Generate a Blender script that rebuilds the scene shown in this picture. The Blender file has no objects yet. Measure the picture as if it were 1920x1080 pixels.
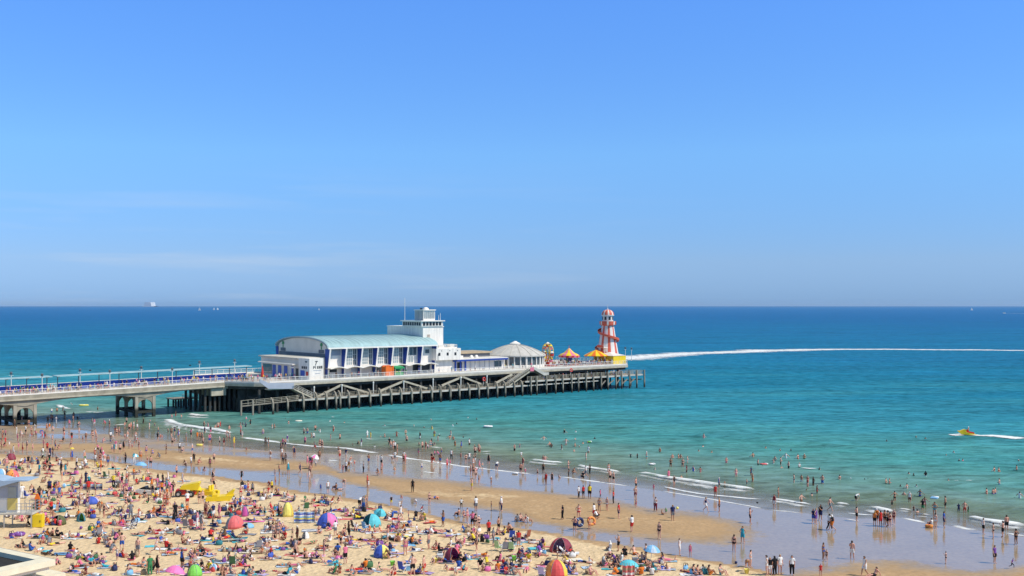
import bpy, bmesh, math, random
import numpy as np
from mathutils import Vector, Matrix

# ------------------------------------------------------------------ camera, sky, sun
F = 2000.0; CAMZ = 24.0; HOR = 573.0          # focal length in pixels of a 1920 wide frame, eye height, horizon row
sc = bpy.context.scene
cam = bpy.data.cameras.new('camera'); camo = bpy.data.objects.new('camera', cam)
sc.collection.objects.link(camo); sc.camera = camo
cam.sensor_width = 36; cam.lens = F/1920*36; cam.shift_y = 33/1920
cam.clip_start = 1; cam.clip_end = 90000
camo.location = (0, 0, CAMZ); camo.rotation_euler = (math.radians(90), 0, 0)

SUN_EL, SUN_AZ = math.radians(50), math.radians(108)      # azimuth clockwise from +Y
sunv = Vector((math.sin(SUN_AZ)*math.cos(SUN_EL), math.cos(SUN_AZ)*math.cos(SUN_EL), math.sin(SUN_EL)))
sl = bpy.data.lights.new('sun', 'SUN'); sl.energy = 4.3; sl.angle = math.radians(.5); sl.color = (1, .925, .81)
so = bpy.data.objects.new('sun', sl); sc.collection.objects.link(so)
so.rotation_euler = (-sunv).to_track_quat('-Z', 'Y').to_euler()
so.location = (120, -60, 200)

w = bpy.data.worlds.new('World'); sc.world = w; w.use_nodes = True
nt = w.node_tree; nt.nodes.clear()
def N(t, **k):
    n = nt.nodes.new(t)
    for a, b in k.items(): setattr(n, a, b)
    return n
sky = N('ShaderNodeTexSky', sky_type='NISHITA', sun_disc=False, sun_elevation=SUN_EL, sun_rotation=SUN_AZ)
sky.altitude = 5000; sky.air_density = 1.0; sky.dust_density = 0.0; sky.ozone_density = 10.0
# the sky model is tinted with height: pale haze low down, clear blue higher up
tcs = N('ShaderNodeTexCoord'); sxs = N('ShaderNodeSeparateXYZ'); nt.links.new(tcs.outputs['Generated'], sxs.inputs[0])
tint = N('ShaderNodeValToRGB'); el = tint.color_ramp.elements
el[0].position = 0.0; el[0].color = (.10, .125, .172, 1)
el[1].position = 1.0; el[1].color = (1.0, .70, .35, 1)
for p_, c_ in ((.041, (.255, .222, .207)), (.14, (.41, .43, .365)), (.275, (.42, .515, .545)), (.5, (.88, .66, .41))):
    k_ = el.new(p_); k_.color = (*c_, 1)
nt.links.new(sxs.outputs[2], tint.inputs[0])
mul3 = N('ShaderNodeVectorMath', operation='SCALE'); mul3.inputs['Scale'].default_value = 5.0; nt.links.new(tint.outputs[0], mul3.inputs[0])
hs = N('ShaderNodeVectorMath', operation='MULTIPLY'); nt.links.new(sky.outputs[0], hs.inputs[0]); nt.links.new(mul3.outputs[0], hs.inputs[1])
# thin cirrus streaks low on the sky
tc = N('ShaderNodeTexCoord'); mp = N('ShaderNodeMapping'); mp.inputs['Scale'].default_value = (2.2, 2.2, 34)
nz = N('ShaderNodeTexNoise'); nz.inputs['Scale'].default_value = 1.6; nz.inputs['Detail'].default_value = 6; nz.inputs['Roughness'].default_value = .55
cr = N('ShaderNodeValToRGB'); cr.color_ramp.elements[0].position = .52; cr.color_ramp.elements[1].position = .8
nt.links.new(tc.outputs['Generated'], mp.inputs[0]); nt.links.new(mp.outputs[0], nz.inputs[0]); nt.links.new(nz.outputs[0], cr.inputs[0])
sx = N('ShaderNodeSeparateXYZ'); nt.links.new(tc.outputs['Generated'], sx.inputs[0])
mr = N('ShaderNodeMapRange'); mr.inputs[1].default_value = .14; mr.inputs[2].default_value = .05; nt.links.new(sx.outputs[2], mr.inputs[0])
mx_ = N('ShaderNodeMapRange'); mx_.inputs[1].default_value = .25; mx_.inputs[2].default_value = -.25; nt.links.new(sx.outputs[0], mx_.inputs[0])
m1 = N('ShaderNodeMath', operation='MULTIPLY'); nt.links.new(mr.outputs[0], m1.inputs[0]); nt.links.new(mx_.outputs[0], m1.inputs[1])
m2 = N('ShaderNodeMath', operation='MULTIPLY'); nt.links.new(m1.outputs[0], m2.inputs[0]); nt.links.new(cr.outputs[0], m2.inputs[1])
m3 = N('ShaderNodeMath', operation='MULTIPLY'); m3.inputs[1].default_value = .4; nt.links.new(m2.outputs[0], m3.inputs[0])
mxc = N('ShaderNodeMix', data_type='RGBA'); nt.links.new(m3.outputs[0], mxc.inputs['Factor']); nt.links.new(hs.outputs[0], mxc.inputs['A'])
mxc.inputs['B'].default_value = (6.5, 7.0, 7.6, 1)
bg = N('ShaderNodeBackground'); bg.inputs[1].default_value = .10
nt.links.new(mxc.outputs['Result'], bg.inputs[0])
wo = N('ShaderNodeOutputWorld'); nt.links.new(bg.outputs[0], wo.inputs[0])

sc.view_settings.view_transform = 'Standard'; sc.view_settings.look = 'None'
sc.view_settings.exposure = 0.1; sc.view_settings.gamma = 1
sc.cycles.max_bounces = 6; sc.cycles.transparent_max_bounces = 12; sc.cycles.volume_bounces = 0
sc.cycles.caustics_reflective = False; sc.cycles.caustics_refractive = False

random.seed(11); rng = np.random.default_rng(11)
COL = sc.collection

# ------------------------------------------------------------------ pixel <-> world
def ground(px, py, z=0.0):
    Y = F*(CAMZ-z)/(py-HOR)
    return ((px-960)/F*Y, Y)
def gz(px, py):
    z = 0.0
    for _ in range(8):
        x, y = ground(px, py, z); z = float(sand_h(x, y))
    return x, y, z
P0 = np.array((-96.8, 201.8)); _d = np.array((131.6, 111.8)); U = _d/np.linalg.norm(_d); V = np.array((-U[1], U[0]))
ANG = math.atan2(U[1], U[0]); ZD = 6.75
def S(px, t):
    k = (px-960)/F
    return (k*(P0[1]+V[1]*t) - P0[0] - V[0]*t)/(U[0]-k*U[1])
def PC(s, t): return P0 + U*s + V*t
def Zp(px, py, t):
    Y = PC(S(px, t), t)[1]
    return CAMZ-(py-HOR)*Y/F

# ------------------------------------------------------------------ materials
MATS = {}
def mat(name, col, rough=.6, var=.12, scale=2.0, spec=.4, bump=0.0, metal=0.0, stretch=None):
    if name in MATS: return MATS[name]
    m = bpy.data.materials.new(name); m.use_nodes = True; n = m.node_tree; b = n.nodes['Principled BSDF']
    b.inputs['Roughness'].default_value = rough; b.inputs['Specular IOR Level'].default_value = spec; b.inputs['Metallic'].default_value = metal
    m.diffuse_color = (*col, 1)
    tc = n.nodes.new('ShaderNodeTexCoord'); ge = n.nodes.new('ShaderNodeNewGeometry')
    mp = n.nodes.new('ShaderNodeMapping')
    if stretch: mp.inputs['Scale'].default_value = stretch
    n.links.new(tc.outputs['Object'], mp.inputs[0])
    nz = n.nodes.new('ShaderNodeTexNoise'); nz.inputs['Scale'].default_value = scale; nz.inputs['Detail'].default_value = 4
    n.links.new(mp.outputs[0], nz.inputs[0])
    rp = n.nodes.new('ShaderNodeValToRGB')
    rp.color_ramp.elements[0].position = .3; rp.color_ramp.elements[1].position = .7
    rp.color_ramp.elements[0].color = (*[c*(1-var) for c in col], 1); rp.color_ramp.elements[1].color = (*[min(1, c*(1+var)) for c in col], 1)
    n.links.new(nz.outputs[0], rp.inputs[0]); n.links.new(rp.outputs[0], b.inputs['Base Color'])
    if bump:
        bp = n.nodes.new('ShaderNodeBump'); bp.inputs['Strength'].default_value = bump; bp.inputs['Distance'].default_value = .05
        n.links.new(nz.outputs[0], bp.inputs['Height']); n.links.new(bp.outputs[0], b.inputs['Normal'])
    MATS[name] = m
    return m
M = dict(
 white=mat('white_paint', (.82, .78, .71), .55, .05, .8), white2=mat('white_render', (.80, .75, .68), .7, .13, .9, stretch=(1.6, 1.6, .22)),
 cream=mat('cream_concrete', (.66, .62, .52), .8, .10, .8), conc=mat('weathered_concrete', (.44, .40, .31), .85, .22, .9),
 concl=mat('pale_concrete', (.50, .47, .41), .85, .18, .7), dconc=mat('dark_shade_concrete', (.045, .045, .042), .8, .4, 1.2),  # dconc: under-deck shade put into a near-black concrete
 deck=mat('deck_paving', (.50, .47, .42), .8, .12, .6), wood=mat('weathered_timber', (.255, .225, .18), .85, .25, 1.5, stretch=(1, 1, .2)),
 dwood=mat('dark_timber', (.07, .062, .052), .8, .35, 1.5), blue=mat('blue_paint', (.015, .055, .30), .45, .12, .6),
 blue2=mat('royal_blue_panel', (.03, .09, .45), .4, .12, .6), bluegrey=mat('grey_blue_panel', (.36, .39, .46), .6, .1, .6),
 teal=mat('pale_teal_roof', (.34, .50, .51), .45, .16, .55, stretch=(1.6, .25, 1)), grey=mat('shade_toned_render', (.78, .70, .60), .75, .07, .4),  # grey: white render toned for the shaded gable side
 dgrey=mat('dark_grey_band', (.14, .15, .17), .6, .1, 1), dark=mat('dark_opening', (.02, .022, .026), .4, .3, 1),
 glass=mat('window_glass', (.10, .13, .15), .08, .25, .9, spec=.8), glassl=mat('bright_window_glass', (.30, .35, .36), .12, .2, .7, spec=.8),
 red=mat('red_paint', (.60, .045, .03), .45, .1, 1), rw=mat('cream_white_paint', (.74, .70, .64), .5, .06, 1),
 orange=mat('orange_vinyl', (.80, .17, .02), .45, .08, 1), yellow=mat('yellow_vinyl', (.80, .58, .02), .45, .06, 1),
 green=mat('green_vinyl', (.03, .30, .10), .5, .15, 2), pink=mat('pink_vinyl', (.72, .20, .28), .5, .1, 1),
 tan=mat('tan_roofing', (.42, .33, .22), .8, .15, 1), domeg=mat('lead_grey_dome', (.50, .48, .44), .6, .12, .8, stretch=(1, 1, .4)),
 metal=mat('galvanised_metal', (.45, .46, .47), .4, .1, 2, metal=.5), black=mat('black_plastic', (.015, .015, .017), .5, .2, 2),
 fred=mat('faded_orange_red', (.64, .12, .065), .5, .12, 1.2),
 lred=mat('lifebuoy_red', (.65, .06, .05), .5, .1, 2), purple=mat('purple_vinyl', (.16, .06, .42), .45, .1, 1),
 tarmac=mat('roofing_felt', (.022, .021, .02), .95, .3, 3, bump=.3), creamw=mat('cream_parapet', (.74, .67, .50), .75, .10, 1.4),
)
def tide(name, base, top=1.9):
    m = mat(name, base, .85, .22, 1.1, stretch=(1, 1, .35)); n = m.node_tree; b = n.nodes['Principled BSDF']; L = n.links.new
    src = b.inputs['Base Color'].links[0].from_socket
    ge = n.nodes.new('ShaderNodeNewGeometry'); sx = n.nodes.new('ShaderNodeSeparateXYZ'); L(ge.outputs['Position'], sx.inputs[0])
    nz = n.nodes.new('ShaderNodeTexNoise'); nz.inputs['Scale'].default_value = .9; L(ge.outputs['Position'], nz.inputs[0])
    ad = n.nodes.new('ShaderNodeMath'); ad.operation = 'ADD'; L(sx.outputs[2], ad.inputs[0]); L(nz.outputs[0], ad.inputs[1])
    mr = n.nodes.new('ShaderNodeMapRange'); mr.inputs[1].default_value = top; mr.inputs[2].default_value = top+.9; L(ad.outputs[0], mr.inputs[0])
    mx = n.nodes.new('ShaderNodeMix'); mx.data_type = 'RGBA'; L(mr.outputs[0], mx.inputs['Factor']); mx.inputs['A'].default_value = (.030, .032, .024, 1); L(src, mx.inputs['B'])
    L(mx.outputs['Result'], b.inputs['Base Color']); return m
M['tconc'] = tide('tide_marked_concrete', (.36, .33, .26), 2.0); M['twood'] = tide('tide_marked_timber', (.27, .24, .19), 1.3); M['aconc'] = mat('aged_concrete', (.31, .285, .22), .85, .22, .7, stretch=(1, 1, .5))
# ------------------------------------------------------------------ mesh builder
class MB:
    def __init__(s): s.v = []; s.f = []; s.m = []
    def add(s, vs, fs, mi=0):
        b = len(s.v); s.v += [tuple(p) for p in vs]
        for f in fs: s.f.append(tuple(i+b for i in f)); s.m.append(mi)
        return s
    def box(s, x0, x1, y0, y1, z0, z1, mi=0):
        return s.add([(x0,y0,z0),(x1,y0,z0),(x1,y1,z0),(x0,y1,z0),(x0,y0,z1),(x1,y0,z1),(x1,y1,z1),(x0,y1,z1)],
              [(0,3,2,1),(4,5,6,7),(0,1,5,4),(1,2,6,5),(2,3,7,6),(3,0,4,7)], mi)
    def tube(s, p, q, r0, r1=None, n=8, mi=0, cap=True):
        r1 = r0 if r1 is None else r1
        p = Vector(p); q = Vector(q); d = (q-p).normalized(); a = d.orthogonal().normalized(); b = d.cross(a)
        vs = [p+(a*math.cos(6.2832*i/n)+b*math.sin(6.2832*i/n))*r0 for i in range(n)]+[q+(a*math.cos(6.2832*i/n)+b*math.sin(6.2832*i/n))*r1 for i in range(n)]
        fs = [(i, (i+1)%n, n+(i+1)%n, n+i) for i in range(n)]
        if cap: fs += [tuple(range(n))[::-1], tuple(range(n, 2*n))]
        return s.add(vs, fs, mi)
    def bar(s, p, q, w, h, mi=0):                 # rectangular beam from p to q
        p = Vector(p); q = Vector(q); d = (q-p).normalized(); up = Vector((0,0,1)) if abs(d.z) < .95 else Vector((1,0,0))
        a = d.cross(up).normalized()*w/2; b = a.cross(d).normalized()*h/2
        vs = [p-a-b, p+a-b, p+a+b, p-a+b, q-a-b, q+a-b, q+a+b, q-a+b]
        return s.add(vs, [(0,1,2,3),(7,6,5,4),(0,4,5,1),(1,5,6,2),(2,6,7,3),(3,7,4,0)], mi)
    def lathe(s, prof, n=24, c=(0,0), mi=0, mf=None, a0=0, a1=2*math.pi):
        full = abs(a1-a0-2*math.pi) < 1e-6; k = n if full else n+1
        vs = [(c[0]+r*math.cos(a0+(a1-a0)*i/n), c[1]+r*math.sin(a0+(a1-a0)*i/n), z) for r, z in prof for i in range(k)]
        for j in range(len(prof)-1):
            for i in range(n):
                i2 = (i+1) % k
                s.f.append(tuple(len(s.v)+x for x in (j*k+i, j*k+i2, (j+1)*k+i2, (j+1)*k+i))); s.m.append(mf(i, j) if mf else mi)
        s.v += vs
        return s
    def prism(s, poly, x0, x1, axis='x', mi=0, capmi=None):   # 2D polygon extruded along an axis
        n = len(poly)
        if axis == 'x': vs = [(x0,a,b) for a,b in poly]+[(x1,a,b) for a,b in poly]
        elif axis == 'y': vs = [(a,x0,b) for a,b in poly]+[(a,x1,b) for a,b in poly]
        else: vs = [(a,b,x0) for a,b in poly]+[(a,b,x1) for a,b in poly]
        s.add(vs, [(i,(i+1)%n,n+(i+1)%n,n+i) for i in range(n)], mi)
        b = len(s.v)-2*n; cm = mi if capmi is None else capmi
        s.f += [tuple(b+i for i in range(n))[::-1], tuple(b+n+i for i in range(n))]; s.m += [cm, cm]
        return s
    def path(s, pts, r, n=6, mi=0):
        for a, b in zip(pts, pts[1:]): s.tube(a, b, r, r, n, mi)
        return s
    def mesh(s, name, mats, smooth=False, o=(0,0,0)):
        me = bpy.data.meshes.new(name)
        me.from_pydata([(x-o[0], y-o[1], z-o[2]) for x,y,z in s.v], [], s.f)
        for m in (mats if isinstance(mats, (list, tuple)) else [mats]): me.materials.append(m)
        me.polygons.foreach_set('material_index', s.m)
        if smooth: me.polygons.foreach_set('use_smooth', [True]*len(s.f))
        bm = bmesh.new(); bm.from_mesh(me); bmesh.ops.recalc_face_normals(bm, faces=bm.faces); bm.to_mesh(me); bm.free()
        me.update()
        return me
ORG = {}
def tag(o, label=None, cat=None, group=None, kind=None):
    if label: o['label'] = label
    if cat: o['category'] = cat
    if group: o['group'] = group
    if kind: o['kind'] = kind
    return o
def obj(name, me, parent=None):
    o = bpy.data.objects.new(name, me); COL.objects.link(o)
    if parent: o.parent = parent
    return o
def pthing(name, label, cat, s, t, z, group=None):            # a thing on the pier; its parts are given in pier coordinates
    e = bpy.data.objects.new(name, None); COL.objects.link(e); x, y = PC(s, t)
    e.location = (x, y, z); e.rotation_euler = (0, 0, ANG); ORG[e.name] = (s, t, z)
    return tag(e, label, cat, group)
def part(name, mb, mats, parent, smooth=False):
    o = obj(name, mb.mesh(name, mats, smooth, ORG.get(parent.name, (0,0,0))), parent)
    ORG[o.name] = ORG.get(parent.name, (0,0,0))
    return o
def thing(name, label, cat, loc=(0,0,0), rz=0, group=None, scale=1):
    e = bpy.data.objects.new(name, None); COL.objects.link(e); e.location = loc; e.rotation_euler = (0,0,rz); e.scale = (scale,)*3
    return tag(e, label, cat, group)
def dup(root, loc=None, rz=None, label=None, group=None):
    c = root.copy(); COL.objects.link(c)
    if loc is not None: c.location = loc
    if rz is not None: c.rotation_euler = (0,0,rz)
    if label: c['label'] = label
    if group: c['group'] = group
    for ch in root.children:
        d = ch.copy(); COL.objects.link(d); d.parent = c
        for g in ch.children:
            e = g.copy(); COL.objects.link(e); e.parent = d
    return c

# ------------------------------------------------------------------ beach lines read off the photo (pixels), used in world space
WATERLINE = [(-500,775),(0,790),(100,800),(150,806),(200,814),(300,826),(400,836),(480,843),(560,848),(640,852),(720,853),(770,860),(820,867),(864,874),(907,879),(960,885),(1060,895),(1100,901),(1147,907),(1184,912),(1234,919),(1262,924),(1312,932),(1356,940),(1412,950),(1440,956),(1511,962),(1600,972),(1689,970),(1742,981),(1780,985),(1840,995),(1892,1002),(1920,1006),(2100,1030),(2500,1085)]
TANTOP = [(-500,800),(100,828),(200,828),(240,834),(330,842),(440,852),(480,857),(575,861),(600,866),(640,886),(720,890),(760,893),(860,900),(960,912),(1060,925),(1160,938),(1200,948),(1300,958),(1370,968),(1430,985),(1480,1000),(1505,1012)]
TANBOT = [(-500,832),(60,850),(150,852),(250,866),(300,870),(340,874),(478,889),(560,893),(612,894),(650,910),(720,926),(757,935),(800,944),(845,950),(907,959),(957,965),(1001,984),(1047,994),(1104,1001),(1135,1006),(1200,1016),(1275,1021),(1325,1025),(1362,1030),(1437,1032),(1490,1022),(1505,1012)]
DRYTOP = [(-500,836),(60,856),(150,862),(220,870),(281,881),(352,889),(402,895),(440,903),(477,907),(530,917),(574,926),(611,931),(655,940),(717,949),(770,960),(826,973),(882,985),(932,985),(957,990),(997,995),(1047,1005),(1085,1014),(1135,1021),(1197,1031),(1250,1041),(1312,1052),(1387,1065),(1431,1074),(1520,1092),(1900,1160),(2500,1250)]
def PX(x, y): return 960+F*x/y
def ipoly(poly, px):
    a = np.array(poly, float); return np.interp(px, a[:,0], a[:,1])
WW = np.array([ground(a, b) for a, b in WATERLINE]); 
def seg_dist(x, y, W):
    x = np.asarray(x, float); y = np.asarray(y, float); best = np.full(x.shape, 1e9)
    for (x0,y0),(x1,y1) in zip(W[:-1], W[1:]):
        dx, dy = x1-x0, y1-y0; t = np.clip(((x-x0)*dx+(y-y0)*dy)/(dx*dx+dy*dy), 0, 1)
        best = np.minimum(best, np.hypot(x-x0-t*dx, y-y0-t*dy))
    return best
def shore_d(x, y):              # >0 out to sea, <0 up the beach
    x = np.asarray(x, float); y = np.asarray(y, float); yy = np.maximum(y, 5.0)
    px = PX(x, yy); py = HOR+F*CAMZ/yy
    return np.where(py < ipoly(WATERLINE, px), 1, -1)*seg_dist(x, y, WW)
def sand_h(x, y):
    d = shore_d(x, y)
    return np.where(d > 0, np.maximum(-.035*d, -4), np.where(d > -25, -.005*d, .125+.011*(-d-25)))

# ------------------------------------------------------------------ sand
xs = np.arange(-150, 130, .6); ys = np.arange(62, 300, .6)
gx, gy = np.meshgrid(xs, ys); gxf = gx.ravel(); gyf = gy.ravel(); h = sand_h(gxf, gyf)
jx = gxf+rng.normal(0,.25,gxf.shape); jy = gyf+rng.normal(0,.25,gxf.shape)
ph = 960+F*jx/jy; pv = HOR+F*CAMZ/jy      # shoreline polygons are compared at z=0
big = np.sin(gxf*.11+1.7*np.sin(gyf*.07))*np.cos(gyf*.13+np.sin(gxf*.05))
pv2 = pv+big*2.2
wl, tt, tb, dt = (ipoly(p, ph) for p in (WATERLINE, TANTOP, TANBOT, DRYTOP))
def sst(e, x): return np.clip(x/e*.5+.5, 0, 1)
wet = np.ones_like(pv2)
big2 = np.sin(gxf*.31+2*np.sin(gyf*.19))*np.cos(gyf*.37)
pv2 = pv2+big2*1.2
soft = 7+np.clip(ph-300, 0, 1300)*.010
tan = (ph < 1505) & (pv2 > tt) & (pv2 < tb)
wet = np.where(tan, 1-.75*np.minimum(sst(soft, pv2-tt-soft*.4), sst(soft, tb-pv2-soft*.4))*np.clip((1505-ph)/190, 0, 1), wet)
wet = np.where((pv2 < tt) & (pv2 > wl-2), np.minimum(wet, .72+.28*np.clip((ph-500)/300, 0, 1)+.14*big2), wet)
lowtan = (ph > 1480) & (pv2 > 1056+9*np.sin(ph*.018))
wet = np.where(lowtan & ~tan, 1-.72*sst(20, pv2-1066-9*np.sin(ph*.018)), wet)
wet = np.where(pv2 > dt-3, np.minimum(wet, .42-.42*np.clip((pv2-dt)/9, 0, 1)+.6*np.clip((dt-pv2)/3,0,1)), wet)
h = h + np.where(wet < .1, rng.normal(0, .03, h.shape), 0)
nx, ny = len(xs), len(ys)
idx = np.arange(nx*ny).reshape(ny, nx)
faces = np.stack([idx[:-1,:-1], idx[:-1,1:], idx[1:,1:], idx[1:,:-1]], -1).reshape(-1, 4)
me = bpy.data.meshes.new('beach_sand')
me.vertices.add(nx*ny); me.vertices.foreach_set('co', np.stack([gxf, gyf, h], -1).ravel())
me.loops.add(faces.size); me.polygons.add(len(faces))
me.polygons.foreach_set('loop_start', np.arange(0, faces.size, 4)); me.loops.foreach_set('vertex_index', faces.ravel())
me.polygons.foreach_set('use_smooth', np.ones(len(faces), bool))
at = me.attributes.new('wetness', 'FLOAT', 'POINT'); at.data.foreach_set('value', wet)
me.update(); me.validate()
def sand_material():
    m = bpy.data.materials.new('beach_sand'); m.use_nodes = True; n = m.node_tree; L = n.links.new; b = n.nodes['Principled BSDF']
    A = n.nodes.new('ShaderNodeAttribute'); A.attribute_name = 'wetness'
    tc = n.nodes.new('ShaderNodeTexCoord')
    def noise(s, d=4, sc_=None):
        z = n.nodes.new('ShaderNodeTexNoise'); z.inputs['Scale'].default_value = s; z.inputs['Detail'].default_value = d
        if sc_:
            mp = n.nodes.new('ShaderNodeMapping'); mp.inputs['Scale'].default_value = sc_; L(tc.outputs['Object'], mp.inputs[0]); L(mp.outputs[0], z.inputs[0])
        else: L(tc.outputs['Object'], z.inputs[0])
        return z
    def math_(op, a, b_, clamp=False):
        k = n.nodes.new('ShaderNodeMath'); k.operation = op; k.use_clamp = clamp
        for i, q in enumerate((a, b_)):
            if hasattr(q, 'links'): L(q, k.inputs[i])
            else: k.inputs[i].default_value = q
        return k.outputs[0]
    edge = noise(.9, 5); wisp = noise(.11, 5, (.35, 1.6, 1))
    mot = math_('ADD', math_('MULTIPLY', math_('SUBTRACT', edge.outputs[0], .5), .30), math_('MULTIPLY', math_('SUBTRACT', wisp.outputs[0], .5), .45))
    wv = math_('ADD', A.outputs['Fac'], mot, True)
    rp = n.nodes.new('ShaderNodeValToRGB'); e = rp.color_ramp.elements
    e[0].position = 0; e[0].color = (.69, .52, .315, 1); e[1].position = 1; e[1].color = (.35, .268, .182, 1)
    for p, c in ((.12, (.66, .49, .285, 1)), (.24, (.45, .295, .155, 1)), (.40, (.42, .275, .145, 1)), (.62, (.36, .265, .175, 1))):
        k = e.new(p); k.color = c
    L(wv, rp.inputs[0])
    fine = noise(2.2, 6); patch = noise(.25, 3)
    sp = n.nodes.new('ShaderNodeMix'); sp.data_type = 'RGBA'; sp.blend_type = 'MULTIPLY'; sp.inputs['Factor'].default_value = 1
    rv = n.nodes.new('ShaderNodeMapRange'); rv.inputs[1].default_value = .25; rv.inputs[2].default_value = .75; rv.inputs[3].default_value = .74; rv.inputs[4].default_value = 1.17
    L(math_('ADD', math_('MULTIPLY', fine.outputs[0], .65), math_('MULTIPLY', patch.outputs[0], .35)), rv.inputs[0])
    cmb = n.nodes.new('ShaderNodeCombineColor'); [L(rv.outputs[0], cmb.inputs[i]) for i in range(3)]
    L(rp.outputs[0], sp.inputs['A']); L(cmb.outputs[0], sp.inputs['B'])
    L(sp.outputs['Result'], b.inputs['Base Color'])
    rr = n.nodes.new('ShaderNodeMapRange'); rr.inputs[1].default_value = .45; rr.inputs[2].default_value = .8; rr.inputs[3].default_value = .9; rr.inputs[4].default_value = .09
    L(wv, rr.inputs[0]); L(rr.outputs[0], b.inputs['Roughness'])
    rs = n.nodes.new('ShaderNodeMapRange'); rs.inputs[1].default_value = .45; rs.inputs[2].default_value = .8; rs.inputs[3].default_value = .15; rs.inputs[4].default_value = .42
    L(wv, rs.inputs[0]); L(rs.outputs[0], b.inputs['Specular IOR Level'])
    b.inputs['IOR'].default_value = 1.5
    # footprints on the dry part, fine ripples on the wet part
    vor = n.nodes.new('ShaderNodeTexVoronoi'); vor.inputs['Scale'].default_value = 1.7; L(tc.outputs['Object'], vor.inputs[0])
    rip = noise(.8, 3, (1, 2.2, 1))
    hm = n.nodes.new('ShaderNodeMix'); hm.data_type = 'FLOAT'
    L(math_('MULTIPLY', wv, 2.2, True), hm.inputs['Factor'])
    L(math_('ADD', math_('MULTIPLY', vor.outputs['Distance'], .55), fine.outputs[0]), hm.inputs['A']); L(math_('MULTIPLY', rip.outputs[0], .10), hm.inputs['B'])
    bp = n.nodes.new('ShaderNodeBump'); bp.inputs['Distance'].default_value = .22; bp.inputs['Strength'].default_value = .75
    L(hm.outputs['Result'], bp.inputs['Height']); L(bp.outputs[0], b.inputs['Normal'])
    return m
me.materials.append(sand_material())
tag(obj('beach_sand', me), 'pale dry sand running down to the damp and wet sand by the sea', kind='structure')

# ------------------------------------------------------------------ sea
def wave_z(x, y, sd):
    al_ = x*.78-y*.62                                          # position along the shore
    z = np.where(sd < 60, .05*np.sin(sd*.9+x*.03)*np.clip(sd/15, 0, 1), 0)
    for d0, am, fq, ph0 in ((8, .30, .045, 0.3), (15, .34, .037, 2.1), (25, .30, .05, 4.0), (38, .26, .031, 1.2), (55, .24, .04, 5.1), (76, .22, .028, .7)):
        dd = sd-d0-2.5*np.sin(al_*.021+ph0*2); z = z+am*np.exp(-(dd/1.7)**2)*np.clip(.35+np.sin(al_*fq+ph0)+.5*np.sin(al_*fq*2.7+ph0*3), 0, 1.2)
    return np.where(sd > 0, z, 0)
ra = np.radians(np.linspace(-75, 75, 451)); rr_ = np.concatenate([np.geomspace(70, 700, 340), np.geomspace(740, 40000, 60)])
A_, R_ = np.meshgrid(ra, rr_); X = (R_*np.sin(A_)).ravel(); Y = (R_*np.cos(A_)).ravel()
sd = shore_d(X, Y); sd = np.where(Y < 66, 50, sd)
nx, ny = len(ra), len(rr_); idx = np.arange(nx*ny).reshape(ny, nx)
faces = np.stack([idx[:-1,:-1], idx[:-1,1:], idx[1:,1:], idx[1:,:-1]], -1).reshape(-1, 4)
faces = faces[(sd[faces].max(1) > -3) & (Y[faces].min(1) > 40)]
me = bpy.data.meshes.new('sea')
zz = wave_z(X, Y, sd)
me.from_pydata(np.stack([X, Y, zz], -1).tolist(), [], faces.tolist())
at = me.attributes.new('offshore', 'FLOAT', 'POINT'); at.data.foreach_set('value', sd)
me.polygons.foreach_set('use_smooth', np.ones(len(faces), bool))
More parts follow.
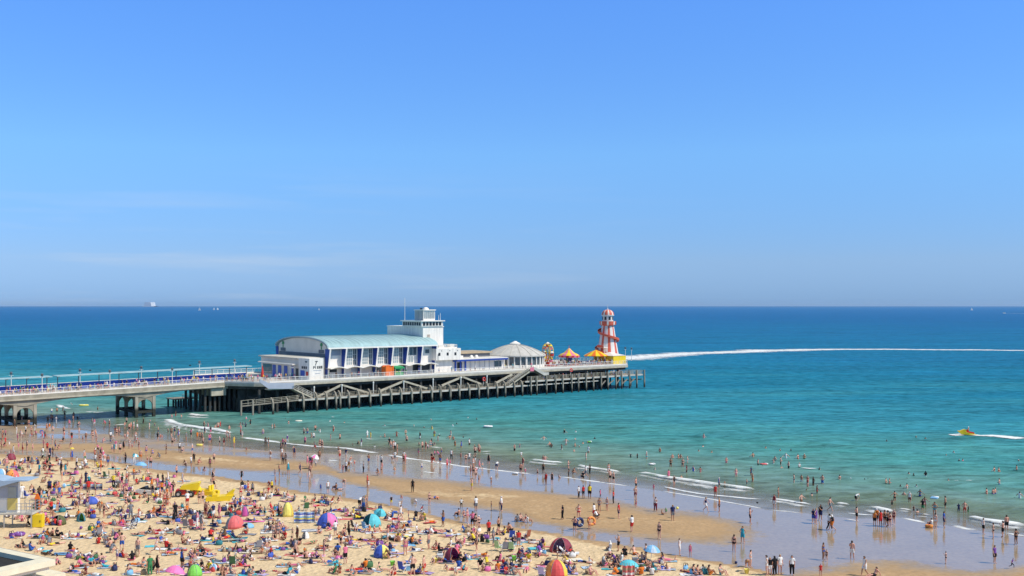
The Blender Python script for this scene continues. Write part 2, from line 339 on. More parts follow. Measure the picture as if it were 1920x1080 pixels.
def sea_material():
    m = bpy.data.materials.new('sea_water'); m.use_nodes = True; n = m.node_tree; L = n.links.new; b = n.nodes['Principled BSDF']
    A = n.nodes.new('ShaderNodeAttribute'); A.attribute_name = 'offshore'; tc = n.nodes.new('ShaderNodeTexCoord')
    def noise(s, d, st, off=(0,0,0), rough=.5):
        z = n.nodes.new('ShaderNodeTexNoise'); z.inputs['Scale'].default_value = s; z.inputs['Detail'].default_value = d; z.inputs['Roughness'].default_value = rough
        mp = n.nodes.new('ShaderNodeMapping'); mp.inputs['Scale'].default_value = st; mp.inputs['Location'].default_value = off
        L(tc.outputs['Object'], mp.inputs[0]); L(mp.outputs[0], z.inputs[0]); return z.outputs[0]
    def math_(op, a, b_, clamp=False):
        k = n.nodes.new('ShaderNodeMath'); k.operation = op; k.use_clamp = clamp
        for i, q in enumerate((a, b_)):
            if hasattr(q, 'links'): L(q, k.inputs[i])
            else: k.inputs[i].default_value = q
        return k.outputs[0]
    off = A.outputs['Fac']
    bands = noise(.012, 4, (.35, 1, 1)); bands2 = noise(.045, 4, (.25, 1, 1), (40, 0, 0), .6)
    pert = math_('ADD', math_('MULTIPLY', math_('SUBTRACT', bands, .5), 1.3), math_('MULTIPLY', math_('SUBTRACT', bands2, .5), 1.3))
    d2 = math_('MULTIPLY', math_('MAXIMUM', off, .01), math_('ADD', 1.0, pert))
    lg = math_('DIVIDE', math_('LOGARITHM', math_('ADD', d2, 1.0), 10.0), 4.0, True)      # 0..1 for 0..10 km
    rp = n.nodes.new('ShaderNodeValToRGB'); e = rp.color_ramp.elements
    e[0].position = 0; e[0].color = (.30, .26, .19, 1)
    e[1].position = 1; e[1].color = (.015, .135, .34, 1)
    for p, c in ((.18, (.24, .235, .175, 1)), (.27, (.17, .225, .145, 1)), (.34, (.13, .235, .195, 1)), (.42, (.060, .245, .235, 1)), (.50, (.034, .235, .295, 1)), (.575, (.008, .165, .26, 1)), (.64, (.007, .155, .285, 1)), (.82, (.008, .115, .295, 1))):
        k = e.new(p); k.color = c
    L(lg, rp.inputs[0])
    chop = noise(.35, 5, (.45, 1.5, 1), rough=.6); chop2 = noise(1.5, 4, (.5, 1.4, 1))
    swell = noise(.10, 2, (.25, 1, 1))
    hsv = n.nodes.new('ShaderNodeHueSaturation'); L(rp.outputs[0], hsv.inputs['Color'])
    hgt = math_('ADD', math_('ADD', math_('MULTIPLY', chop, 1.0), math_('MULTIPLY', chop2, .35)), math_('MULTIPLY', swell, 1.2))
    n.nodes.remove(b)
    bp = n.nodes.new('ShaderNodeBump'); bp.inputs['Distance'].default_value = .9
    st = n.nodes.new('ShaderNodeMapRange'); st.inputs[1].default_value = 0; st.inputs[2].default_value = 60; st.inputs[3].default_value = .12; st.inputs[4].default_value = .85
    L(off, st.inputs[0]); L(st.outputs[0], bp.inputs['Strength']); L(hgt, bp.inputs['Height'])
    df = n.nodes.new('ShaderNodeBsdfDiffuse'); gl = n.nodes.new('ShaderNodeBsdfGlossy'); gl.inputs['Roughness'].default_value = .12
    str1 = noise(.11, 4, (.22, 1.0, 1), (7, 3, 0), .62); str2 = noise(.03, 3, (.16, 1.0, 1), (70, 30, 0), .6); str3 = noise(.55, 4, (.55, 1.0, 1), (17, 5, 0), .65); str4 = noise(.22, 4, (.45, 1.0, 1), (57, 25, 0), .65)
    def cen(x, g): return math_('MULTIPLY', math_('SUBTRACT', x, .5), g)
    rip = math_('ADD', math_('ADD', cen(str1, .9), cen(str2, .6)), math_('ADD', cen(str3, 2.0), cen(str4, 1.1)))  # light and dark of the wavelets put into the water colour
    L(math_('MAXIMUM', math_('ADD', rip, 1.0), .35), hsv.inputs['Value'])
    L(hsv.outputs[0], df.inputs['Color']); L(bp.outputs[0], df.inputs['Normal']); L(bp.outputs[0], gl.inputs['Normal'])
    fr = n.nodes.new('ShaderNodeFresnel'); fr.inputs['IOR'].default_value = 1.33; L(bp.outputs[0], fr.inputs['Normal'])
    # a wind-roughened sea mirrors far less at grazing angles than a flat one
    fc = n.nodes.new('ShaderNodeMapRange'); fc.inputs[1].default_value = .02; fc.inputs[2].default_value = .7; fc.inputs[3].default_value = .03
    cap = n.nodes.new('ShaderNodeMapRange'); cap.inputs[1].default_value = 0; cap.inputs[2].default_value = 25; cap.inputs[3].default_value = .45; cap.inputs[4].default_value = .16
    L(off, cap.inputs[0]); L(cap.outputs[0], fc.inputs[4]); L(fr.outputs[0], fc.inputs[0])
    mxs = n.nodes.new('ShaderNodeMixShader'); L(math_('MAXIMUM', math_('ADD', fc.outputs[0], cen(str3, .42)), .02), mxs.inputs[0]); L(df.outputs[0], mxs.inputs[1]); L(gl.outputs[0], mxs.inputs[2])
    al = n.nodes.new('ShaderNodeMapRange'); al.inputs[1].default_value = 0; al.inputs[2].default_value = 16; al.inputs[3].default_value = .30; al.inputs[4].default_value = 1
    L(off, al.inputs[0])
    tr = n.nodes.new('ShaderNodeBsdfTransparent'); mt = n.nodes.new('ShaderNodeMixShader'); L(al.outputs[0], mt.inputs[0]); L(tr.outputs[0], mt.inputs[1]); L(mxs.outputs[0], mt.inputs[2])
    L(mt.outputs[0], n.nodes['Material Output'].inputs['Surface'])
    return m
me.materials.append(sea_material())
tag(obj('sea', me), 'turquoise sea turning deep blue towards the horizon', kind='structure')

# ------------------------------------------------------------------ foam: breakers, run-up lines and wakes, each its own ragged sheet of water
def foam_material():
    m = bpy.data.materials.new('sea_foam'); m.use_nodes = True; n = m.node_tree; L = n.links.new; b = n.nodes['Principled BSDF']
    b.inputs['Base Color'].default_value = (.80, .81, .80, 1); b.inputs['Roughness'].default_value = .8
    A = n.nodes.new('ShaderNodeAttribute'); A.attribute_name = 'cover'; tc = n.nodes.new('ShaderNodeTexCoord')
    def nz(sc_, d):
        z = n.nodes.new('ShaderNodeTexNoise'); z.inputs['Scale'].default_value = sc_; z.inputs['Detail'].default_value = d; z.inputs['Roughness'].default_value = .65
        L(tc.outputs['Object'], z.inputs[0]); return z.outputs[0]
    def mm(op, a, b_):
        k = n.nodes.new('ShaderNodeMath'); k.operation = op
        for i, q in enumerate((a, b_)):
            if hasattr(q, 'links'): L(q, k.inputs[i])
            else: k.inputs[i].default_value = q
        return k.outputs[0]
    nn = mm('ADD', mm('MULTIPLY', nz(.38, 4), 1.0), mm('MULTIPLY', nz(1.9, 5), .40))
    k = mm('SUBTRACT', A.outputs['Fac'], mm('SUBTRACT', nn, .12))
    r = n.nodes.new('ShaderNodeMapRange'); r.inputs[1].default_value = -.10; r.inputs[2].default_value = .34; L(k, r.inputs[0])
    L(r.outputs[0], b.inputs['Alpha'])
    return m
FOAM = foam_material()
def foam(name, pts, wid, label, hump=.0, z0=.03, dens=1.0, cross=7, step=.6):
    """pts: pixel polyline on the water; wid: width in metres (towards the shore) at each point"""
    W = np.array([ground(*p) for p in pts]); wid = np.array(wid if hasattr(wid, '__len__') else [wid]*len(pts), float)
    if name == 'run_up_foam': wid = wid*1.35
    seg = np.hypot(*np.diff(W, axis=0).T); cum = np.concatenate([[0], np.cumsum(seg)]); n = max(4, int(cum[-1]/step)); n = min(n, 600)
    q = np.linspace(0, cum[-1], n); cx = np.interp(q, cum, W[:,0]); cy = np.interp(q, cum, W[:,1]); ww = np.interp(q, cum, wid)
    tx = np.gradient(cx); ty = np.gradient(cy); l = np.hypot(tx, ty); nxv, nyv = -ty/l, tx/l
    wob = np.convolve(rng.normal(0, 1, n+12), np.ones(6)/6, 'same')[6:6+n]*.35
    v = []; cov = []; f = []
    for i in range(n):
        end = min(1, min(i, n-1-i)/(n*.06+1))
        for j in range(cross):
            u = j/(cross-1)*2-1
            o = u*ww[i]*.5*(1+.25*wob[i])+wob[i]*ww[i]*.3
            x, y = cx[i]+nxv[i]*o, cy[i]+nyv[i]*o
            prof = max(0, 1-abs(u)**1.6)
            v.append((x, y, z0+hump*prof*end+max(0.0, float(sand_h(x, y))))); cov.append(dens*(.10+.80*prof)*(.35+.65*end) - (.3 if abs(u) > .99 else 0))
    va = np.array(v); va[:,2] += wave_z(va[:,0], va[:,1], shore_d(va[:,0], va[:,1])); v = va.tolist()
    for i in range(n-1):
        for j in range(cross-1):
            a = i*cross+j; f.append((a, a+1, a+cross+1, a+cross))
    me = bpy.data.meshes.new(name); me.from_pydata(v, [], f); me.materials.append(FOAM)
    at = me.attributes.new('cover', 'FLOAT', 'POINT'); at.data.foreach_set('value', cov)
    me.polygons.foreach_set('use_smooth', [True]*len(f))
    o = tag(obj(name, me), label, kind='stuff')
    if hump > .12 and name == 'breaking_wave_foam':          # lacy spent foam drifting shoreward of the breaker
        foam('spent_foam', [(a-2, b+2.2) for a, b in pts], [w_*1.9 for w_ in wid], 'lacy spent foam behind a breaker', 0, .02, .80, 7, step)
    return o
foam('breaking_wave_foam', [(314,786),(325,796),(340,801),(365,804),(403,808),(440,814)], [3,3.4,2.2,2,2.4,1.2], 'curling white foam of a small wave beside the pier legs', .25)
foam('breaking_wave_foam', [(353,777),(370,780),(397,781)], [2,3,1.4], 'short white wave crest close under the pier', .3)
foam('breaking_wave_foam', [(903,847),(912,848),(926,847)], [1.2,2,1], 'small white wave crest by the paddlers', .2)
foam('breaking_wave_foam', [(993,862),(1010,865),(1035,868),(1062,869)], [1.4,2.6,2.3,1.2], 'white breaker tapering out near paddling families', .3)
foam('breaking_wave_foam', [(1081,873),(1095,877),(1125,882),(1170,888)], [1.2,2.2,2.6,2.2], 'white breaker behind the couple in dark and white clothes', .3)
foam('breaking_wave_foam', [(1190,887),(1207,889),(1226,893),(1260,899),(1300,905),(1344,911),(1390,917),(1428,923)], [1,1.4,2.2,2.8,3,3,2.8,1.6], 'longest and whitest breaker along the shore', .35)
foam('breaking_wave_foam', [(1561,944),(1575,946),(1596,949)], [1.4,2.2,1], 'short bright breaker beside a walking man', .25)
foam('breaking_wave_foam', [(1440,935),(1470,939),(1500,944),(1527,948)], [1.2,1.5,1.6,1], 'thin foamy ridge of a spent wave', .15)
foam('breaking_wave_foam', [(1621,951),(1640,954),(1660,958),(1682,963)], [1.4,2.2,2.8,1.6], 'broken white water behind the group in orange and red', .3)
foam('breaking_wave_foam', [(1711,964),(1728,966),(1750,967)], [1,1.5,.8], 'little white crest around two crouching bathers', .2)
foam('breaking_wave_foam', [(1680,954),(1695,956),(1712,958)], [.8,1.2,.7], 'thin white crest out past the crouching bathers', .15)
foam('breaking_wave_foam', [(1814,969),(1842,977),(1870,981),(1892,984),(1930,990)], [1.2,2.4,2.6,2.8,2.6], 'broad white breaker in front of the men in dark shorts', .35)
RU = dict(z0=.015, dens=1.02)
foam('run_up_foam', [(445,819),(480,824),(517,829),(555,835),(592,839),(630,841),(657,843),(720,851)], [1.5,2.2,2,2,1.8,.9,1.6,1.8], 'long thin foam line nearest the pier', **RU)
foam('run_up_foam', [(720,851),(770,860),(820,867),(864,874),(907,879),(960,885),(1010,890)], [1.4,1.2,1.2,1,1,.9,.8], 'thin foam line along the shining wet sand', **RU)
foam('run_up_foam', [(1040,893),(1060,895),(1100,901),(1147,907),(1184,912)], [.7,.8,.8,.8,.5], 'faint foam line behind three people in dark trousers', **RU)
foam('run_up_foam', [(1234,919),(1262,924),(1312,932),(1356,940),(1412,950),(1440,956)], [.8,.6,.6,.6,.6,.5], 'faint foam line behind the running boy', **RU)
foam('run_up_foam', [(1241,911),(1275,919),(1312,926),(1356,930),(1400,934),(1440,936)], [.9,.9,.8,.8,.8,.8], 'second foam line inside the long breaker', **RU)
foam('run_up_foam', [(1440,956),(1477,959),(1511,963)], [.6,.7,.5], 'short foam streak on the wet sand', **RU)
foam('run_up_foam', [(1581,961),(1620,965),(1650,966)], [.6,.7,.5], 'short foam streak near two playing children', **RU)
foam('run_up_foam', [(1581,972),(1600,975),(1617,978)], [.6,.7,.5], 'foam scrap stranded on the wet sand', **RU)
foam('run_up_foam', [(1689,970),(1715,976),(1742,982)], [.8,1,.8], 'foam edge leading to the orange inflatable', **RU)
foam('run_up_foam', [(1780,984),(1811,991),(1840,995)], [1.3,1.5,1.2], 'bubbly foam edge beside the woman in blue', **RU)
foam('run_up_foam', [(1875,998),(1895,1001),(1930,1007)], [.8,1,1], 'foam edge by the thin child in dark swimwear', **RU)
foam('run_up_foam', [(155,771),(185,773),(210,773)], [1.3,1.6,1], 'foam streak in the shade under the pier', **RU)
foam('run_up_foam', [(108,759),(118,763),(132,767)], [1.6,2,1.2], 'foam patch seen under the pier neck', **RU)
foam('run_up_foam', [(800,837),(815,838),(830,840)], [1,1.3,.7], 'spent foam patch by kneeling bathers', **RU)
foam('run_up_foam', [(788,884),(805,886),(825,888)], [.7,1,.6], 'pale foam patch stranded on the wet sand', **RU)
foam('run_up_foam', [(612,864),(622,864),(634,865)], [1.6,2,1.4], 'pale sheet painted as a building reflection by the big white parasol', **RU)  # pale sheet stands in for the white pier buildings mirrored in wet sand
foam('run_up_foam', [(210,797),(225,796),(240,796)], [1.6,2,1], 'foam patch in front of the pier arch', **RU)
foam('splash_foam', [(1500,877),(1516,879),(1534,878)], [1.2,1.8,1], 'splash round two swimmers', .1, .05, 1.1)
foam('splash_foam', [(1807,902),(1817,901.5),(1826,901)], [.8,1.3,.7], 'splash of a swimmer kicking', .1, .05, 1.1)
foam('splash_foam', [(1786,902),(1794,901.5),(1801,901)], [.5,.8,.4], 'small splash near a swimmer', .05, .05, 1)
foam('splash_foam', [(686,822),(693,824),(703,823)], [.8,1.3,.7], 'splash by paddling people', .1, .05, 1.1)
foam('splash_foam', [(620,782),(626,783),(632,783)], [.8,1.3,.7], 'splash near the pier posts', .1, .05, 1.1)
foam('boat_wake', [(1130,677),(1183,672),(1240,666),(1300,663),(1380,660),(1440,657.5),(1500,656),(1560,655),(1640,655),(1740,655.6),(1990,657.5)], [40,48,44,38,38,46,38,28,24,22,22], 'long white wake curving across the open sea from the pier end', 0, .05, 1.0, 9, 2.5)
foam('boat_wake', [(1780,814),(1790,817),(1806,815),(1840,818),(1865,818),(1895,821),(1930,823)], [1.6,3,3.2,2.6,5,6.5,6], 'white wake streaming behind the yellow rescue ski', .12, .05, 1.15)
foam('boat_wake', [(1880,587.6),(1900,587.8),(1930,588.2)], [26,22,18], 'far off wake of a small motor boat', 0, .05, 1.2, 5, 6)
# ================================================================== THE PIER (pier coordinates: s along, t away from the beach side, z up)
sL = S(505, 0); sEnd = S(1186, 0); TB = 36.0         # head: from sL to sEnd, front edge t=0, back edge t=TB
pier = pthing('pier', 'long concrete and timber seaside pier with white railings', 'pier', sL, 0, 0)
NT0, NT1 = 8.8, 21.5                                   # neck front and back edges
sN0 = S(-90, NT0)
def neck_z(s): return 6.05+(ZD-6.05)*max(0.0, min(1.0, (s-S(0, NT0))/(S(455, NT0)-S(0, NT0))))
# head deck with its chamfered corner towards the neck
poly = [(sL, 0), (sEnd-2, 0), (sEnd, 3), (sEnd, TB-3), (sEnd-2, TB), (sL-2, TB), (sL-6.5, NT1+1), (sL-6.5, NT0), (sL-2.5, 2.5)]
mb = MB().prism(poly, ZD-.35, ZD, 'z', 0); part('head_deck', mb, [M['deck']], pier)
inner = [(sL+.6, .55), (sEnd-2.4, .55), (sEnd-.6, 3.2), (sEnd-.6, TB-3.2), (sEnd-2.4, TB-.6), (sL-1.5, TB-.6), (sL-5.9, NT1), (sL-5.9, NT0+.5), (sL-2, 2.9)]
part('deck_edge', MB().prism(poly[:9], ZD-.85, ZD-.353, 'z', 0), [M['conc']], pier)
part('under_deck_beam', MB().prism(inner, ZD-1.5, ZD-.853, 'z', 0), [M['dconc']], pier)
# neck deck slabs
mb = MB(); q = np.linspace(sN0, sL-6.5, 15)
for a, b in zip(q[:-1], q[1:]):
    za, zb = neck_z(a), neck_z(b)
    vs = [(a,NT0,za),(b,NT0,zb),(b,NT1,zb),(a,NT1,za)]
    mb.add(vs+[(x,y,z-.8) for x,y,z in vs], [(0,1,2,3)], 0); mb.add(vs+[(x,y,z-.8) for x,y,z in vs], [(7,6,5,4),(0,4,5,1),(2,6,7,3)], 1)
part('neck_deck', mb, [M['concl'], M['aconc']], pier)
part('deck_edge', MB().bar((sN0, NT0-.16, neck_z(sN0)-.95), (sL-6.6, NT0-.16, neck_z(sL)-.95), .3, .28), [M['conc']], pier)
# haunched girders between the arched support frames
b1, b2 = S(45, NT0+1), S(270, NT0+1); span = b2-b1
def girder(sa, sb, t0, t1):
    top = []; bot = []
    for i in range(25):
        u = i/24; s = sa+(sb-sa)*u; z = neck_z(s)-.8
        top.append((s, z)); bot.append((s, z-.40-1.05*abs(2*u-1)**2.2))
    return MB().prism(top+bot[::-1], t0, t1, 'y', 0)
gi = MB()
for k in (-1, 0, 1):
    for t0 in (NT0+.1, NT0+5.6, NT1-1.1):
        part('girder', girder(b1+span*k, b1+span*(k+1), t0, t0+.6), [M['aconc']], pier)
def arch_panel(mb, axis, c, x0, x1, ztop, zspr, th, mi=0):
    """a wall panel with a round-arched opening between two columns"""
    r = (x1-x0)/2-.28; m = (x0+x1)/2; pts = [(m-r*math.cos(math.pi*i/12), zspr+r*.95*math.sin(math.pi*i/12)) for i in range(13)]
    up = [(x0, zspr)]+pts+[(x1, zspr)]
    for a, b in zip(up[:-1], up[1:]):
        if abs(a[0]-b[0]) < 1e-6: continue
        mb.prism([(a[0], a[1]), (b[0], b[1]), (b[0], ztop), (a[0], ztop)], c-th/2, c+th/2, 'y' if axis == 's' else 'x', mi)
def bent(sc_, zb):
    e = None; zt = neck_z(sc_)-1.2
    f = MB(); h = 1.9; ts = (NT0+.45, NT0+6.2, NT1-1.3)
    f_obj = MB()
    for t in ts: arch_panel(f_obj, 's', t, sc_-h, sc_+h, zt-.0, zt-2.9, .45)
    for s_ in (sc_-h, sc_+h):
        for a, b in zip(ts[:-1], ts[1:]): arch_panel(f_obj, 't', s_, a, b, zt-.02, zt-3.3, .42)
    o = part('support_frame', f_obj, [M['aconc']], pier)
    for t in ts:
        for s_ in (sc_-h, sc_+h):
            part('column', MB().bar((s_, t, zb), (s_, t, zt-.04), .62, .62), [M['tconc']], o)
    for t in ts: part('tie_beam', MB().box(sc_-h-.25, sc_+h+.25, t-.24, t+.24, zt-4.3, zt-3.8), [M['tconc']], o)
    for s_ in (sc_-h, sc_+h): part('tie_beam', MB().box(s_-.22, s_+.22, ts[0]+.25, ts[2]-.25, zt-4.28, zt-3.82), [M['tconc']], o)
bent(b1, -1.2); bent(b2, -2.0); bent(b1+2*span, -2.5)
# closing cheek where the neck meets the head
part('abutment', MB().box(sL-9.5, sL-6.0, NT0+.3, NT1-.3, ZD-3.0, ZD-.86), [M['conc']], pier)
# piles under the head: the two nearest rows one by one, the deeper rows as one mass
ps = np.arange(sL-2, sEnd-1, 4.4)
for t in (1.0, 6.5):
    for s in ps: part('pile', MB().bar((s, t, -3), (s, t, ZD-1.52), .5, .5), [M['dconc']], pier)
mb = MB()
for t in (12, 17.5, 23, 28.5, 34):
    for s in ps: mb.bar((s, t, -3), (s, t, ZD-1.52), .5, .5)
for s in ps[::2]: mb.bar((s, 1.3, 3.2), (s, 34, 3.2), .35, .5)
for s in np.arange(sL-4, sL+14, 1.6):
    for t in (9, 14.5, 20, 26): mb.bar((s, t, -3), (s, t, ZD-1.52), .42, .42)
for t in (7.2, 13, 20): mb.box(sL-4, sEnd-4, t, t+.2, .4, ZD-1.6)  # dark sheets added between the piles to paint the under-deck shade
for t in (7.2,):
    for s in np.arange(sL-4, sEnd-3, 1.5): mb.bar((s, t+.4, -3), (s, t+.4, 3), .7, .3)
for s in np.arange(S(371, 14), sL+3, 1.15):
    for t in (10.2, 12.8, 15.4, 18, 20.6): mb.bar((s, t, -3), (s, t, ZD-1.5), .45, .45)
mb.box(S(385, 21), sL, 21.2, 21.4, .3, ZD-1.6); mb.box(S(400, 16), sL, 16.2, 16.4, .3, ZD-1.6)  # more added dark sheets for the shade where the neck joins
tag(part('rear_piles_and_shade', mb, [M['dconc']], pier), kind='stuff')
# railings
def rail_run(pts, h=1.1, post=1.6, mbm=None):
    mb = MB()
    for a, b in zip(pts[:-1], pts[1:]):
        a = Vector(a); b = Vector(b); L_ = (b-a).length; n = max(1, round(L_/post))
        for i in range(n+1):
            p = a+(b-a)*i/n; mb.bar(p, p+Vector((0,0,h)), .07, .07)
        for z, r in ((h, .045), (.36, .02), (.56, .02), (.76, .02)): mb.bar(a+Vector((0,0,z)), b+Vector((0,0,z)), r*2, r*2)
        mb.bar(a+Vector((0,0,.12)), b+Vector((0,0,.12)), .10, .22)
    return mb
part('railing', rail_run([(sL+.2, .15, ZD), (sEnd-2.1, .15, ZD)]), [M['white']], pier)
part('railing', rail_run([(sEnd-2.1, .15, ZD), (sEnd-.15, 3.05, ZD), (sEnd-.15, TB-3, ZD)]), [M['white']], pier)
part('railing', rail_run([(sEnd-.2, TB-.2, ZD), (sL-2, TB-.2, ZD)]), [M['white']], pier)
part('railing', rail_run([(sL-6.3, NT0+.15, ZD), (sL-2.4, 2.6, ZD), (sL-.5, .6, ZD)]), [M['white']], pier)
qs = np.linspace(sN0, sL-6.6, 8)
part('railing', rail_run([(s, NT0+.15, neck_z(s)) for s in qs]), [M['white']], pier)
part('railing', rail_run([(s, NT1-.15, neck_z(s)) for s in qs]), [M['white']], pier)

# ---- landing stage in front of and below the head
LT = -2.5
zx1 = [245,378,520,640,728,812,850,930,1018,1120,1215,1310,1400,1495,1578,1675,1755,1840]
zx2 = [25,115,195,285,370,450,535,607,690,760,838,890,978,1060,1125,1205,1265,1335,1400,1470,1530,1603,1655,1725,1790,1858]
fpx = [460+a/4.8 for a in zx1]+[820+a/4.8 for a in zx2]
fs = [S(a, LT) for a in fpx]
sq = S(985, LT); s0 = S(430, LT); s1 = fs[-1]
stage = pthing('landing_stage', 'weathered timber landing stage standing on bent posts beneath the pier head', 'landing stage', s0, LT, 0)
zA, zB = 2.75, 3.75
sDeck0 = S(560, LT)
part('lower_deck', MB().box(sDeck0, sq, LT+.3, 3.2, zA-.18, zA), [M['wood']], stage)
part('upper_deck', MB().box(sq+.3, s1, LT+.3, 8.5, zB-.18, zB), [M['wood']], stage)
part('edge_beam', MB().bar((sDeck0, LT+.12, zA-.05), (sq, LT+.12, zA-.05), .22, .42), [M['concl']], stage)
part('edge_beam', MB().bar((sq, LT+.12, zB-.02), (s1-.3, LT+.12, zB-.02), .22, .40), [M['concl']], stage)
part('lower_beam', MB().bar((sq-4, LT+.5, zB-1.15), (S(1125, LT), LT+.5, zB-1.05), .25, .28), [M['concl']], stage)
for i, s in enumerate(fs):
    lo = s < sq
    mb = MB(); top = 4.1 if s > sDeck0 else 3.4
    if lo:
        mb.bar((s, LT-.32, -2.5), (s, LT-.2, top-1.0), .36, .36); mb.bar((s, LT-.2, top-1.05), (s, LT+.12, top-.25), .34, .34); mb.bar((s, LT+.12, top-.3), (s, LT+.75, top+.12), .30, .30)
    else: mb.bar((s, LT-.3, -2.5), (s, LT-.18, 5.15), .34, .34)
    part('fender_post', mb, [M['twood']], stage)
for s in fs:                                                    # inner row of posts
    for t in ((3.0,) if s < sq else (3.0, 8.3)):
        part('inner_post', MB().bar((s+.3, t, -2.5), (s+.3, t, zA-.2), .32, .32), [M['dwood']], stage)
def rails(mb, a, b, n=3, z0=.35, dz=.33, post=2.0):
    a = Vector(a); b = Vector(b); k = max(1, round((b-a).length/post))
    for i in range(k+1): mb.bar(a+(b-a)*i/k, a+(b-a)*i/k+Vector((0,0,z0+dz*(n-1)+.05)), .06, .06)
    for j in range(n): mb.bar(a+Vector((0,0,z0+dz*j)), b+Vector((0,0,z0+dz*j)), .07, .07)
    return mb
part('railing', rails(MB(), (sDeck0, LT+.9, zA), (sq, LT+.9, zA), 3), [M['conc']], stage)
part('railing', rails(MB(), (sDeck0, 2.9, zA), (sq, 2.9, zA), 3), [M['conc']], stage)
part('railing', rails(MB(), (sq+1, LT+.35, zB), (s1-.2, LT+.35, zB), 4, .3, .32), [M['conc']], stage)
part('railing', rails(MB(), (s1-.2, LT+.35, zB), (s1-.2, 8.3, zB), 4, .3, .32), [M['conc']], stage)
part('railing', rails(MB(), (S(452, LT), LT, 2.2), (S(478, LT), LT, 2.35), 2, .5, .7), [M['conc']], stage)
part('walkway_beam', MB().bar((S(452, LT), LT, 2.2), (sDeck0, LT+.1, 2.72), .2, .25), [M['wood']], stage)
part('railing', rails(MB(), (S(481, LT), LT+.2, 2.4), (sDeck0, LT+.3, 2.75), 3), [M['conc']], stage)
for a in (452, 474): part('fender_post', MB().bar((S(a, LT), LT, -2.5), (S(a, LT), LT, 3.4), .34, .34), [M['wood']], stage)
for k in range(5):                                             # diagonal braces at the outer end
    a, b = fs[-7+k], fs[-6+k]; part('diagonal_brace', MB().bar((a+.2, LT+.05, 1.3), (b-.7, LT+.05, 2.7), .26, .26), [M['wood']], stage)
part('diagonal_brace', MB().bar((fs[-1]-.1, LT+.6, 2.4), (fs[-1]-.1, 8, 1.2), .26, .26), [M['wood']], stage)
for (xa, ya), (xb, yb) in (((593,745),(640,722)),((642,722),(692,737)),((713,733),(756,715)),((758,715),(800,728)),((828,723),(866,707)),((868,707),(902,720)),((928,719),(960,702))):
    tt_ = LT+1.6; a, b = S(xa, tt_), S(xb, tt_)
    part('sloping_beam', MB().bar((a, tt_, Zp(xa, ya, tt_)), (b, tt_, Zp(xb, yb, tt_)), .42, .42), [M['conc']], stage)
for a, yb in ((589,727),(641,723),(700,718),(757,716),(812,712),(864,709),(913,706)):
    tt_ = LT+1.15; s = S(a, tt_); z = Zp(a, yb, tt_)
    part('bollard_post', MB().tube((s, tt_, zA), (s, tt_, z), .13).tube((s, tt_, z-.02), (s, tt_, z+.35), .2, .16), [M['white']], stage)
# small low jetty behind the neck
jt = 24.0; ja, jb = S(327, jt), S(372, jt)
jet = pthing('small_jetty', 'low timber jetty reaching out behind the pier neck', 'jetty', ja, jt, 0)
part('deck', MB().box(ja, jb, jt, jt+5, 2.0, 2.2), [M['wood']], jet)
for s in np.linspace(ja+.4, jb-.4, 5):
    for t in (jt+.2, jt+4.6): part('post', MB().bar((s, t, -2.5), (s, t, 2.0), .34, .34), [M['dwood']], jet)
part('railing', rails(MB(), (ja+2, jt+.15, 2.2), (jb, jt+.15, 2.2), 3), [M['white']], jet)

# ---- stairs
t_ = -1.3
st = pthing('staircase', 'stair with solid grey landing wall going down from the pier head to the stage', 'staircase', S(488, t_), t_, 2.4)
def Q(px, py, t=t_): return (S(px, t), t, Zp(px, py, t))
def slab_wall(mb, top, bot, t, th, mi=0): return mb.prism([(S(a, t), Zp(a, b, t)) for a, b in top]+[(S(a, t), Zp(a, b, t)) for a, b in bot[::-1]], t-th, t+th, 'y', mi)
part('landing_wall', slab_wall(MB(), [(487,711),(503,718),(551,718)], [(487,717),(503,729),(550,729)], t_, .1), [M['bluegrey']], st)
part('landing', MB().box(S(503, t_), S(550, t_), t_+.1, .4, Zp(520, 729, t_)-.2, Zp(520, 729, t_)), [M['conc']], st)
def flight(mb, a, b, t0, t1, n, th=.16):
    a = Vector(a); b = Vector(b)
    for i in range(n):
        p = a+(b-a)*i/n; q_ = a+(b-a)*(i+1)/n
        mb.box(min(p.x, q_.x), max(p.x, q_.x), t0, t1, q_.z-th, q_.z+.0)
    mb.bar(a+Vector((0, t0-a.y, -.2)), b+Vector((0, t0-a.y, -.2)), .1, .32); mb.bar(a+Vector((0, t1-a.y, -.2)), b+Vector((0, t1-a.y, -.2)), .1, .32)
    return mb
a, b = Q(550, 728), Q(590, 747)
part('flight', flight(MB(), a, b, t_-.5, .5, 14), [M['conc']], st)
for t0 in (t_-.5, .5): part('handrail', rails(MB(), (a[0], t0, a[2]), (b[0], t0, b[2]), 3, .3, .35, 1.2), [M['concl']], st)
st2 = pthing('staircase', 'grey double stair bridging the landing stage and the pier deck near the dome', 'staircase', S(953, t_), t_, 2.7)
a, b = Q(950, 722), Q(993, 692); c = Q(1020, 703)
part('flight', flight(MB(), b, a, t_-1.0, .2, 18), [M['conc']], st2)
part('platform', MB().box(b[0], S(1001, t_), t_-1.0, .3, b[2]-.25, b[2]), [M['conc']], st2)
part('flight', flight(MB(), (S(1001, t_), t_, b[2]), c, t_-1.0, .2, 9), [M['conc']], st2)
for t0 in (t_-1.0, t_-.3, .2): part('handrail', rails(MB(), (a[0], t0, a[2]), (b[0], t0, b[2]), 2, .6, .45, 1.4), [M['concl']], st2)
part('handrail', slab_wall(MB(), [(1000,687),(1020,698),(1029,698)], [(1000,692),(1020,704),(1029,703)], t_-1.05, .06), [M['concl']], st2)
part('notice_board', MB().box(S(994, -2.4), S(1001, -2.4), -2.48, -2.42, ZD-.3, ZD+.75), [M['pink']], st2)

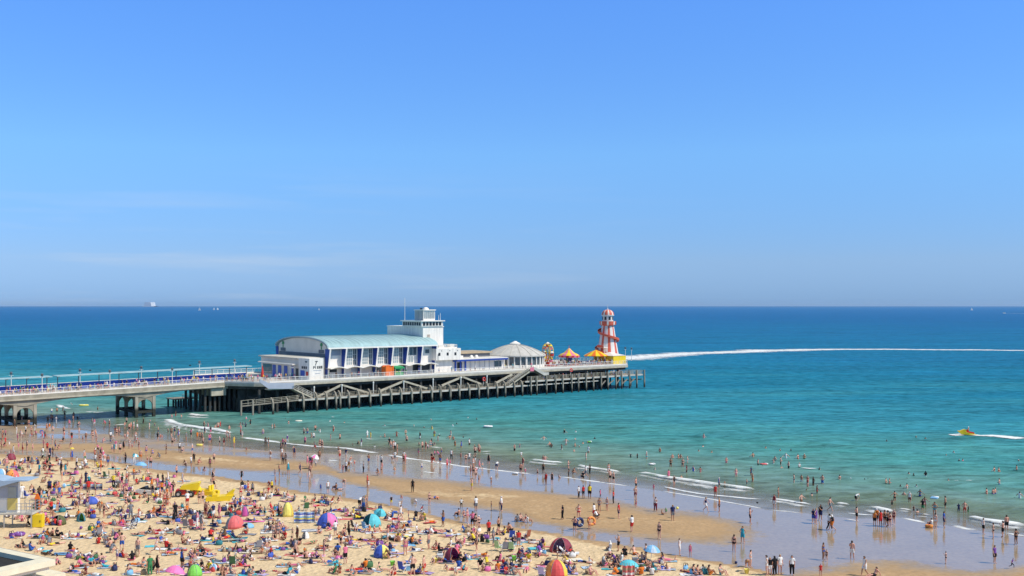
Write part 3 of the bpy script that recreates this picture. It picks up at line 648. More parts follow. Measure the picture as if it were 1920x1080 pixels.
# ---- theatre
sA, sB = S(612, 6), S(813, 6); E, AP = 13.9, 16.4; TF, TBk = 6.6, 30.0
th = pthing('theatre', 'white pier theatre with pale teal barrel roof and blue sided fins', 'theatre', sA, TF, ZD)
part('wall', MB().box(sA+.6, sB, TF, TBk, ZD, E-.05), [M['white2']], th)
def arc(t0, t1, z0, z1, n=22):
    c = (t0+t1)/2; hh = (t1-t0)/2
    return [(c-hh*math.cos(math.pi*i/n), z0+(z1-z0)*math.sin(math.pi*i/n)**.9) for i in range(n+1)]
o_ = arc(5.0, 31.2, E, AP); i_ = arc(5.3, 30.9, E-.28, AP-.28)
mb = MB(); n = len(o_)
for k in range(n-1): mb.prism([o_[k], o_[k+1], i_[k+1], i_[k]], sA-.15, sB+.6, 'x', 0)
rf = part('roof', mb, [M['teal']], th)
seam = MB()
for s in np.arange(sA+.1, sB+.5, 1.25):
    for k in range(n-1): seam.bar((s, o_[k][0], o_[k][1]+.02), (s, o_[k+1][0], o_[k+1][1]+.02), .07, .10)
part('roof_seam', seam, [M['teal']], rf)
part('roof_edge', MB().bar((sA-.14, 4.9, E-.1), (sB+.6, 4.9, E-.1), .12, .34), [M['white']], rf)
ga = arc(6.2, 30.2, E-.4, AP-.35)
gbl = part('gable_wall', MB().prism([(6.2, 11.4)]+ga+[(30.2, 11.4)], sA+.2, sA+.55, 'x', 0), [M['grey']], th)
part('shadow_band', MB().box(sA+.05, sA+.19, 7, 29.5, 11.4, 12.45), [M['dgrey']], gbl)  # dark strip standing in for the shadow on the hall roof
edge = MB()
for k in range(n-1): edge.bar((sA-.18, o_[k][0], o_[k][1]-.12), (sA-.18, o_[k+1][0], o_[k+1][1]-.12), .06, .16)
part('gable_edge', edge, [M['bluegrey']], rf)
for tc_ in (8.6, 27.6):
    e = part('emblem_plate', MB().box(sA+.1, sA+.19, tc_-1.25, tc_+1.25, 12.55, 13.35), [M['dgrey']], gbl)
    mb = MB().bar((sA+.12, tc_, 13.4), (sA+.12, tc_, 15.0 if tc_ < 15 else 14.9), .1, .16)
    for a in range(6):
        an = -.3+a*.75; mb.bar((sA+.12, tc_, 14.5), (sA+.12, tc_+.6*math.cos(an), 14.5+.55*math.sin(an)), .1, .16)
    mb.tube((sA+.1, tc_, 14.55), (sA+.16, tc_, 14.55), .28, .28, 10)
    part('palm_emblem', mb, [M['green']], e)
nb = 7; bay = (sB-sA)/nb
for k in range(nb+1):                                           # tapered fins: white front edge, blue sides
    s = sA+.25+k*bay*.995; w_ = .42
    mb = MB().prism([(TF+.1, ZD), (5.5, ZD), (5.35, 9.2), (4.5, E-.3), (TF+.1, E-.3)], s-w_/2, s+w_/2, 'x', 0, 1)
    f_ = part('fin', mb, [M['white'], M['blue']], th)
for tb in ((30.1, 31.7),):
    part('fin', MB().prism([(30.05, ZD), (30.8, ZD), (30.9, 9.2), (31.3, E-.3), (30.05, E-.3)], sA, sA+.45, 'x', 0, 1), [M['blue'], M['blue']], th)
def window(parent, s0, s1, z0, z1, t, nx=3, nz=3, glass='glassl', fr=.09, proud=.06):
    mb = MB()
    for i in range(nx+1):
        s = s0+(s1-s0)*i/nx; mb.box(s-fr/2, s+fr/2, t-proud, t, z0, z1)
    for j in range(nz+1):
        z = z0+(z1-z0)*j/nz; mb.box(s0-fr/2, s1+fr/2, t-proud-.015, t-.004, z-fr/2, z+fr/2)
    o = part('window', mb, [M['white']], parent)
    part('pane', MB().box(s0, s1, t-.02, t-.006, z0, z1), [M[glass]], o)
for k in range(1, 5):
    s = sA+k*bay
    window(th, s+.75, s+3.0, 9.55, E-.5, TF, 4, 5)
    window(th, s+3.2, s+bay-.35, 9.55, E-.5, TF, 2, 3, 'glass')
s = sA+5*bay; window(th, s+.8, s+bay-.5, 11.4, E-.45, TF, 3, 1, 'glass'); window(th, s+.8, s+3.0, 9.6, 11.2, TF, 3, 1)
s = sA+6*bay; window(th, s+2.2, s+3.6, 11.7, 12.8, TF, 1, 1, 'glass')
part('shade_panel', MB().box(sA+.8, sA+bay-.3, TF-.06, TF-.004, 12.0, E-.4), [M['bluegrey']], th)  # grey sheet painting the shade at the top of the first bay
cp = MB(); nn = 112
for i in range(nn):                                            # wavy canopy over the ground floor
    u0, u1 = i/nn*nb, (i+1)/nn*nb; za, zb_ = (9.08+.42*abs(math.sin(math.pi*u))**1.3 for u in (u0, u1)); sa, sb = sA+u0*bay-.2, sA+u1*bay-.2
    cp.add([(sa,3.6,za),(sb,3.6,zb_),(sb,TF,zb_),(sa,TF,za),(sa,3.6,za-.2),(sb,3.6,zb_-.2),(sb,TF,zb_-.2),(sa,TF,za-.2)], [(0,1,2,3),(7,6,5,4),(0,4,5,1),(2,6,7,3)])
part('canopy', cp, [M['white']], th)
for k, (a, b, z0, z1, g) in enumerate(((.8,3.2,8.0,8.7,'dark'),(7.2,9.0,7.9,8.8,'bluegrey'),(13.2,15.0,7.8,8.8,'glass'),(22,25.5,7.3,8.9,'grey'),(25.8+bay*1.3,27+bay*1.45,8.0,8.9,'dark'),(27.6+bay*1.45,29.5+bay*1.45,ZD,8.9,'dark'),(sB-sA-6.2,sB-sA-.8,7.2,8.95,'dark'))):
    part('shopfront', MB().box(sA+a, sA+b, TF-.05, TF-.004, z0, z1), [M[g]], th)

# ---- low entrance hall in front of the gable
sE0 = S(580, 1.5); zT = 11.75
eh = pthing('entrance_hall', 'low white entrance hall in shade tone with blue doors before the theatre gable', 'entrance hall', sE0, 1.5, ZD)
part('wall', MB().box(sE0+.4, sA-.05, 6.6, 26, ZD, zT-.35), [M['grey']], eh)
part('wall', MB().box(sE0, S(606.5, 1.5), 1.5, 6.55, ZD, zT), [M['white2']], eh)
part('roof', MB().box(sE0-.2, sA-.02, 6.7, 26.3, zT-.34, zT-.05), [M['concl']], eh)
part('canopy', MB().box(sE0-1.3, sE0-.21, 7.2, 24.5, 10.1, 10.32), [M['white']], eh)
for a, b in ((9.6, 11.3), (12.6, 14.2), (15.6, 17.2), (18.4, 20)):
    d_ = part('door', MB().box(sE0+.32, sE0+.396, a, b, ZD+.02, 9.6), [M['blue2']], eh)
part('glazing', MB().box(sE0+.34, sE0+.395, 20.4, 25, ZD+.6, 9.7), [M['glass']], eh)
part('door_frame', MB().box(sE0-1.0, sE0-.7, 8.6, 8.9, ZD, 10.09).box(sE0-1.0, sE0-.7, 7.0, 8.6, 9.3, 9.6), [M['white']], eh)
part('dark_door', MB().box(sE0+.32, sE0+.39, 7.0, 8.5, ZD, 9.2), [M['dark']], eh)
sg = part('wall_lettering', MB(), [M['dark']], eh) if False else None
def glyphs(mb, s0, z0, hgt, t, seq, wd=.5, gap=.28):
    for i, g in enumerate(seq):                                # letter strokes: p top bar, l left, r right, m middle, b bottom
        x = s0+i*(wd+gap); k = .15
        if 'l' in g: mb.box(x, x+k, t-.03, t-.003, z0, z0+hgt)
        if 'r' in g: mb.box(x+wd-k, x+wd, t-.03, t-.003, z0, z0+hgt)
        if 'p' in g: mb.box(x, x+wd, t-.034, t-.004, z0+hgt-k, z0+hgt)
        if 'm' in g: mb.box(x, x+wd, t-.034, t-.004, z0+hgt/2-k/2, z0+hgt/2+k/2)
        if 'b' in g: mb.box(x, x+wd, t-.034, t-.004, z0, z0+k)
    return mb
sw_ = S(606.5, 1.5)-sE0; cw = sw_*.10
mb = MB(); glyphs(mb, sE0+sw_*.28, 9.35, .62, 1.5, ['plm', 'l', 'plmb', 'lrm', 'plmr'], cw, cw*.35); mb.bar((sE0+sw_*.42, 1.46, 10.15), (sE0+sw_*.52, 1.46, 11.1), .03, .16); mb.bar((sE0+sw_*.40, 1.455, 11.05), (sE0+sw_*.60, 1.455, 11.1), .03, .14)
part('wall_lettering', mb, [M['dark']], eh)
part('wall_lettering', MB().box(sE0+sw_*.28, sE0+sw_*.85, 1.46, 1.497, 8.9, 9.02).box(sE0+sw_*.4, sE0+sw_*.75, 1.46, 1.497, 8.2, 8.3), [M['bluegrey']], eh)
mb = MB()
for y0 in (2.6, 3.5, 4.4): mb.box(sE0-.04, sE0-.003, y0, y0+.6, 9.3, 9.9)
mb.box(sE0-.04, sE0-.003, 2.5, 3.4, 10.8, 11.1)
part('wall_lettering', mb, [M['dark']], eh)
part('notice_panel', MB().box(sE0-.05, sE0-.003, 3.6, 5.6, 7.6, 8.9), [M['blue2']], eh)
part('notice_panel', MB().box(sE0-.05, sE0-.003, 2.0, 3.0, 7.6, 8.7), [M['red']], eh)
s_, t2 = S(492, 9), 9
um = pthing('folded_parasol', 'closed red parasol beside the entrance hall', 'parasol', s_, t2, ZD)
part('canopy', MB().lathe([(.05, ZD+3.4), (.42, ZD+1.0), (.36, ZD+.7), (.05, ZD+.7)], 8, (s_, t2)), [M['red']], um); part('pole', MB().tube((s_, t2, ZD), (s_, t2, ZD+3.5), .05), [M['white']], um)

# ---- lookout tower at the theatre's far end
tT = 9.0; c0, c1 = S(793, tT), S(831, tT)
tw = pthing('lookout_tower', 'square white lookout tower with glazed cabin above the theatre roof', 'tower', c0, tT, ZD)
zt = 18.4
part('block', MB().box(c0, c1, tT, tT+16.5, ZD, zt), [M['white2']], tw)
part('stain', MB().box(c0+1.3, c0+2.3, tT-.02, tT-.002, 15.2, 16.5), [mat('rust_stain', (.55, .45, .38), .8, .3, 1)], tw)
part('parapet', MB().box(c0-.15, c1+.15, tT-.15, tT+16.65, zt, zt+.2), [M['white']], tw)
r0 = MB().box(c0-.6, c1-.3, tT-.3, tT+8.5, zt+.2, zt+1.5); rg = part('window_storey', r0, [M['rw']], tw)
for i in range(8):
    t0 = tT+.2+i*1.02; part('window', MB().box(c0-.66, c0-.605, t0, t0+.72, zt+.42, zt+1.3), [M['dark']], rg)
for i in range(6):
    s0_ = c0-.2+i*1.02; part('window', MB().box(s0_, s0_+.72, tT-.36, tT-.305, zt+.42, zt+1.3), [M['dark']], rg)
part('roof_slab', MB().box(c0-1.0, c1+.1, tT-.7, tT+8.9, zt+1.5, zt+1.72), [M['white']], tw)
ca, cb, za, zb_ = c0+.6, c0+4.2, zt+1.72, zt+4.35; tc0, tc1 = tT+.6, tT+4.4
cab = part('cabin', MB().box(ca+.06, cb-.06, tc0+.06, tc1-.06, za, zb_-.02), [M['glassl']], tw)
fr = MB()
for i in range(7):
    x = ca+(cb-ca)*i/6; wd_ = .16 if i in (0, 6) else .05; fr.box(x-wd_/2, x+wd_/2, tc0-.02, tc0+.1, za, zb_-.02)
    y = tc0+(tc1-tc0)*i/6; fr.box(ca-.02, ca+.1, y-wd_/2, y+wd_/2, za+.001, zb_-.021)
fr.box(ca-.03, cb+.03, tc0-.03, tc0+.1, za+.01, za+.45).box(ca-.03, cb+.03, tc0-.03, tc0+.1, zb_-.3, zb_-.03)
part('window_frame', fr, [M['white']], cab)
part('cabin_roof', MB().box(ca-.25, cb+.25, tc0-.25, tc1+.25, zb_, zb_+.22), [M['white']], cab)
part('roof_dome', MB().lathe([(.8, zb_+.22), (.75, zb_+.5), (.45, zb_+.75), (.02, zb_+.85)], 14, ((ca+cb)/2+.3, (tc0+tc1)/2)), [M['white']], cab, True)
for dx in (-.9, 1.3): part('vent', MB().tube(((ca+cb)/2+dx, (tc0+tc1)/2+.4, zb_+.22), ((ca+cb)/2+dx, (tc0+tc1)/2+.4, zb_+.65), .28), [M['dark']], cab)
part('mast', MB().tube((c0-.5, tT+7.5, zt), (c0-.5, tT+7.5, 26.0), .06), [M['white']], tw)
for dx in (.35, .9): part('mast', MB().tube((c1-dx, tT+.8, zt), (c1-dx, tT+.8, 22.4-dx), .05), [M['white']], tw)

# ---- white service block past the theatre
tS = 4.6; d0, d1 = S(818, tS), S(864, tS); zu = 12.9; zl = Zp(840, 675, tS)
sb_ = pthing('service_block', 'plain white block with three small square windows next to the theatre', 'building', d0, tS, ZD)
part('upper_storey', MB().box(d0, d1, tS, 26, zl, zu), [M['white2']], sb_)
part('lower_wall', MB().box(d0+.1, d1-2.0, tS+1.2, 25.8, ZD, zl-.01), [M['white2']], sb_)
for px_ in (822, 837.5, 852):
    s = S(px_, tS); part('window', MB().box(s, s+.62, tS-.04, tS-.003, 11.1, 11.85), [M['dark']], sb_); part('vent', MB().box(s+.9, s+1.15, tS-.04, tS-.003, 12.2, 12.45), [M['dgrey']], sb_)
rr = rail_run([(d0+1, tS+1, zu), (d1-.5, tS+1, zu), (d1-.5, 12, zu)], .9, 1.4); part('roof_railing', rr, [M['white']], sb_)
part('roof_tank', MB().box(d0+2.5, d0+4.2, tS+2.2, tS+4, zu, zu+.8).box(d0+6, d0+7.4, tS+2, tS+3.4, zu, zu+1.0), [M['rw']], sb_)
part('ladder', MB().box(d0+.5, d0+.56, tS-.12, tS-.02, zl-.1, zl+1.6), [M['dgrey']], sb_)

# ---- row of kiosks between the block and the dome
tK = 7.5; k0, k1 = d1-1.6, S(946, tK)
kr = pthing('kiosk_row', 'row of white shuttered kiosks with blue posts and flat brown roof', 'kiosks', k0, tK, ZD)
part('wall', MB().box(k0, k1, tK, 20, ZD, 9.6), [M['white2']], kr)
part('lower_roof', MB().box(k0-.1, k1, tK-1.5, 20.1, 9.62, 10.0), [M['rw']], kr)
part('upper_wall', MB().box(k0+.2, k1-1.5, tK+4.5, 20, 10.0, 11.0), [M['dgrey']], kr)
part('upper_roof', MB().box(k0, k1-1.0, tK+4, 20.4, 11.0, 11.45), [M['tan']], kr)
for i, s in enumerate(np.linspace(k0+.3, k1-.4, 12)):
    if i < 4: part('post', MB().box(s-.22, s+.22, tK-.25, tK-.02, ZD, 9.6), [M['blue2']], kr)
    else: part('post', MB().box(s-.05, s+.05, tK-.12, tK-.02, ZD, 9.6), [M['bluegrey']], kr)
part('fascia', MB().box(k0, k1, tK-1.56, tK-1.505, 9.3, 9.75), [M['blue']], kr)
part('doorway', MB().box(k0+2.6, k0+4.2, tK-.05, tK-.01, ZD, 9.0), [M['dark']], kr)
part('window', MB().box(k1-3.6, k1-1.2, tK-.05, tK-.01, ZD+.5, 9.0), [M['glass']], kr)
part('roof_box', MB().box(k0+3, k0+5, tK+.5, tK+2.2, 10.0, 10.7), [M['white']], kr)
for a in (8.5, 10.2): part('roof_cowl', MB().lathe([(.5, 10.0), (.5, 10.4), (.2, 10.7), (.01, 10.72)], 10, (k0+a, tK+1.4)), [M['white']], kr, True)

# ---- domed pavilion
tD = 13.0; sD = S(966, tD); RD = 8.2
dp = pthing('domed_pavilion', 'round pavilion under a shallow ribbed grey dome with glazed sides', 'pavilion', sD, tD, ZD)
zE, zP = 10.05, 13.0
prof = [(RD*1.06*(1-u), zE+.12+(zP-zE)*(1-(1-u)**1.75)) for u in np.linspace(0, .93, 9)]
dm = part('dome', MB().lathe([(RD*1.06, zE-.2), (RD*1.06, zE+.1)]+prof, 36, (sD, tD)), [M['domeg']], dp, False)
rb = MB()
for i in range(18):
    a = i*math.pi/9
    for (r_, z_), (r2, z2) in zip(prof[:-1], prof[1:]): rb.bar((sD+r_*math.cos(a), tD+r_*math.sin(a), z_+.03), (sD+r2*math.cos(a), tD+r2*math.sin(a), z2+.03), .12, .12)
part('rib', rb, [M['concl']], dm)
part('lantern', MB().lathe([(1.5, zP-.15), (1.45, zP+.25), (1.6, zP+.3), (.9, zP+.6), (.3, zP+.95), (.02, zP+1.0)], 14, (sD, tD)), [M['white']], dp)
part('glazing', MB().lathe([(RD-.3, ZD), (RD-.3, zE-.21)], 36, (sD, tD)), [M['glass']], dp)
part('base', MB().lathe([(RD-.1, ZD), (RD-.1, ZD+.75), (RD-.28, ZD+.8)], 36, (sD, tD)), [M['white']], dp)
for i in range(30):
    a = i*2*math.pi/30; x, y = sD+(RD-.12)*math.cos(a), tD+(RD-.12)*math.sin(a)
    if math.sin(a) < .45: part('column', MB().tube((x, y, ZD), (x, y, zE-.21), .2 if i%3 else .3, None, 6), [M['white']], dp)

# ---- small ferris wheel
tW = 9.0; sW = S(1027, tW); zc = ZD+3.9; R = 2.5
fw = pthing('ferris_wheel', 'tiny yellow and red ferris wheel with pink gondolas', 'ferris wheel', sW, tW, ZD)
wd = Vector((.25, .97, 0))
def wp(a, r, off=0): return Vector((sW, tW, zc))+wd*(r*math.cos(a))+Vector((0,0,r*math.sin(a)))+Vector((.97,-.25,0))*off
for off in (-.5, .5):
    part('rim', MB().path([wp(i*math.pi/12, R, off) for i in range(25)], .11), [M['yellow']], fw)
sp = MB()
for i in range(8): sp.tube(wp(0, 0, -.5), wp(i*math.pi/4, R, -.5), .06).tube(wp(0, 0, .5), wp(i*math.pi/4, R, .5), .06)
part('spoke', sp, [M['yellow']], fw)
for i in range(8):
    p = wp(i*math.pi/4, R); g = part('gondola', MB().lathe([(.05, p.z-1.0), (.5, p.z-.95), (.6, p.z-.35), (.55, p.z-.3)], 10, (p.x, p.y)), [M['pink' if i%2 else 'red']], fw)
    part('gondola_roof', MB().lathe([(.62, p.z+.05), (.02, p.z+.5)], 10, (p.x, p.y)).tube((p.x, p.y, p.z-.4), (p.x, p.y, p.z+.1), .05), [M['yellow' if i%2 else 'white']], g)
part('support', MB().tube((sW-1, tW-1.5, ZD), wp(0,0,-.6), .12).tube((sW-1, tW+1.5, ZD), wp(0,0,-.6), .12).tube((sW+1, tW-1.5, ZD), wp(0,0,.6), .12).tube((sW+1, tW+1.5, ZD), wp(0,0,.6), .12), [M['red']], fw)
part('base', MB().box(sW-1.6, sW+1.6, tW-2.4, tW+2.4, ZD+.01, ZD+.35), [M['red']], fw)

# ---- carousel and stall
def stripes(m1, m2): return [m1, m2]
tC = 10.0; sC = S(1067, tC)
ca_ = pthing('carousel', 'small carousel with scalloped pink and yellow striped top', 'carousel', sC, tC, ZD)
zc = 9.5
part('canopy', MB().lathe([(3.05, zc-.05), (2.6, zc+.35), (1.6, zc+.75), (.75, zc+1.5), (.25, zc+2.0), (.03, zc+2.1)], 24, (sC, tC), mf=lambda i, j: (i//2) % 2), [M['pink'], M['yellow']], ca_)
part('rim_board', MB().lathe([(3.1, zc-.55), (3.15, zc)], 24, (sC, tC), mf=lambda i, j: i % 2), [M['red'], M['pink']], ca_)
part('finial', MB().tube((sC, tC, zc+2.0), (sC, tC, zc+2.8), .06), [M['red']], ca_)
part('centre_drum', MB().lathe([(.9, ZD+.3), (.9, zc)], 12, (sC, tC)), [M['blue2']], ca_)
part('platform', MB().lathe([(3.0, ZD), (3.0, ZD+.3), (.9, ZD+.3)], 24, (sC, tC)), [M['red']], ca_)
for i in range(10):
    a = i*math.pi/5; x, y = sC+2.5*math.cos(a), tC+2.5*math.sin(a)
    h_ = part('horse', MB().tube((x-.35*math.sin(a)*-1, y-.35*math.cos(a), ZD+1.2), (x+.35*math.sin(a)*-1, y+.35*math.cos(a), ZD+1.3), .2, .17).tube((x-.35*math.sin(a), y+.35*math.cos(a), ZD+1.3), (x-.5*math.sin(a), y+.5*math.cos(a), ZD+1.8), .13, .08), [M['white' if i%2 else 'dwood']], ca_)
    part('pole', MB().tube((x, y, ZD+.3), (x, y, zc-.3), .04), [M['yellow']], h_)
tQ = 7.5; sQ = S(1117, tQ)
cs = pthing('canopy_stall', 'round stall under a yellow and orange striped tent roof beside the slide tower', 'stall', sQ, tQ, ZD)
part('roof', MB().lathe([(3.5, 9.1), (3.55, 9.3), (1.7, 10.3), (.05, 10.95)], 16, (sQ, tQ), mf=lambda i, j: i % 2), [M['yellow'], M['orange']], cs)
part('counter', MB().lathe([(2.2, ZD), (2.2, ZD+1.1), (1.6, ZD+1.1)], 16, (sQ, tQ)), [M['red']], cs)
for i in range(8):
    a = i*math.pi/4+.2; part('post', MB().tube((sQ+3.2*math.cos(a), tQ+3.2*math.sin(a), ZD), (sQ+3.2*math.cos(a), tQ+3.2*math.sin(a), 9.2), .07), [M['white']], cs)
part('centre_post', MB().tube((sQ, tQ, ZD), (sQ, tQ, 10.9), .12), [M['dgrey']], cs)

# ---- helter skelter
tH = 10.0; sH = S(1139.5, tH)
hk = pthing('helter_skelter', 'tall red and white striped helter skelter tower with spiral slide', 'helter skelter', sH, tH, ZD)
z0, z1, ra0, ra1 = ZD, 18.3, 3.85, 1.8
def rad(z): return ra0+(ra1-ra0)*((z-z0)/(z1-z0))**.85
part('tower', MB().lathe([(rad(z), z) for z in np.linspace(z0, z1, 8)], 40, (sH, tH), mf=lambda i, j: 1 if i % 5 in (0, 1) else 0), [M['rw'], M['fred']], hk)
gl = part('gallery', MB().lathe([(1.8, 17.9), (2.45, 18.25), (2.5, 19.3), (2.4, 19.3), (2.35, 18.4), (1.6, 18.4)], 28, (sH, tH), mf=lambda i, j: 1 if i % 4 == 1 else 0), [M['fred'], M['rw']], hk)
part('cabin', MB().lathe([(1.66, 18.4), (1.66, 21.0)], 24, (sH, tH)), [M['rw']], hk)
for i in range(8):
    a = i*math.pi/4+.35; mb = MB().lathe([(1.69, 19.7), (1.69, 20.7)], 3, (sH, tH), a0=a-.2, a1=a+.2); part('window', mb, [M['dark']], hk)
part('cornice', MB().lathe([(1.66, 20.95), (1.95, 21.0), (1.95, 21.2), (1.66, 21.2)], 24, (sH, tH)), [M['rw']], hk)
part('dome', MB().lathe([(1.88*math.cos(a)**.8, 21.2+1.6*math.sin(a)) for a in np.linspace(0, 1.5, 7)], 24, (sH, tH), mf=lambda i, j: 0 if i % 3 else 1), [M['fred'], M['rw']], hk)
part('flagpole', MB().tube((sH, tH, 22.7), (sH, tH, 24.3), .05).lathe([(.02, 23.2), (.18, 23.0), (.2, 22.8)], 8, (sH, tH)), [M['rw']], hk)
sl_ = MB(); nn = 110; turns = 2.12; pts = []
th0 = -ANG+math.radians(10)
for i in range(nn+1):
    u = i/nn; a = th0+u*turns*2*math.pi; z = 18.35-u*11.0; r_ = rad(min(z, 18.3)); pts.append((a, z, r_))
def hp(a, r, z): return (sH+r*math.cos(a), tH+r*math.sin(a), z)
for (a, z, r_), (b, y, q_) in zip(pts[:-1], pts[1:]):
    A1 = [hp(a, r_+.02, z), hp(a, r_+.85, z), hp(a, r_+.9, z+.62), hp(a, r_+.80, z+.62), hp(a, r_+.76, z+.12), hp(a, r_+.02, z+.12)]
    B1 = [hp(b, q_+.02, y), hp(b, q_+.85, y), hp(b, q_+.9, y+.62), hp(b, q_+.80, y+.62), hp(b, q_+.76, y+.12), hp(b, q_+.02, y+.12)]
    sl_.add(A1+B1, [(i, (i+1) % 6, 6+(i+1) % 6, 6+i) for i in range(6)])
part('slide', sl_, [M['fred']], hk)
pm = MB()
for x in (-.9, .9): pm.tube((sH-3.6, tH-1.2+x, ZD), (sH-3.6, tH-1.2+x, 11.4), .09)
pm.box(sH-4.3, sH-2.6, tH-2.6, tH+.3, 11.4, 11.65); pm.box(sH-4.3, sH-4.2, tH-2.6, tH+.3, 11.65, 12.3)
part('entrance_porch', pm, [M['rw']], hk); part('porch_board', MB().box(sH-4.36, sH-4.305, tH-2.5, tH+.2, 11.5, 12.25), [M['fred']], hk)
# yellow hoarding round the slide's foot
ye = pthing('yellow_hoarding', 'bright yellow fence panels around the foot of the helter skelter', 'fence', S(1137, 2.6), 2.6, ZD)
y0, y1 = S(1150, 2.4), S(1173.5, 2.4)
part('panel', MB().box(y0, y1, 2.4, 2.5, ZD+.02, 9.2), [M['yellow']], ye)
part('panel', MB().box(y0, y0+.1, 2.55, 10.5, ZD+.02, 9.2), [M['yellow']], ye)
part('panel', MB().box(y1-.1, y1, 2.55, 12, ZD+.02, 9.2), [M['yellow']], ye)
part('canvas_top', MB().add([(y0-.1,2.3,9.25),(y1+.1,2.3,9.25),(y1+.1,10.5,9.25),(y0-.1,10.5,9.25),((y0+y1)/2,6.5,10.2)], [(0,1,4),(1,2,4),(2,3,4),(3,0,4)]), [M['rw']], ye)

# ---- play inflatable, green stall, lifebuoys, shelters, lamps
s_, t2 = S(727, 2.6), 2.6
oi = pthing('orange_inflatable', 'square orange bouncy inflatable in front of the theatre windows', 'inflatable', s_, t2, ZD)
mb = MB().box(s_-1.2, s_+1.2, t2-.9, t2+.9, ZD+.02, ZD+.5)
part('base', mb, [M['orange']], oi)
for a in (-1.0, 1.0):
    for b in (-.7, .7): part('pillar', MB().tube((s_+a, t2+b, ZD+.5), (s_+a, t2+b, ZD+2.5), .3, .26), [M['orange']], oi)
part('back_wall', MB().box(s_-1.0, s_+1.0, t2+.55, t2+.8, ZD+.5, ZD+2.6).box(s_-1.1, s_-.85, t2-.7, t2+.6, ZD+.5, ZD+2.3).box(s_-.84, s_+1.0, t2-.85, t2-.6, ZD+.5, ZD+2.2), [M['orange']], oi)
s_ = S(746, 2.9)
gs = pthing('green_stall', 'small green draped stall with pale goods beside the orange inflatable', 'stall', s_, 2.9, ZD)
part('table', MB().box(s_-1.3, s_+1.3, 2.3, 3.4, ZD+.7, ZD+.8).box(s_-1.3, s_+1.3, 2.28, 2.32, ZD+.05, ZD+.7), [M['green']], gs)
part('awning', MB().add([(s_-1.4,2.0,ZD+2.0),(s_+1.4,2.0,ZD+2.0),(s_+1.4,3.6,ZD+2.35),(s_-1.4,3.6,ZD+2.35),(s_-1.4,2.0,ZD+1.7),(s_+1.4,2.0,ZD+1.7)], [(0,1,2,3),(4,5,1,0)]), [M['green']], gs)
part('backcloth', MB().box(s_-1.3, s_+1.3, 3.5, 3.56, ZD+.1, ZD+2.3), [M['green']], gs)
for a in (-1.35, 1.35): part('pole', MB().tube((s_+a, 2.05, ZD), (s_+a, 2.05, ZD+2.05), .04), [M['white']], gs)
part('goods', MB().box(s_-.9, s_-.3, 2.5, 3, ZD+.8, ZD+1.1).lathe([(.25, ZD+.8), (.25, ZD+1.15), (.02, ZD+1.2)], 8, (s_+.5, 2.8)), [M['yellow']], gs)
def torus_mb(c, R, r, ax=(0,1,0), n=18, m=8):
    ax = Vector(ax).normalized(); a = ax.orthogonal().normalized(); b = ax.cross(a); mb = MB(); vs = []
    for i in range(n):
        an = 6.28318*i/n; d = a*math.cos(an)+b*math.sin(an)
        for j in range(m):
            bn = 6.28318*j/m; vs.append(Vector(c)+d*(R+r*math.cos(bn))+ax*(r*math.sin(bn)))
    return mb.add(vs, [(i*m+j, ((i+1)%n)*m+j, ((i+1)%n)*m+(j+1)%m, i*m+(j+1)%m) for i in range(n) for j in range(m)])
for px_, py_, t2, l in ((907.5, 711, LT+1, 'red lifebuoy on the landing stage below the kiosks'), (1071, 694, LT+.5, 'red lifebuoy on the landing stage below the carousel')):
    s, z = S(px_, t2), Zp(px_, py_, t2)
    lb = pthing('lifebuoy', l, 'lifebuoy', s, t2, z-1.2)
    part('ring', torus_mb((s, t2, z), .42, .14), [M['lred']], lb, True); part('stand', MB().bar((s, t2+.2, z-1.6), (s, t2+.2, z+.3), .1, .1), [M['white']], lb)
def shelter(pa, pb, label):
    t0 = 15.5; a, b = S(pa, t0), S(pb, t0); zz = lambda s: neck_z(s)
    sh = pthing('shelter', label, 'shelter', (a+b)/2, t0, zz((a+b)/2), 'glazed shelters down the middle of the pier neck')
    part('roof', MB().bar((a-.6, t0, zz(a)+3.05), (b+.6, t0, zz(b)+3.05), 3.4, .16), [M['teal']], sh)
    part('back_panel', MB().bar((a, t0, zz(a)+.8), (b, t0, zz(b)+.8), .08, 1.3), [M['blue2']], sh)
    n = max(2, round((b-a)/4.2))
    for i in range(n+1):
        s = a+(b-a)*i/n; part('post', MB().bar((s, t0, zz(s)), (s, t0, zz(s)+2.96), .14, .14), [M['dgrey']], sh)
        part('bracket', MB().bar((s, t0-1.4, zz(s)+2.9), (s, t0+1.4, zz(s)+2.9), .1, .12), [M['dgrey']], sh)
    part('bench', MB().bar((a+.3, t0-.55, zz(a)+.45), (b-.3, t0-.55, zz(b)+.45), .5, .08), [M['blue']], sh)
shelter(-70, 88, 'shorter pale roofed shelter with blue back panel, at the shore end of the pier')
shelter(108, 462, 'long pale roofed shelter with blue back panel running to the entrance hall')
def lamp(px_, t, top, label, z=None):
    s = S(px_, t); z = neck_z(s) if z is None else z
    lp = pthing('lamp_post', label, 'lamp post', s, t, z, 'white lamp posts along the pier')
    part('pole', MB().tube((s, t, z), (s, t, top-.5), .09, .06).tube((s, t, z), (s, t, z+.7), .16), [M['white']], lp)
    part('lantern', MB().lathe([(.05, top-.55), (.22, top-.5), (.3, top-.1), (.34, top-.08), (.05, top+.15)], 8, (s, t)), [M['glass']], lp)
    part('crossbar', MB().bar((s-.45, t, top-.7), (s+.45, t, top-.7), .05, .05), [M['white']], lp)
for px_, y_ in ((79, 701), (206, 694), (323, 690)): lamp(px_, NT0+.5, Zp(px_, y_, NT0+.5), 'white lamp post at the near rail, %s' % {79: 'beside the gap between the shelters', 206: 'before the shore end of the long shelter', 323: 'before the middle of the long shelter'}[px_])
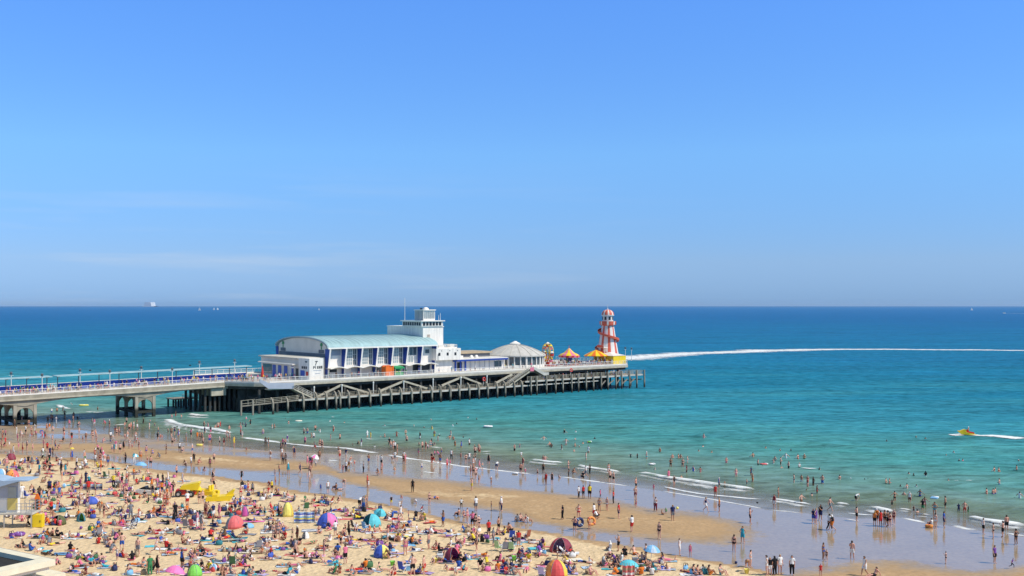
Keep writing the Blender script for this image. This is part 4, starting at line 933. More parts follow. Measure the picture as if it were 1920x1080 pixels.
for px_, y_ in ((21, 698), (150, 692), (265, 687), (374, 677), (440, 674)): lamp(px_, NT1-.5, Zp(px_, y_, NT1-.5), 'white lamp post behind %s' % {21: 'the shorter shelter', 150: 'the shore end of the long shelter', 265: 'the middle of the long shelter', 374: 'the seaward half of the long shelter', 440: 'the crowd by the entrance hall'}[px_])
for px_, y_ in ((1172.5, 651), (1184, 652)): lamp(px_, 14, Zp(px_, y_, 14), 'white lamp post beside the yellow hoarding' if px_ < 1180 else 'white lamp post at the outermost corner of the pier', ZD)
# dark gulls gliding over the neck
def gull(px_, py_, Y, label):
    x = (px_-960)/F*Y; z = CAMZ-(py_-HOR)*Y/F
    g = thing('gull', label, 'bird', (x, Y, z), .4, 'dark gulls over the pier')
    b = obj('body', MB().lathe([(.02, -.3), (.11, -.15), (.13, .05), (.08, .22), (.02, .32)], 8).mesh('body', M['black'], True), g); b.rotation_euler = (0, math.pi/2, 0)
    for k in (-1, 1):
        obj('wing', MB().add([(-.12,0,.05),(.14,0,.05),(.10,k*.42,.2),(-.10,k*.40,.2),(-.02,k*.85,.08)], [(0,1,2,3),(3,2,4)]).mesh('wing', M['black']), g)
gull(169, 694.5, 250, 'dark gull gliding over the shore end of the long shelter'); gull(356.5, 685.5, 275, 'dark gull gliding over the seaward half of the long shelter')

# ---- boats far out
def sailboat(px_, Y, h_, label):
    x = (px_-960)/F*Y
    b = thing('sailboat', label, 'sailboat', (x, Y, 0), random.uniform(-.5, .5), 'white sailboats on the horizon')
    k = h_/10
    hull = MB().prism([(-3.2*k, .1), (3.6*k, .1), (4.4*k, 1.3*k), (-3.6*k, 1.2*k)], -1.0*k, 1.0*k, 'y')
    obj('hull', hull.mesh('hull', M['white']), b)
    obj('mainsail', MB().prism([(-3*k, 2*k), (.6*k, 2*k), (.6*k, h_)], -.06, .06, 'y').mesh('mainsail', M['white']), b)
    obj('jib', MB().prism([(.9*k, 2*k), (4*k, 1.6*k), (.9*k, h_*.85)], -.06, .06, 'y').mesh('jib', M['white']), b)
    obj('mast', MB().tube((.75*k, 0, 1), (.75*k, 0, h_*1.04), .1*k).mesh('mast', M['metal']), b)
for px_, Y_, h_, l in ((374, 5200, 17, 'largest white sailboat on the horizon above the shelters'), (401, 6000, 15, 'white sailboat on the horizon, first of a close pair'), (408, 6200, 14, 'white sailboat on the horizon, second of a close pair'), (598, 5600, 13, 'lone white sailboat on the horizon over the theatre gable'), (1822, 5400, 15, 'lone white sailboat far out above the motor boat wake')):
    sailboat(px_, Y_, h_, l)
mbx = (1883-960)/F*3287
bt = thing('motor_boat', 'small white motor boat speeding far offshore', 'boat', (mbx, 3287, 0), math.pi)
obj('hull', MB().prism([(-4, .1), (3.5, .1), (5.5, 1.8), (-4, 1.5)], -1.4, 1.4, 'y').mesh('hull', M['white']), bt); obj('cabin', MB().box(-1.5, 1.2, -1, 1, 1.5, 3.1).mesh('cabin', M['glassl']), bt)

# chalk headland, barely above the far horizon
hx0 = (280-960)/F*24000
mb = MB(); rr2 = random.Random(3); pts = []
for i in range(15):
    u = i/14; pts.append((hx0-160+260*u, 24000, (14 if i in (0, 1, 2, 11, 12, 13, 14) else 96+6*rr2.random())))
for (x0, y0, h0), (x1, y1, h1) in zip(pts[:-1], pts[1:]): mb.add([(x0,y0,-2),(x1,y1,-2),(x1,y1,h1),(x0,y0,h0),(x0,y0+300,-2),(x1,y1+300,-2),(x1,y1+300,h1),(x0,y0+300,h0)], [(0,1,2,3),(3,2,6,7),(7,6,5,4)])
tag(obj('headland', mb.mesh('headland', mat('hazed_chalk', (.57, .60, .63), .9, .05, .01))), 'faint pale chalk headland on the horizon', kind='structure')  # chalk dulled towards blue, distance haze put into its colour
# ================================================================== PEOPLE: skinned bodies in a few poses, dressed in separate garments
J0 = dict(pel=(0,0,.93), che=(0,0,1.24), nkb=(0,0,1.43), nk=(0,.01,1.51), hd=(0,.025,1.60), tp=(0,.02,1.70),
          sh=(.17,0,1.40), el=(.215,-.02,1.12), wr=(.225,.06,.88), hn=(.22,.09,.79), hp=(.09,0,.90), kn=(.105,.02,.50), an=(.11,-.03,.09), to=(.12,.13,.035))
def P(**k):
    """both sides from one description; suffix L or R overrides a side"""
    d = {}
    for j in ('pel','che','nkb','nk','hd','tp'): d[j] = Vector(k.get(j, J0[j]))
    for j in ('sh','el','wr','hn','hp','kn','an','to'):
        for sgn, sd in ((1,'L'),(-1,'R')):
            v = k.get(j+sd, k.get(j, J0[j])); d[j+sd] = Vector((v[0]*sgn, v[1], v[2]))
    return d
SIT = dict(pel=(0,0,.13), che=(0,-.07,.44), nkb=(0,-.06,.63), nk=(0,-.03,.71), hd=(0,0,.80), tp=(0,0,.90), sh=(.17,-.06,.60), hp=(.1,.04,.12))
LIE = dict(pel=(0,0,.12), che=(0,-.31,.13), nkb=(0,-.50,.13), nk=(0,-.58,.14), hd=(0,-.68,.15), tp=(0,-.78,.15), sh=(.17,-.47,.12), el=(.25,-.2,.07), wr=(.27,.04,.06), hn=(.27,.13,.05), hp=(.09,.04,.12), kn=(.11,.45,.11), an=(.12,.86,.07), to=(.15,.93,.17))
POSES = {
 'S0': P(), 'S1': P(el=(.33,-.07,1.15), wr=(.17,.04,.98), hn=(.12,.06,.95), an=(.14,-.03,.09), to=(.18,.12,.035), kn=(.12,.02,.5)),
 'S2': P(elR=(.22,.10,1.14), wrR=(.13,.26,1.30), hnR=(.10,.27,1.38), anL=(.15,.05,.09), toL=(.18,.21,.035), kn=(.11,.05,.5)),
 'W0': P(knL=(.10,.20,.53), anL=(.10,.28,.11), toL=(.10,.44,.07), knR=(.10,.02,.50), anR=(.10,-.33,.15), toR=(.10,-.22,.04), elL=(.22,-.16,1.15), wrL=(.22,-.14,.92), hnL=(.21,-.12,.83), elR=(.22,.12,1.14), wrR=(.2,.28,.98), hnR=(.19,.34,.92), hd=(0,.06,1.60), tp=(0,.06,1.70)),
 'W1': P(pel=(0,-.03,.9), che=(0,.06,1.2), nkb=(0,.11,1.39), nk=(0,.14,1.46), hd=(0,.18,1.55), tp=(0,.18,1.65), sh=(.17,.10,1.35), knL=(.10,.30,.62), anL=(.10,.30,.2), toL=(.10,.45,.17), knR=(.10,-.10,.48), anR=(.10,-.45,.32), toR=(.10,-.42,.18), hp=(.09,-.02,.87), elL=(.3,-.1,1.18), wrL=(.28,.02,1.02), hnL=(.26,.1,.98), elR=(.3,.25,1.15), wrR=(.25,.42,1.25), hnR=(.23,.48,1.3)),
 'D0': P(el=(.40,.02,1.22), wr=(.52,.12,1.12), hn=(.55,.18,1.08)), 'D1': P(el=(.26,.05,1.15), wr=(.14,.20,1.12), hn=(.08,.22,1.12)),
 'D2': P(el=(.30,.02,1.62), wr=(.22,.06,1.88), hn=(.20,.08,1.97)),
 'T0': P(**SIT, el=(.24,.08,.40), wr=(.13,.27,.36), hn=(.08,.33,.35), kn=(.12,.36,.44), an=(.11,.48,.07), to=(.12,.62,.04)),
 'T1': P(**{**SIT, 'che':(0,-.16,.40), 'nkb':(0,-.22,.58), 'nk':(0,-.22,.66), 'hd':(0,-.20,.75), 'tp':(0,-.20,.85), 'sh':(.17,-.21,.55)}, el=(.26,-.34,.32), wr=(.27,-.40,.08), hn=(.27,-.36,.04), kn=(.11,.44,.20), an=(.12,.84,.07), to=(.14,.92,.16)),
 'T2': P(**SIT, el=(.27,.02,.38), wr=(.22,.24,.28), hn=(.18,.31,.26), kn=(.36,.25,.20), an=(.08,.34,.06), to=(-.02,.40,.05)),
 'T3': P(pel=(0,0,.44), che=(0,-.05,.75), nkb=(0,-.06,.94), nk=(0,-.04,1.02), hd=(0,-.02,1.11), tp=(0,-.02,1.21), sh=(.17,-.06,.91), hp=(.1,.05,.44), el=(.25,.05,.66), wr=(.2,.27,.6), hn=(.17,.34,.6), kn=(.12,.46,.46), an=(.12,.50,.08), to=(.12,.64,.035)),
 'L0': P(**LIE), 'L1': P(**{**LIE, 'knL':(.11,.32,.38), 'anL':(.11,.50,.07), 'toL':(.12,.62,.05), 'elR':(.3,-.55,.08), 'wrR':(.15,-.74,.08), 'hnR':(.07,-.80,.09)}),
 'P0': P(**{**LIE, 'che':(0,-.31,.19), 'nkb':(0,-.48,.30), 'nk':(0,-.54,.37), 'hd':(0,-.60,.45), 'tp':(0,-.63,.55), 'sh':(.17,-.46,.28), 'el':(.20,-.50,.05), 'wr':(.13,-.72,.05), 'hn':(.08,-.80,.05), 'an':(.12,.82,.08), 'to':(.10,.93,.04), 'knL':(.12,.45,.10), 'anL':(.12,.62,.42), 'toL':(.12,.58,.55)}),
 'C0': P(pel=(0,-.02,.40), che=(0,.16,.66), nkb=(0,.27,.82), nk=(0,.32,.88), hd=(0,.37,.96), tp=(0,.38,1.06), sh=(.17,.25,.79), hp=(.1,0,.39), el=(.22,.36,.56), wr=(.14,.52,.38), hn=(.10,.57,.30), kn=(.17,.33,.40), an=(.14,-.02,.09), to=(.15,.14,.035)),
 'B0': P(pel=(0,-.16,.90), che=(0,.10,1.08), nkb=(0,.28,1.13), nk=(0,.36,1.13), hd=(0,.45,1.12), tp=(0,.54,1.08), sh=(.17,.25,1.10), el=(.2,.32,.84), wr=(.14,.42,.60), hn=(.11,.44,.52), hp=(.1,-.15,.87), kn=(.11,.02,.49)),
}
BONES = [('pel','che','torso',.135,.145),('che','nkb','chest',.145,.09),('nkb','nk','neck',.06,.055),('nk','hd','head',.075,.098),('hd','tp','head',.098,.07)]
for sd in 'LR':
    BONES += [('nkb','sh'+sd,'shoulder',.08,.065),('sh'+sd,'el'+sd,'arm',.062,.045),('el'+sd,'wr'+sd,'fore',.043,.03),('wr'+sd,'hn'+sd,'hand',.034,.026),
              ('pel','hp'+sd,'hip',.12,.10),('hp'+sd,'kn'+sd,'thigh',.098,.062),('kn'+sd,'an'+sd,'shin',.058,.037),('an'+sd,'to'+sd,'foot',.042,.03)]
RAD = dict(pel=(.155,.11), che=(.15,.105), nkb=(.10,.075), nk=(.055,.055), hd=(.082,.10), tp=(.06,.07), sh=.065, el=.045, wr=.031, hn=.036, hp=.098, kn=.062, an=.040, to=.034)
def fingers(d):
    """four fingers of unequal length and a thumb on each hand, as extra chains from the palm"""
    out = []
    for sd in 'LR':
        w_, h_ = d['wr'+sd], d['hn'+sd]; ax = (h_-w_).normalized(); s_ = 1 if sd == 'L' else -1
        side = ax.cross(Vector((s_, .2, .1))).normalized()
        for k, ln in zip((-1.5, -.5, .5, 1.5), (.075, .09, .085, .065)): out.append(('hn'+sd, h_+side*k*.017+ax*ln, .0085))
        out.append(('wr'+sd, w_+side*.055+ax*.07, .010))
    return out
PROTO = {}
def make_body(key, female):
    d = POSES[key]; names = list(d); vs = [d[j] for j in names]; ed = [(names.index(a), names.index(b)) for a, b, *_ in BONES]
    rad = []
    for j in names:
        r = RAD[j if j in RAD else j[:2]]; r = r if isinstance(r, tuple) else (r, r)
        if female and j in ('che','nkb'): r = (r[0]*.86, r[1]*.98)
        if female and j[:2] in ('sh','el','wr'): r = (r[0]*.84,)*2
        if female and j == 'pel': r = (r[0]*1.04, r[1]*1.04)
        rad.append(r)
    for par, pos, r in fingers(d):
        ed.append((names.index(par), len(vs))); vs.append(pos); rad.append((r, r))
    if female: vs = [Vector((v.x*(.92 if abs(v.x) > .13 else 1), v.y, v.z)) for v in vs]
    me = bpy.data.meshes.new('body_skeleton'); me.from_pydata([tuple(v) for v in vs], ed, [])
    o = bpy.data.objects.new('tmp', me); COL.objects.link(o)
    o.modifiers.new('s', 'SKIN'); sm = o.modifiers.new('d', 'SUBSURF'); sm.levels = 1
    for i, r in enumerate(rad): me.skin_vertices[0].data[i].radius = r; me.skin_vertices[0].data[i].use_root = (i == 0)
    bpy.context.view_layer.update()
    ev = o.evaluated_get(bpy.context.evaluated_depsgraph_get()); m2 = bpy.data.meshes.new_from_object(ev)
    bpy.data.objects.remove(o); bpy.data.meshes.remove(me)
    co = np.empty(len(m2.vertices)*3); m2.vertices.foreach_get('co', co); co = co.reshape(-1, 3)
    no = np.empty(len(m2.vertices)*3); m2.vertices.foreach_get('normal', no); no = no.reshape(-1, 3)
    fc = [tuple(p.vertices) for p in m2.polygons]
    cen = np.array([co[list(f)].mean(0) for f in fc])
    best = np.full(len(fc), 9.0); tg = np.zeros(len(fc), int); tp_ = np.zeros(len(fc)); tags = [b[2] for b in BONES]
    for i, (a, b, _t, r0, r1) in enumerate(BONES):
        A = np.array(d[a]); B = np.array(d[b]); AB = B-A; t = np.clip(((cen-A)@AB)/(AB@AB), 0, 1)
        dist = np.linalg.norm(cen-(A+t[:,None]*AB), axis=1)-(r0+(r1-r0)*t); m = dist < best
        best[m] = dist[m]; tg[m] = i; tp_[m] = t[m]
    T = np.array(tags)[tg]
    hd = np.array(d['hd']); up = np.array(d['tp'])-np.array(d['nk']); up /= np.linalg.norm(up)
    fwd = np.array((0,1.0,0)); fwd -= up*(fwd@up); n_ = np.linalg.norm(fwd); fwd = fwd/n_ if n_ > .2 else np.array((0,0,1.0))
    rel = cen-hd
    lowt = (T == 'torso')
    R = dict(
        hair=(T == 'head') & ((rel@up > .045) | (rel@fwd < -.012)) | ((T == 'neck') & (rel@fwd < -.02) & female),
        tee=np.isin(T, ('chest','shoulder')) | (lowt & (tp_ > .12)) | ((T == 'arm') & (tp_ < .55)),
        tank=np.isin(T, ('chest',)) | (lowt & (tp_ > .12)) | ((T == 'shoulder') & (tp_ < .8)),
        bikini=((T == 'chest') & (tp_ < .30)) | (lowt & (tp_ > .80)),
        shorts=(T == 'hip') | (lowt & (tp_ <= .22)) | ((T == 'thigh') & (tp_ < .72)),
        brief=(T == 'hip') | (lowt & (tp_ <= .12)) | ((T == 'thigh') & (tp_ < .14)),
        dress=np.isin(T, ('chest','hip')) | lowt | ((T == 'thigh') & (tp_ < .75)) | ((T == 'shoulder') & (tp_ < .8)),
        trousers=(T == 'hip') | (lowt & (tp_ <= .22)) | (T == 'thigh') | ((T == 'shin') & (tp_ < .9)),
    )
    m2.name = 'body'; m2.materials.clear(); m2.materials.append(None)
    m2.polygons.foreach_set('material_index', [0]*len(fc)); m2.polygons.foreach_set('use_smooth', [True]*len(fc))
    gm = {}
    for g, mask in R.items():
        off = {'hair': .02, 'dress': .03, 'tee': .022, 'trousers': .02, 'shorts': .024}.get(g, .010)
        ids = np.where(mask)[0]; used = sorted({v for i in ids for v in fc[i]}); ix = {v: k for k, v in enumerate(used)}
        mg = bpy.data.meshes.new({'tee':'shirt','tank':'vest','bikini':'bikini_top','brief':'swim_briefs'}.get(g, g))
        mg.from_pydata([tuple(co[v]+no[v]*off) for v in used], [], [tuple(ix[v] for v in fc[i]) for i in ids])
        if len(ids): mg.polygons.foreach_set('use_smooth', [True]*len(ids))
        mg.materials.append(None); gm[g] = mg
    return dict(mesh=m2, co=co, faces=fc, R=R, garm=gm)
def proto(key, female):
    k = (key, female)
    if k not in PROTO: PROTO[k] = make_body(key, female)
    return PROTO[k]
SKIN = [mat('fair_skin', (.66, .38, .28), .55, .06, 6), mat('rosy_skin', (.60, .30, .21), .55, .06, 6), mat('tanned_skin', (.47, .235, .145), .55, .06, 6), mat('dark_tanned_skin', (.30, .145, .085), .5, .06, 6), mat('brown_skin', (.12, .06, .035), .5, .06, 6)]
SKINW = [.36, .32, .22, .07, .03]
HAIR = {'dark': mat('dark_hair', (.018, .013, .010), .6, .2, 8), 'brown': mat('brown_hair', (.07, .038, .02), .6, .2, 8), 'blonde': mat('blonde_hair', (.42, .28, .12), .6, .2, 8), 'grey': mat('grey_hair', (.35, .33, .31), .6, .2, 8), 'white-capped': mat('white_cap', (.75, .74, .72), .7, .05, 4)}
CLOTH = dict(k=('black',(.014,.014,.017)), n=('navy',(.018,.028,.10)), b=('blue',(.035,.11,.42)), c=('turquoise',(.04,.36,.46)), w=('white',(.76,.75,.73)), r=('red',(.55,.035,.03)), m=('maroon',(.20,.02,.035)), p=('pink',(.68,.17,.28)), u=('purple',(.20,.08,.34)), g=('green',(.05,.22,.09)), y=('yellow',(.72,.55,.04)), o=('orange',(.72,.20,.03)), e=('grey',(.19,.20,.22)), t=('brown',(.17,.10,.055)))
CM = {k: mat(v[0]+'_fabric', v[1], .8, .10, 5, spec=.2) for k, v in CLOTH.items()}
CN = {k: v[0] for k, v in CLOTH.items()}

# ------------------------------------------------------------------ where everybody is: zoomed tiles of the photo, x y pose top bottom (s = bare skin or swimwear, * = child)
TILES = {
 (0,740): "220 500 S s k;330 450 S s s;250 600 S w w;385 600 S w k;470 610 S s k;520 560 S w w;265 720 S p s;35 700 S s r;20 820 S s p;80 780 S r s;140 790 S w s*;700 560 S s o;740 560 S o w;790 600 S s e;720 440 S k k;790 420 S s n;840 440 S w w;775 310 S w b;855 300 S s k;945 290 S k n;970 350 S s k;1065 220 S p p;1080 230 S s k;1105 380 S s r;1165 400 B w k;1170 230 C p p;1415 160 S s s;1490 180 S s k;1465 290 S s k;960 610 S s k;940 700 T k s;1075 700 S k r;1290 690 S s s;1390 690 S s k;1435 650 S s o;1640 500 S s k;1660 690 S w k;1540 720 C s p;1750 640 S s k;1785 620 S s e;1900 460 S s k;280 850 S p s;340 880 S s r;405 840 S s k;490 870 S s p;655 800 S s s;645 950 W w g;710 860 S r m;750 940 S n n;790 950 S k k;910 1000 T w k;1075 990 S b b;1265 990 S w s;1420 960 S s r;1470 980 S e s;1510 980 S k k;1550 1000 S p w;1715 870 S c c;1800 890 S s k;1855 850 S k k;1890 1040 S k k",
 (240,740): "20 560 S s k;45 540 S s r;85 540 S w s;140 550 S w e;320 540 S s w;400 510 S s b*;135 420 E s s;715 330 D s r;800 370 D s e;265 330 S s w;355 330 S s w*;445 700 S k s;165 830 S s k;275 920 S s s;375 910 C s b;575 890 S s k;665 770 S s k;650 630 S s k;700 620 S n s;755 660 S b b;600 590 S s k*;875 700 S e s;945 650 S p k;1080 700 S s k;1040 690 S o s;1115 700 S s k;965 890 S s b;1140 490 D s s;1200 510 D p s;1240 600 S k p;1150 610 S n s;1310 580 S s g;1350 500 D s r;1385 480 D r r;1250 730 S e s;1375 770 S w k;1440 770 S k m;1590 780 S y y;1690 650 S r n;1715 670 S w s;1765 500 D e k;1835 450 D k k",
 (240,840): "190 200 S s o;90 230 S c w;290 210 S s m*;340 290 S s k;875 280 C s w;945 290 S w e;990 230 S k k;1050 250 C s r;1230 300 S s p;1290 230 S s k;730 440 S s n;1130 370 C k k;1270 530 S k s;1285 610 W s k;1705 500 W k k;1710 620 C k w;820 540 S w w;450 560 S k e;520 560 S k k;580 560 S w w*;600 560 S w s;650 740 S p p;480 790 S s m;370 740 S k e;550 870 S s s;600 870 S s o;640 760 S s p;890 880 S w r;1070 840 S s s;1120 830 S s k;1530 760 C w k;1590 830 T w k;1480 930 T w k;1560 950 T k w;1690 930 T w e;1150 1000 S s m;1170 1020 S s m;1280 1070 S n w;1370 1040 S p p;40 1060 S e e;710 1060 S k k;720 900 T b b;60 650 T w s;250 740 T k e;60 800 T s w;300 830 T k g;90 500 S e e*;10 540 S s r*;90 390 T o k;150 380 T s e;1820 850 T s p;1870 1000 T k b",
 (0,840): "60 260 T s s;100 300 S s p;300 300 T s e;370 220 T b e;410 200 T s s;480 300 S e s;640 200 W w k;740 260 S k g;890 250 T w k;850 200 T k r;680 240 T p p;1010 280 T s s;1080 200 S b b;740 400 S k m;920 400 S k k;930 500 S s o;880 600 T o o;1040 500 T s m;1270 220 S s g;1290 330 W w e;1430 260 S w e;1500 230 S s m;1570 260 S s w;1620 280 S s s;1690 310 T s k;1740 400 T s e;1780 430 T p s;1880 220 S k k;1890 330 T w k;1840 470 T g w;1900 500 S s r*;1290 530 S n n;1430 700 S g n;1210 640 S p k;1130 520 T w c;1070 740 T p u;1190 840 B w e;330 760 S w w;260 750 S y y;620 820 S s c;770 1000 S r k;570 940 S o k;1500 1000 S s s*;1560 1050 S s k;1690 1010 T u s;1890 890 W s k;470 640 T s w;680 520 T s e;1640 630 L s s;1640 720 L k k;1700 830 L s k;1790 580 L w e;1830 690 T s k;740 570 T s w;1340 960 T p r;890 900 T b n;440 1060 T k s;800 1060 T s u",
 (480,840): "215 190 S s w;380 170 S s o*;575 150 S n s;350 420 S s e;285 420 S s w*;485 400 S c c;660 400 W n n;810 290 S n p;770 280 S p p;840 290 S s p;895 290 S w e*;950 200 S s s;1350 160 S n w;1690 250 S s s;1610 380 S w k;1830 210 S s w*;1880 280 S w k;1840 410 C s k;1880 380 S s s*;810 430 S s k;800 520 S w s;1390 290 C s y;210 600 C m e;295 560 S s r*;970 650 S b b*;1080 690 S w e;1320 600 B s s;1200 620 T s n;1230 630 L s s;1670 600 S r m;1690 600 S w w*;115 720 T s k;140 770 T w u;230 760 T w w;430 740 T w s;450 800 L s s;1080 840 C s s*;1220 830 C s s;1560 900 B w k;1690 910 T s g*;1800 940 C w s*;1620 910 T p p*;340 1030 S e k;40 960 T s r;240 920 T r p;130 1020 S e k*;740 800 T g e;880 800 T k r;790 850 L s k;890 880 L r p;1000 870 L s p;640 980 T c w;890 1000 T s g;1120 990 T b w;1390 1010 T p w*;1850 1040 T k s",
 (720,840): "165 210 S w e;300 210 S w k;320 240 S p s;290 240 S s k;170 350 C s o*;710 210 S m s*;1010 190 S w k;995 270 S p p*;1150 180 S s m*;1230 250 S s k;1280 230 S w e;1370 130 S s k;1430 110 S s r;1480 320 S s c*;1570 260 S k k;1690 340 B w n;1340 300 S s w;1370 240 S k w;1300 420 S s m;1340 430 S s k;1375 470 S s k;1320 640 S s y;1420 540 S k s*;1610 560 S s e*;430 670 S k k;270 770 C s r*;680 860 S s k;740 760 L s s;800 760 L s o;110 870 S k y*;235 920 S w w*;490 830 C w e*;550 960 C r w*;1160 910 S w k*;1380 950 S w e;1610 940 S s e*;1760 950 S w n;1730 930 S k e*;250 1080 W w s;370 1080 S s s*",
 (720,945): "1120 180 T s k;1200 190 T s n;890 340 S s b;1250 280 S s s;1330 360 S p k;1420 400 S s k;1370 370 S s k;1210 410 T b e;1290 400 T s n;1570 500 S r k;1640 610 S e e;1720 430 S s k;60 570 S s w;570 260 T s e;690 280 L o s;720 400 L s p;820 430 L p p;960 420 L s s;140 370 T s e;670 680 S s e;320 770 S s p;1390 700 S s t;430 590 T s n;540 600 T s b;230 560 T s w;1000 640 T w s;1090 600 T s k;1150 640 T s t;1200 600 T p s;1270 520 T w k;1330 530 T s e;780 680 T s r;830 720 T k p;1700 640 T s e;1790 640 T s g;1900 700 T k e;1150 860 T k k;1210 850 L k b;30 230 T k s;100 240 L r w;150 1060 T s r;430 1070 S s k;510 1030 T e b;600 1060 S s r;380 890 T w b;1740 850 T p s;1800 940 T r p;1830 1050 T r p",
 (480,945): "270 520 S s e;330 520 S s e;430 530 T r k;190 370 T k n;250 370 T k c;330 330 T w s;500 610 T s s;550 500 S s s*;620 560 S s m;660 610 T k s;830 590 L s s;590 840 S s k;1020 780 S k p;1110 560 T w w;1190 480 S w e;1270 600 T k k;1340 420 S s k*;1390 520 S s k;1420 600 T s k;1340 900 S p k;1480 640 L s s;1750 530 T s n;1800 560 L s s;1700 420 T o s;1780 430 T s r;1880 420 T s o;1030 320 T p w*;890 270 T s w;560 770 L w k;700 760 L s k;800 770 L p w;850 770 L p s;150 680 T s w;260 660 L w s;40 650 T w c;160 830 L s k;250 810 L s p;450 930 L s s;600 930 L p s;1080 880 P s b;1180 1040 T g s;1250 1040 T s r;1500 1000 L r r;1640 960 T o n;1760 1000 L k w;1880 1000 T s s;470 1060 T c k;1440 1060 T s s;220 760 T r s",
 (0,945): "450 330 T k s;290 230 T p s;330 260 T p p;130 200 T b w;220 220 T w s;720 500 T o s;790 480 T s s;660 500 T b w;860 490 T k k;640 590 T p s;740 600 T e s;830 610 L y k;300 650 L k e;370 650 T k e;460 700 T b b;600 700 L c w;700 760 L t s;860 880 L s s;850 900 T s p;1060 700 T k o;1100 720 L p u;1450 480 T e e;1480 600 T r s;1580 580 T e w;1520 480 T w k;1790 520 T s s;1660 740 C e s;1760 850 S w u*;1830 700 S s s;1850 800 T r s;1280 1060 T m s;1420 1070 L w s;680 290 T r s;820 320 T r p;900 330 T p r;740 300 T o r;1340 200 T k p;1400 190 T r s;1640 310 L r s;1560 310 L o s;1860 380 L w s;1880 250 T n w",
 (240,945): "150 770 S s e;420 760 W s w;810 970 S b k;960 775 P s s;1050 770 L s s;1120 780 T k s;1200 770 L s s;580 660 T r k;500 580 T b w;820 590 T s m;910 610 T s r;690 310 S k k;600 190 T s s;350 200 T r b;170 160 T r e;1100 410 S e s;1040 350 S p w;1280 330 T k n;460 180 L w k;540 280 L k k;760 190 L o s;860 180 L s o;270 440 L s w;330 450 T k w;150 470 L s k;1450 690 L c w;1560 690 L n r;1660 710 T k s;1520 860 T s r;1620 880 T g e;1330 870 L e e;1850 830 L s w;1830 820 T k s;60 850 T k p;130 920 L o s;240 940 T s c;380 1000 T k s;330 1070 S g g;440 1060 S k k;1100 980 T k w;1480 1060 T s s;1420 1060 T s k;1550 1050 T e s;1790 1060 T e s;50 1050 T s p;1870 1080 T s s",
 (960,840): "130 400 S s k;165 310 S m s;200 400 S p s*;380 420 S s k*;470 390 S k k;510 560 S r s;600 550 S k k;705 450 T s s*;850 430 S k k*;845 360 S s s;905 400 C s k;990 340 N s s;1110 440 W w e;1170 410 S k k;1065 450 T k k;1450 400 S s w;1470 520 S s k;1520 530 S s k;1000 760 S w k;1070 760 S r k;1165 760 S y k;1325 740 S p p*;1520 840 S r k;1425 940 S s w;1310 960 S s e;1860 640 S s k;1850 780 S s m;1860 890 S s r*;760 1070 S k k;1600 1060 S r n",
 (960,945): "1000 230 S s r;940 410 S s n;1160 400 S s o*;1230 220 S w r;1310 210 C s k;1280 230 C w k;130 260 T s s;180 260 T s s;240 280 T w s;80 270 T e s;1800 420 S w r;100 640 S r e;70 800 T m p;1470 690 T w e;1600 710 S s k;1690 770 T k k;1840 760 T s o;1570 900 T s g;1640 870 T w s;680 820 S s s*;1180 1060 T s p;1410 910 L s k;1590 1060 T o k;1830 1050 T w s;20 600 T k e;310 560 L k e;340 600 L w s;830 960 T p b;900 1020 T e k;30 1070 T e s",
 (1200,840): "430 500 S p s;510 590 S k s;700 430 S m k;620 440 N s s;800 350 E b b;905 360 E s s;1440 430 D s p;1665 410 D n s;1690 510 D s o;1600 550 D s s*;1185 620 S b n;1270 570 D s s*;1130 750 S r s;985 950 W n w;1190 960 S o k;205 650 S p s*;235 950 S w m;330 1000 T s s*;395 980 C g s*;490 1090 S n e;1650 1130 S s k",
 (1200,760): "300 700 E s s;100 810 D s s;165 880 N s s;460 920 D s k;485 800 E s s;575 800 E s s;610 800 E s s;710 870 D s s;640 920 D s k;225 970 E w s*;955 490 E s s;880 690 N s s;945 620 N s s;1075 710 N s s;1295 890 D s p;1695 780 E s s;1770 920 D s k;1860 890 N r s;1885 640 N s s;1840 920 N s s",
 (1200,945): "290 530 S s k;90 860 S s k;590 770 S w w;755 790 S p p*;1410 720 S s k;1540 590 S c c;1610 1010 B s m;1660 950 S s s;330 980 L s s;170 950 L s g;810 1060 T s k;870 1060 T s k;930 1030 T w k;1040 1060 T s o;40 870 T s s;100 1000 L e w;180 1070 T w e;1210 1060 T s s;20 1060 T o s;1900 1070 S w s",
 (1440,840): "390 520 D s s;500 580 S s w;595 540 D s r;680 560 D s k;815 540 D s s;735 690 D s r;595 600 D s s*;575 650 N s s;660 710 N s s;155 770 S s e;500 830 D s s;95 910 S m w;1075 480 E s k;1240 480 N w w;1450 490 N b b;1500 480 N w w;1770 530 E s s;1820 540 E s s;1325 830 B w k;1860 862 D k k*;1900 790 D s k;930 950 W s s",
 (1440,760): "180 680 N k k;345 680 N k k;80 870 E s w;105 830 E s s;190 900 D s s;270 790 E w s;450 800 E s s;545 800 E s s;205 960 E s k*;310 960 D s k;470 930 E w k;770 960 N k k;1780 540 N k k",
 (1440,945): "680 290 S n b;720 300 S u u;790 250 S k n;920 390 W w k;965 400 W k o;1330 260 S s k;1600 330 S o k;1630 300 S o k;1690 340 S r r;1750 330 S s k;1800 340 S s k;1830 350 S s m;1890 310 S s m;830 840 S s s;880 860 S s k*;1260 830 S s w;1450 1080 W w w;790 1090 S r s*;1600 1080 T s k;30 1070 S k w;100 1070 S k k;180 1060 S w s;360 1070 S w k",
 (1680,760): "300 480 N s s;440 500 N s s;750 760 N s s;865 710 N w w;945 830 N k k;1000 830 N p p;1840 840 N k k;1810 970 E s s;1475 1000 E s k;1540 1010 E s k;190 1030 N s s;265 1050 N k k;445 1060 E k w",
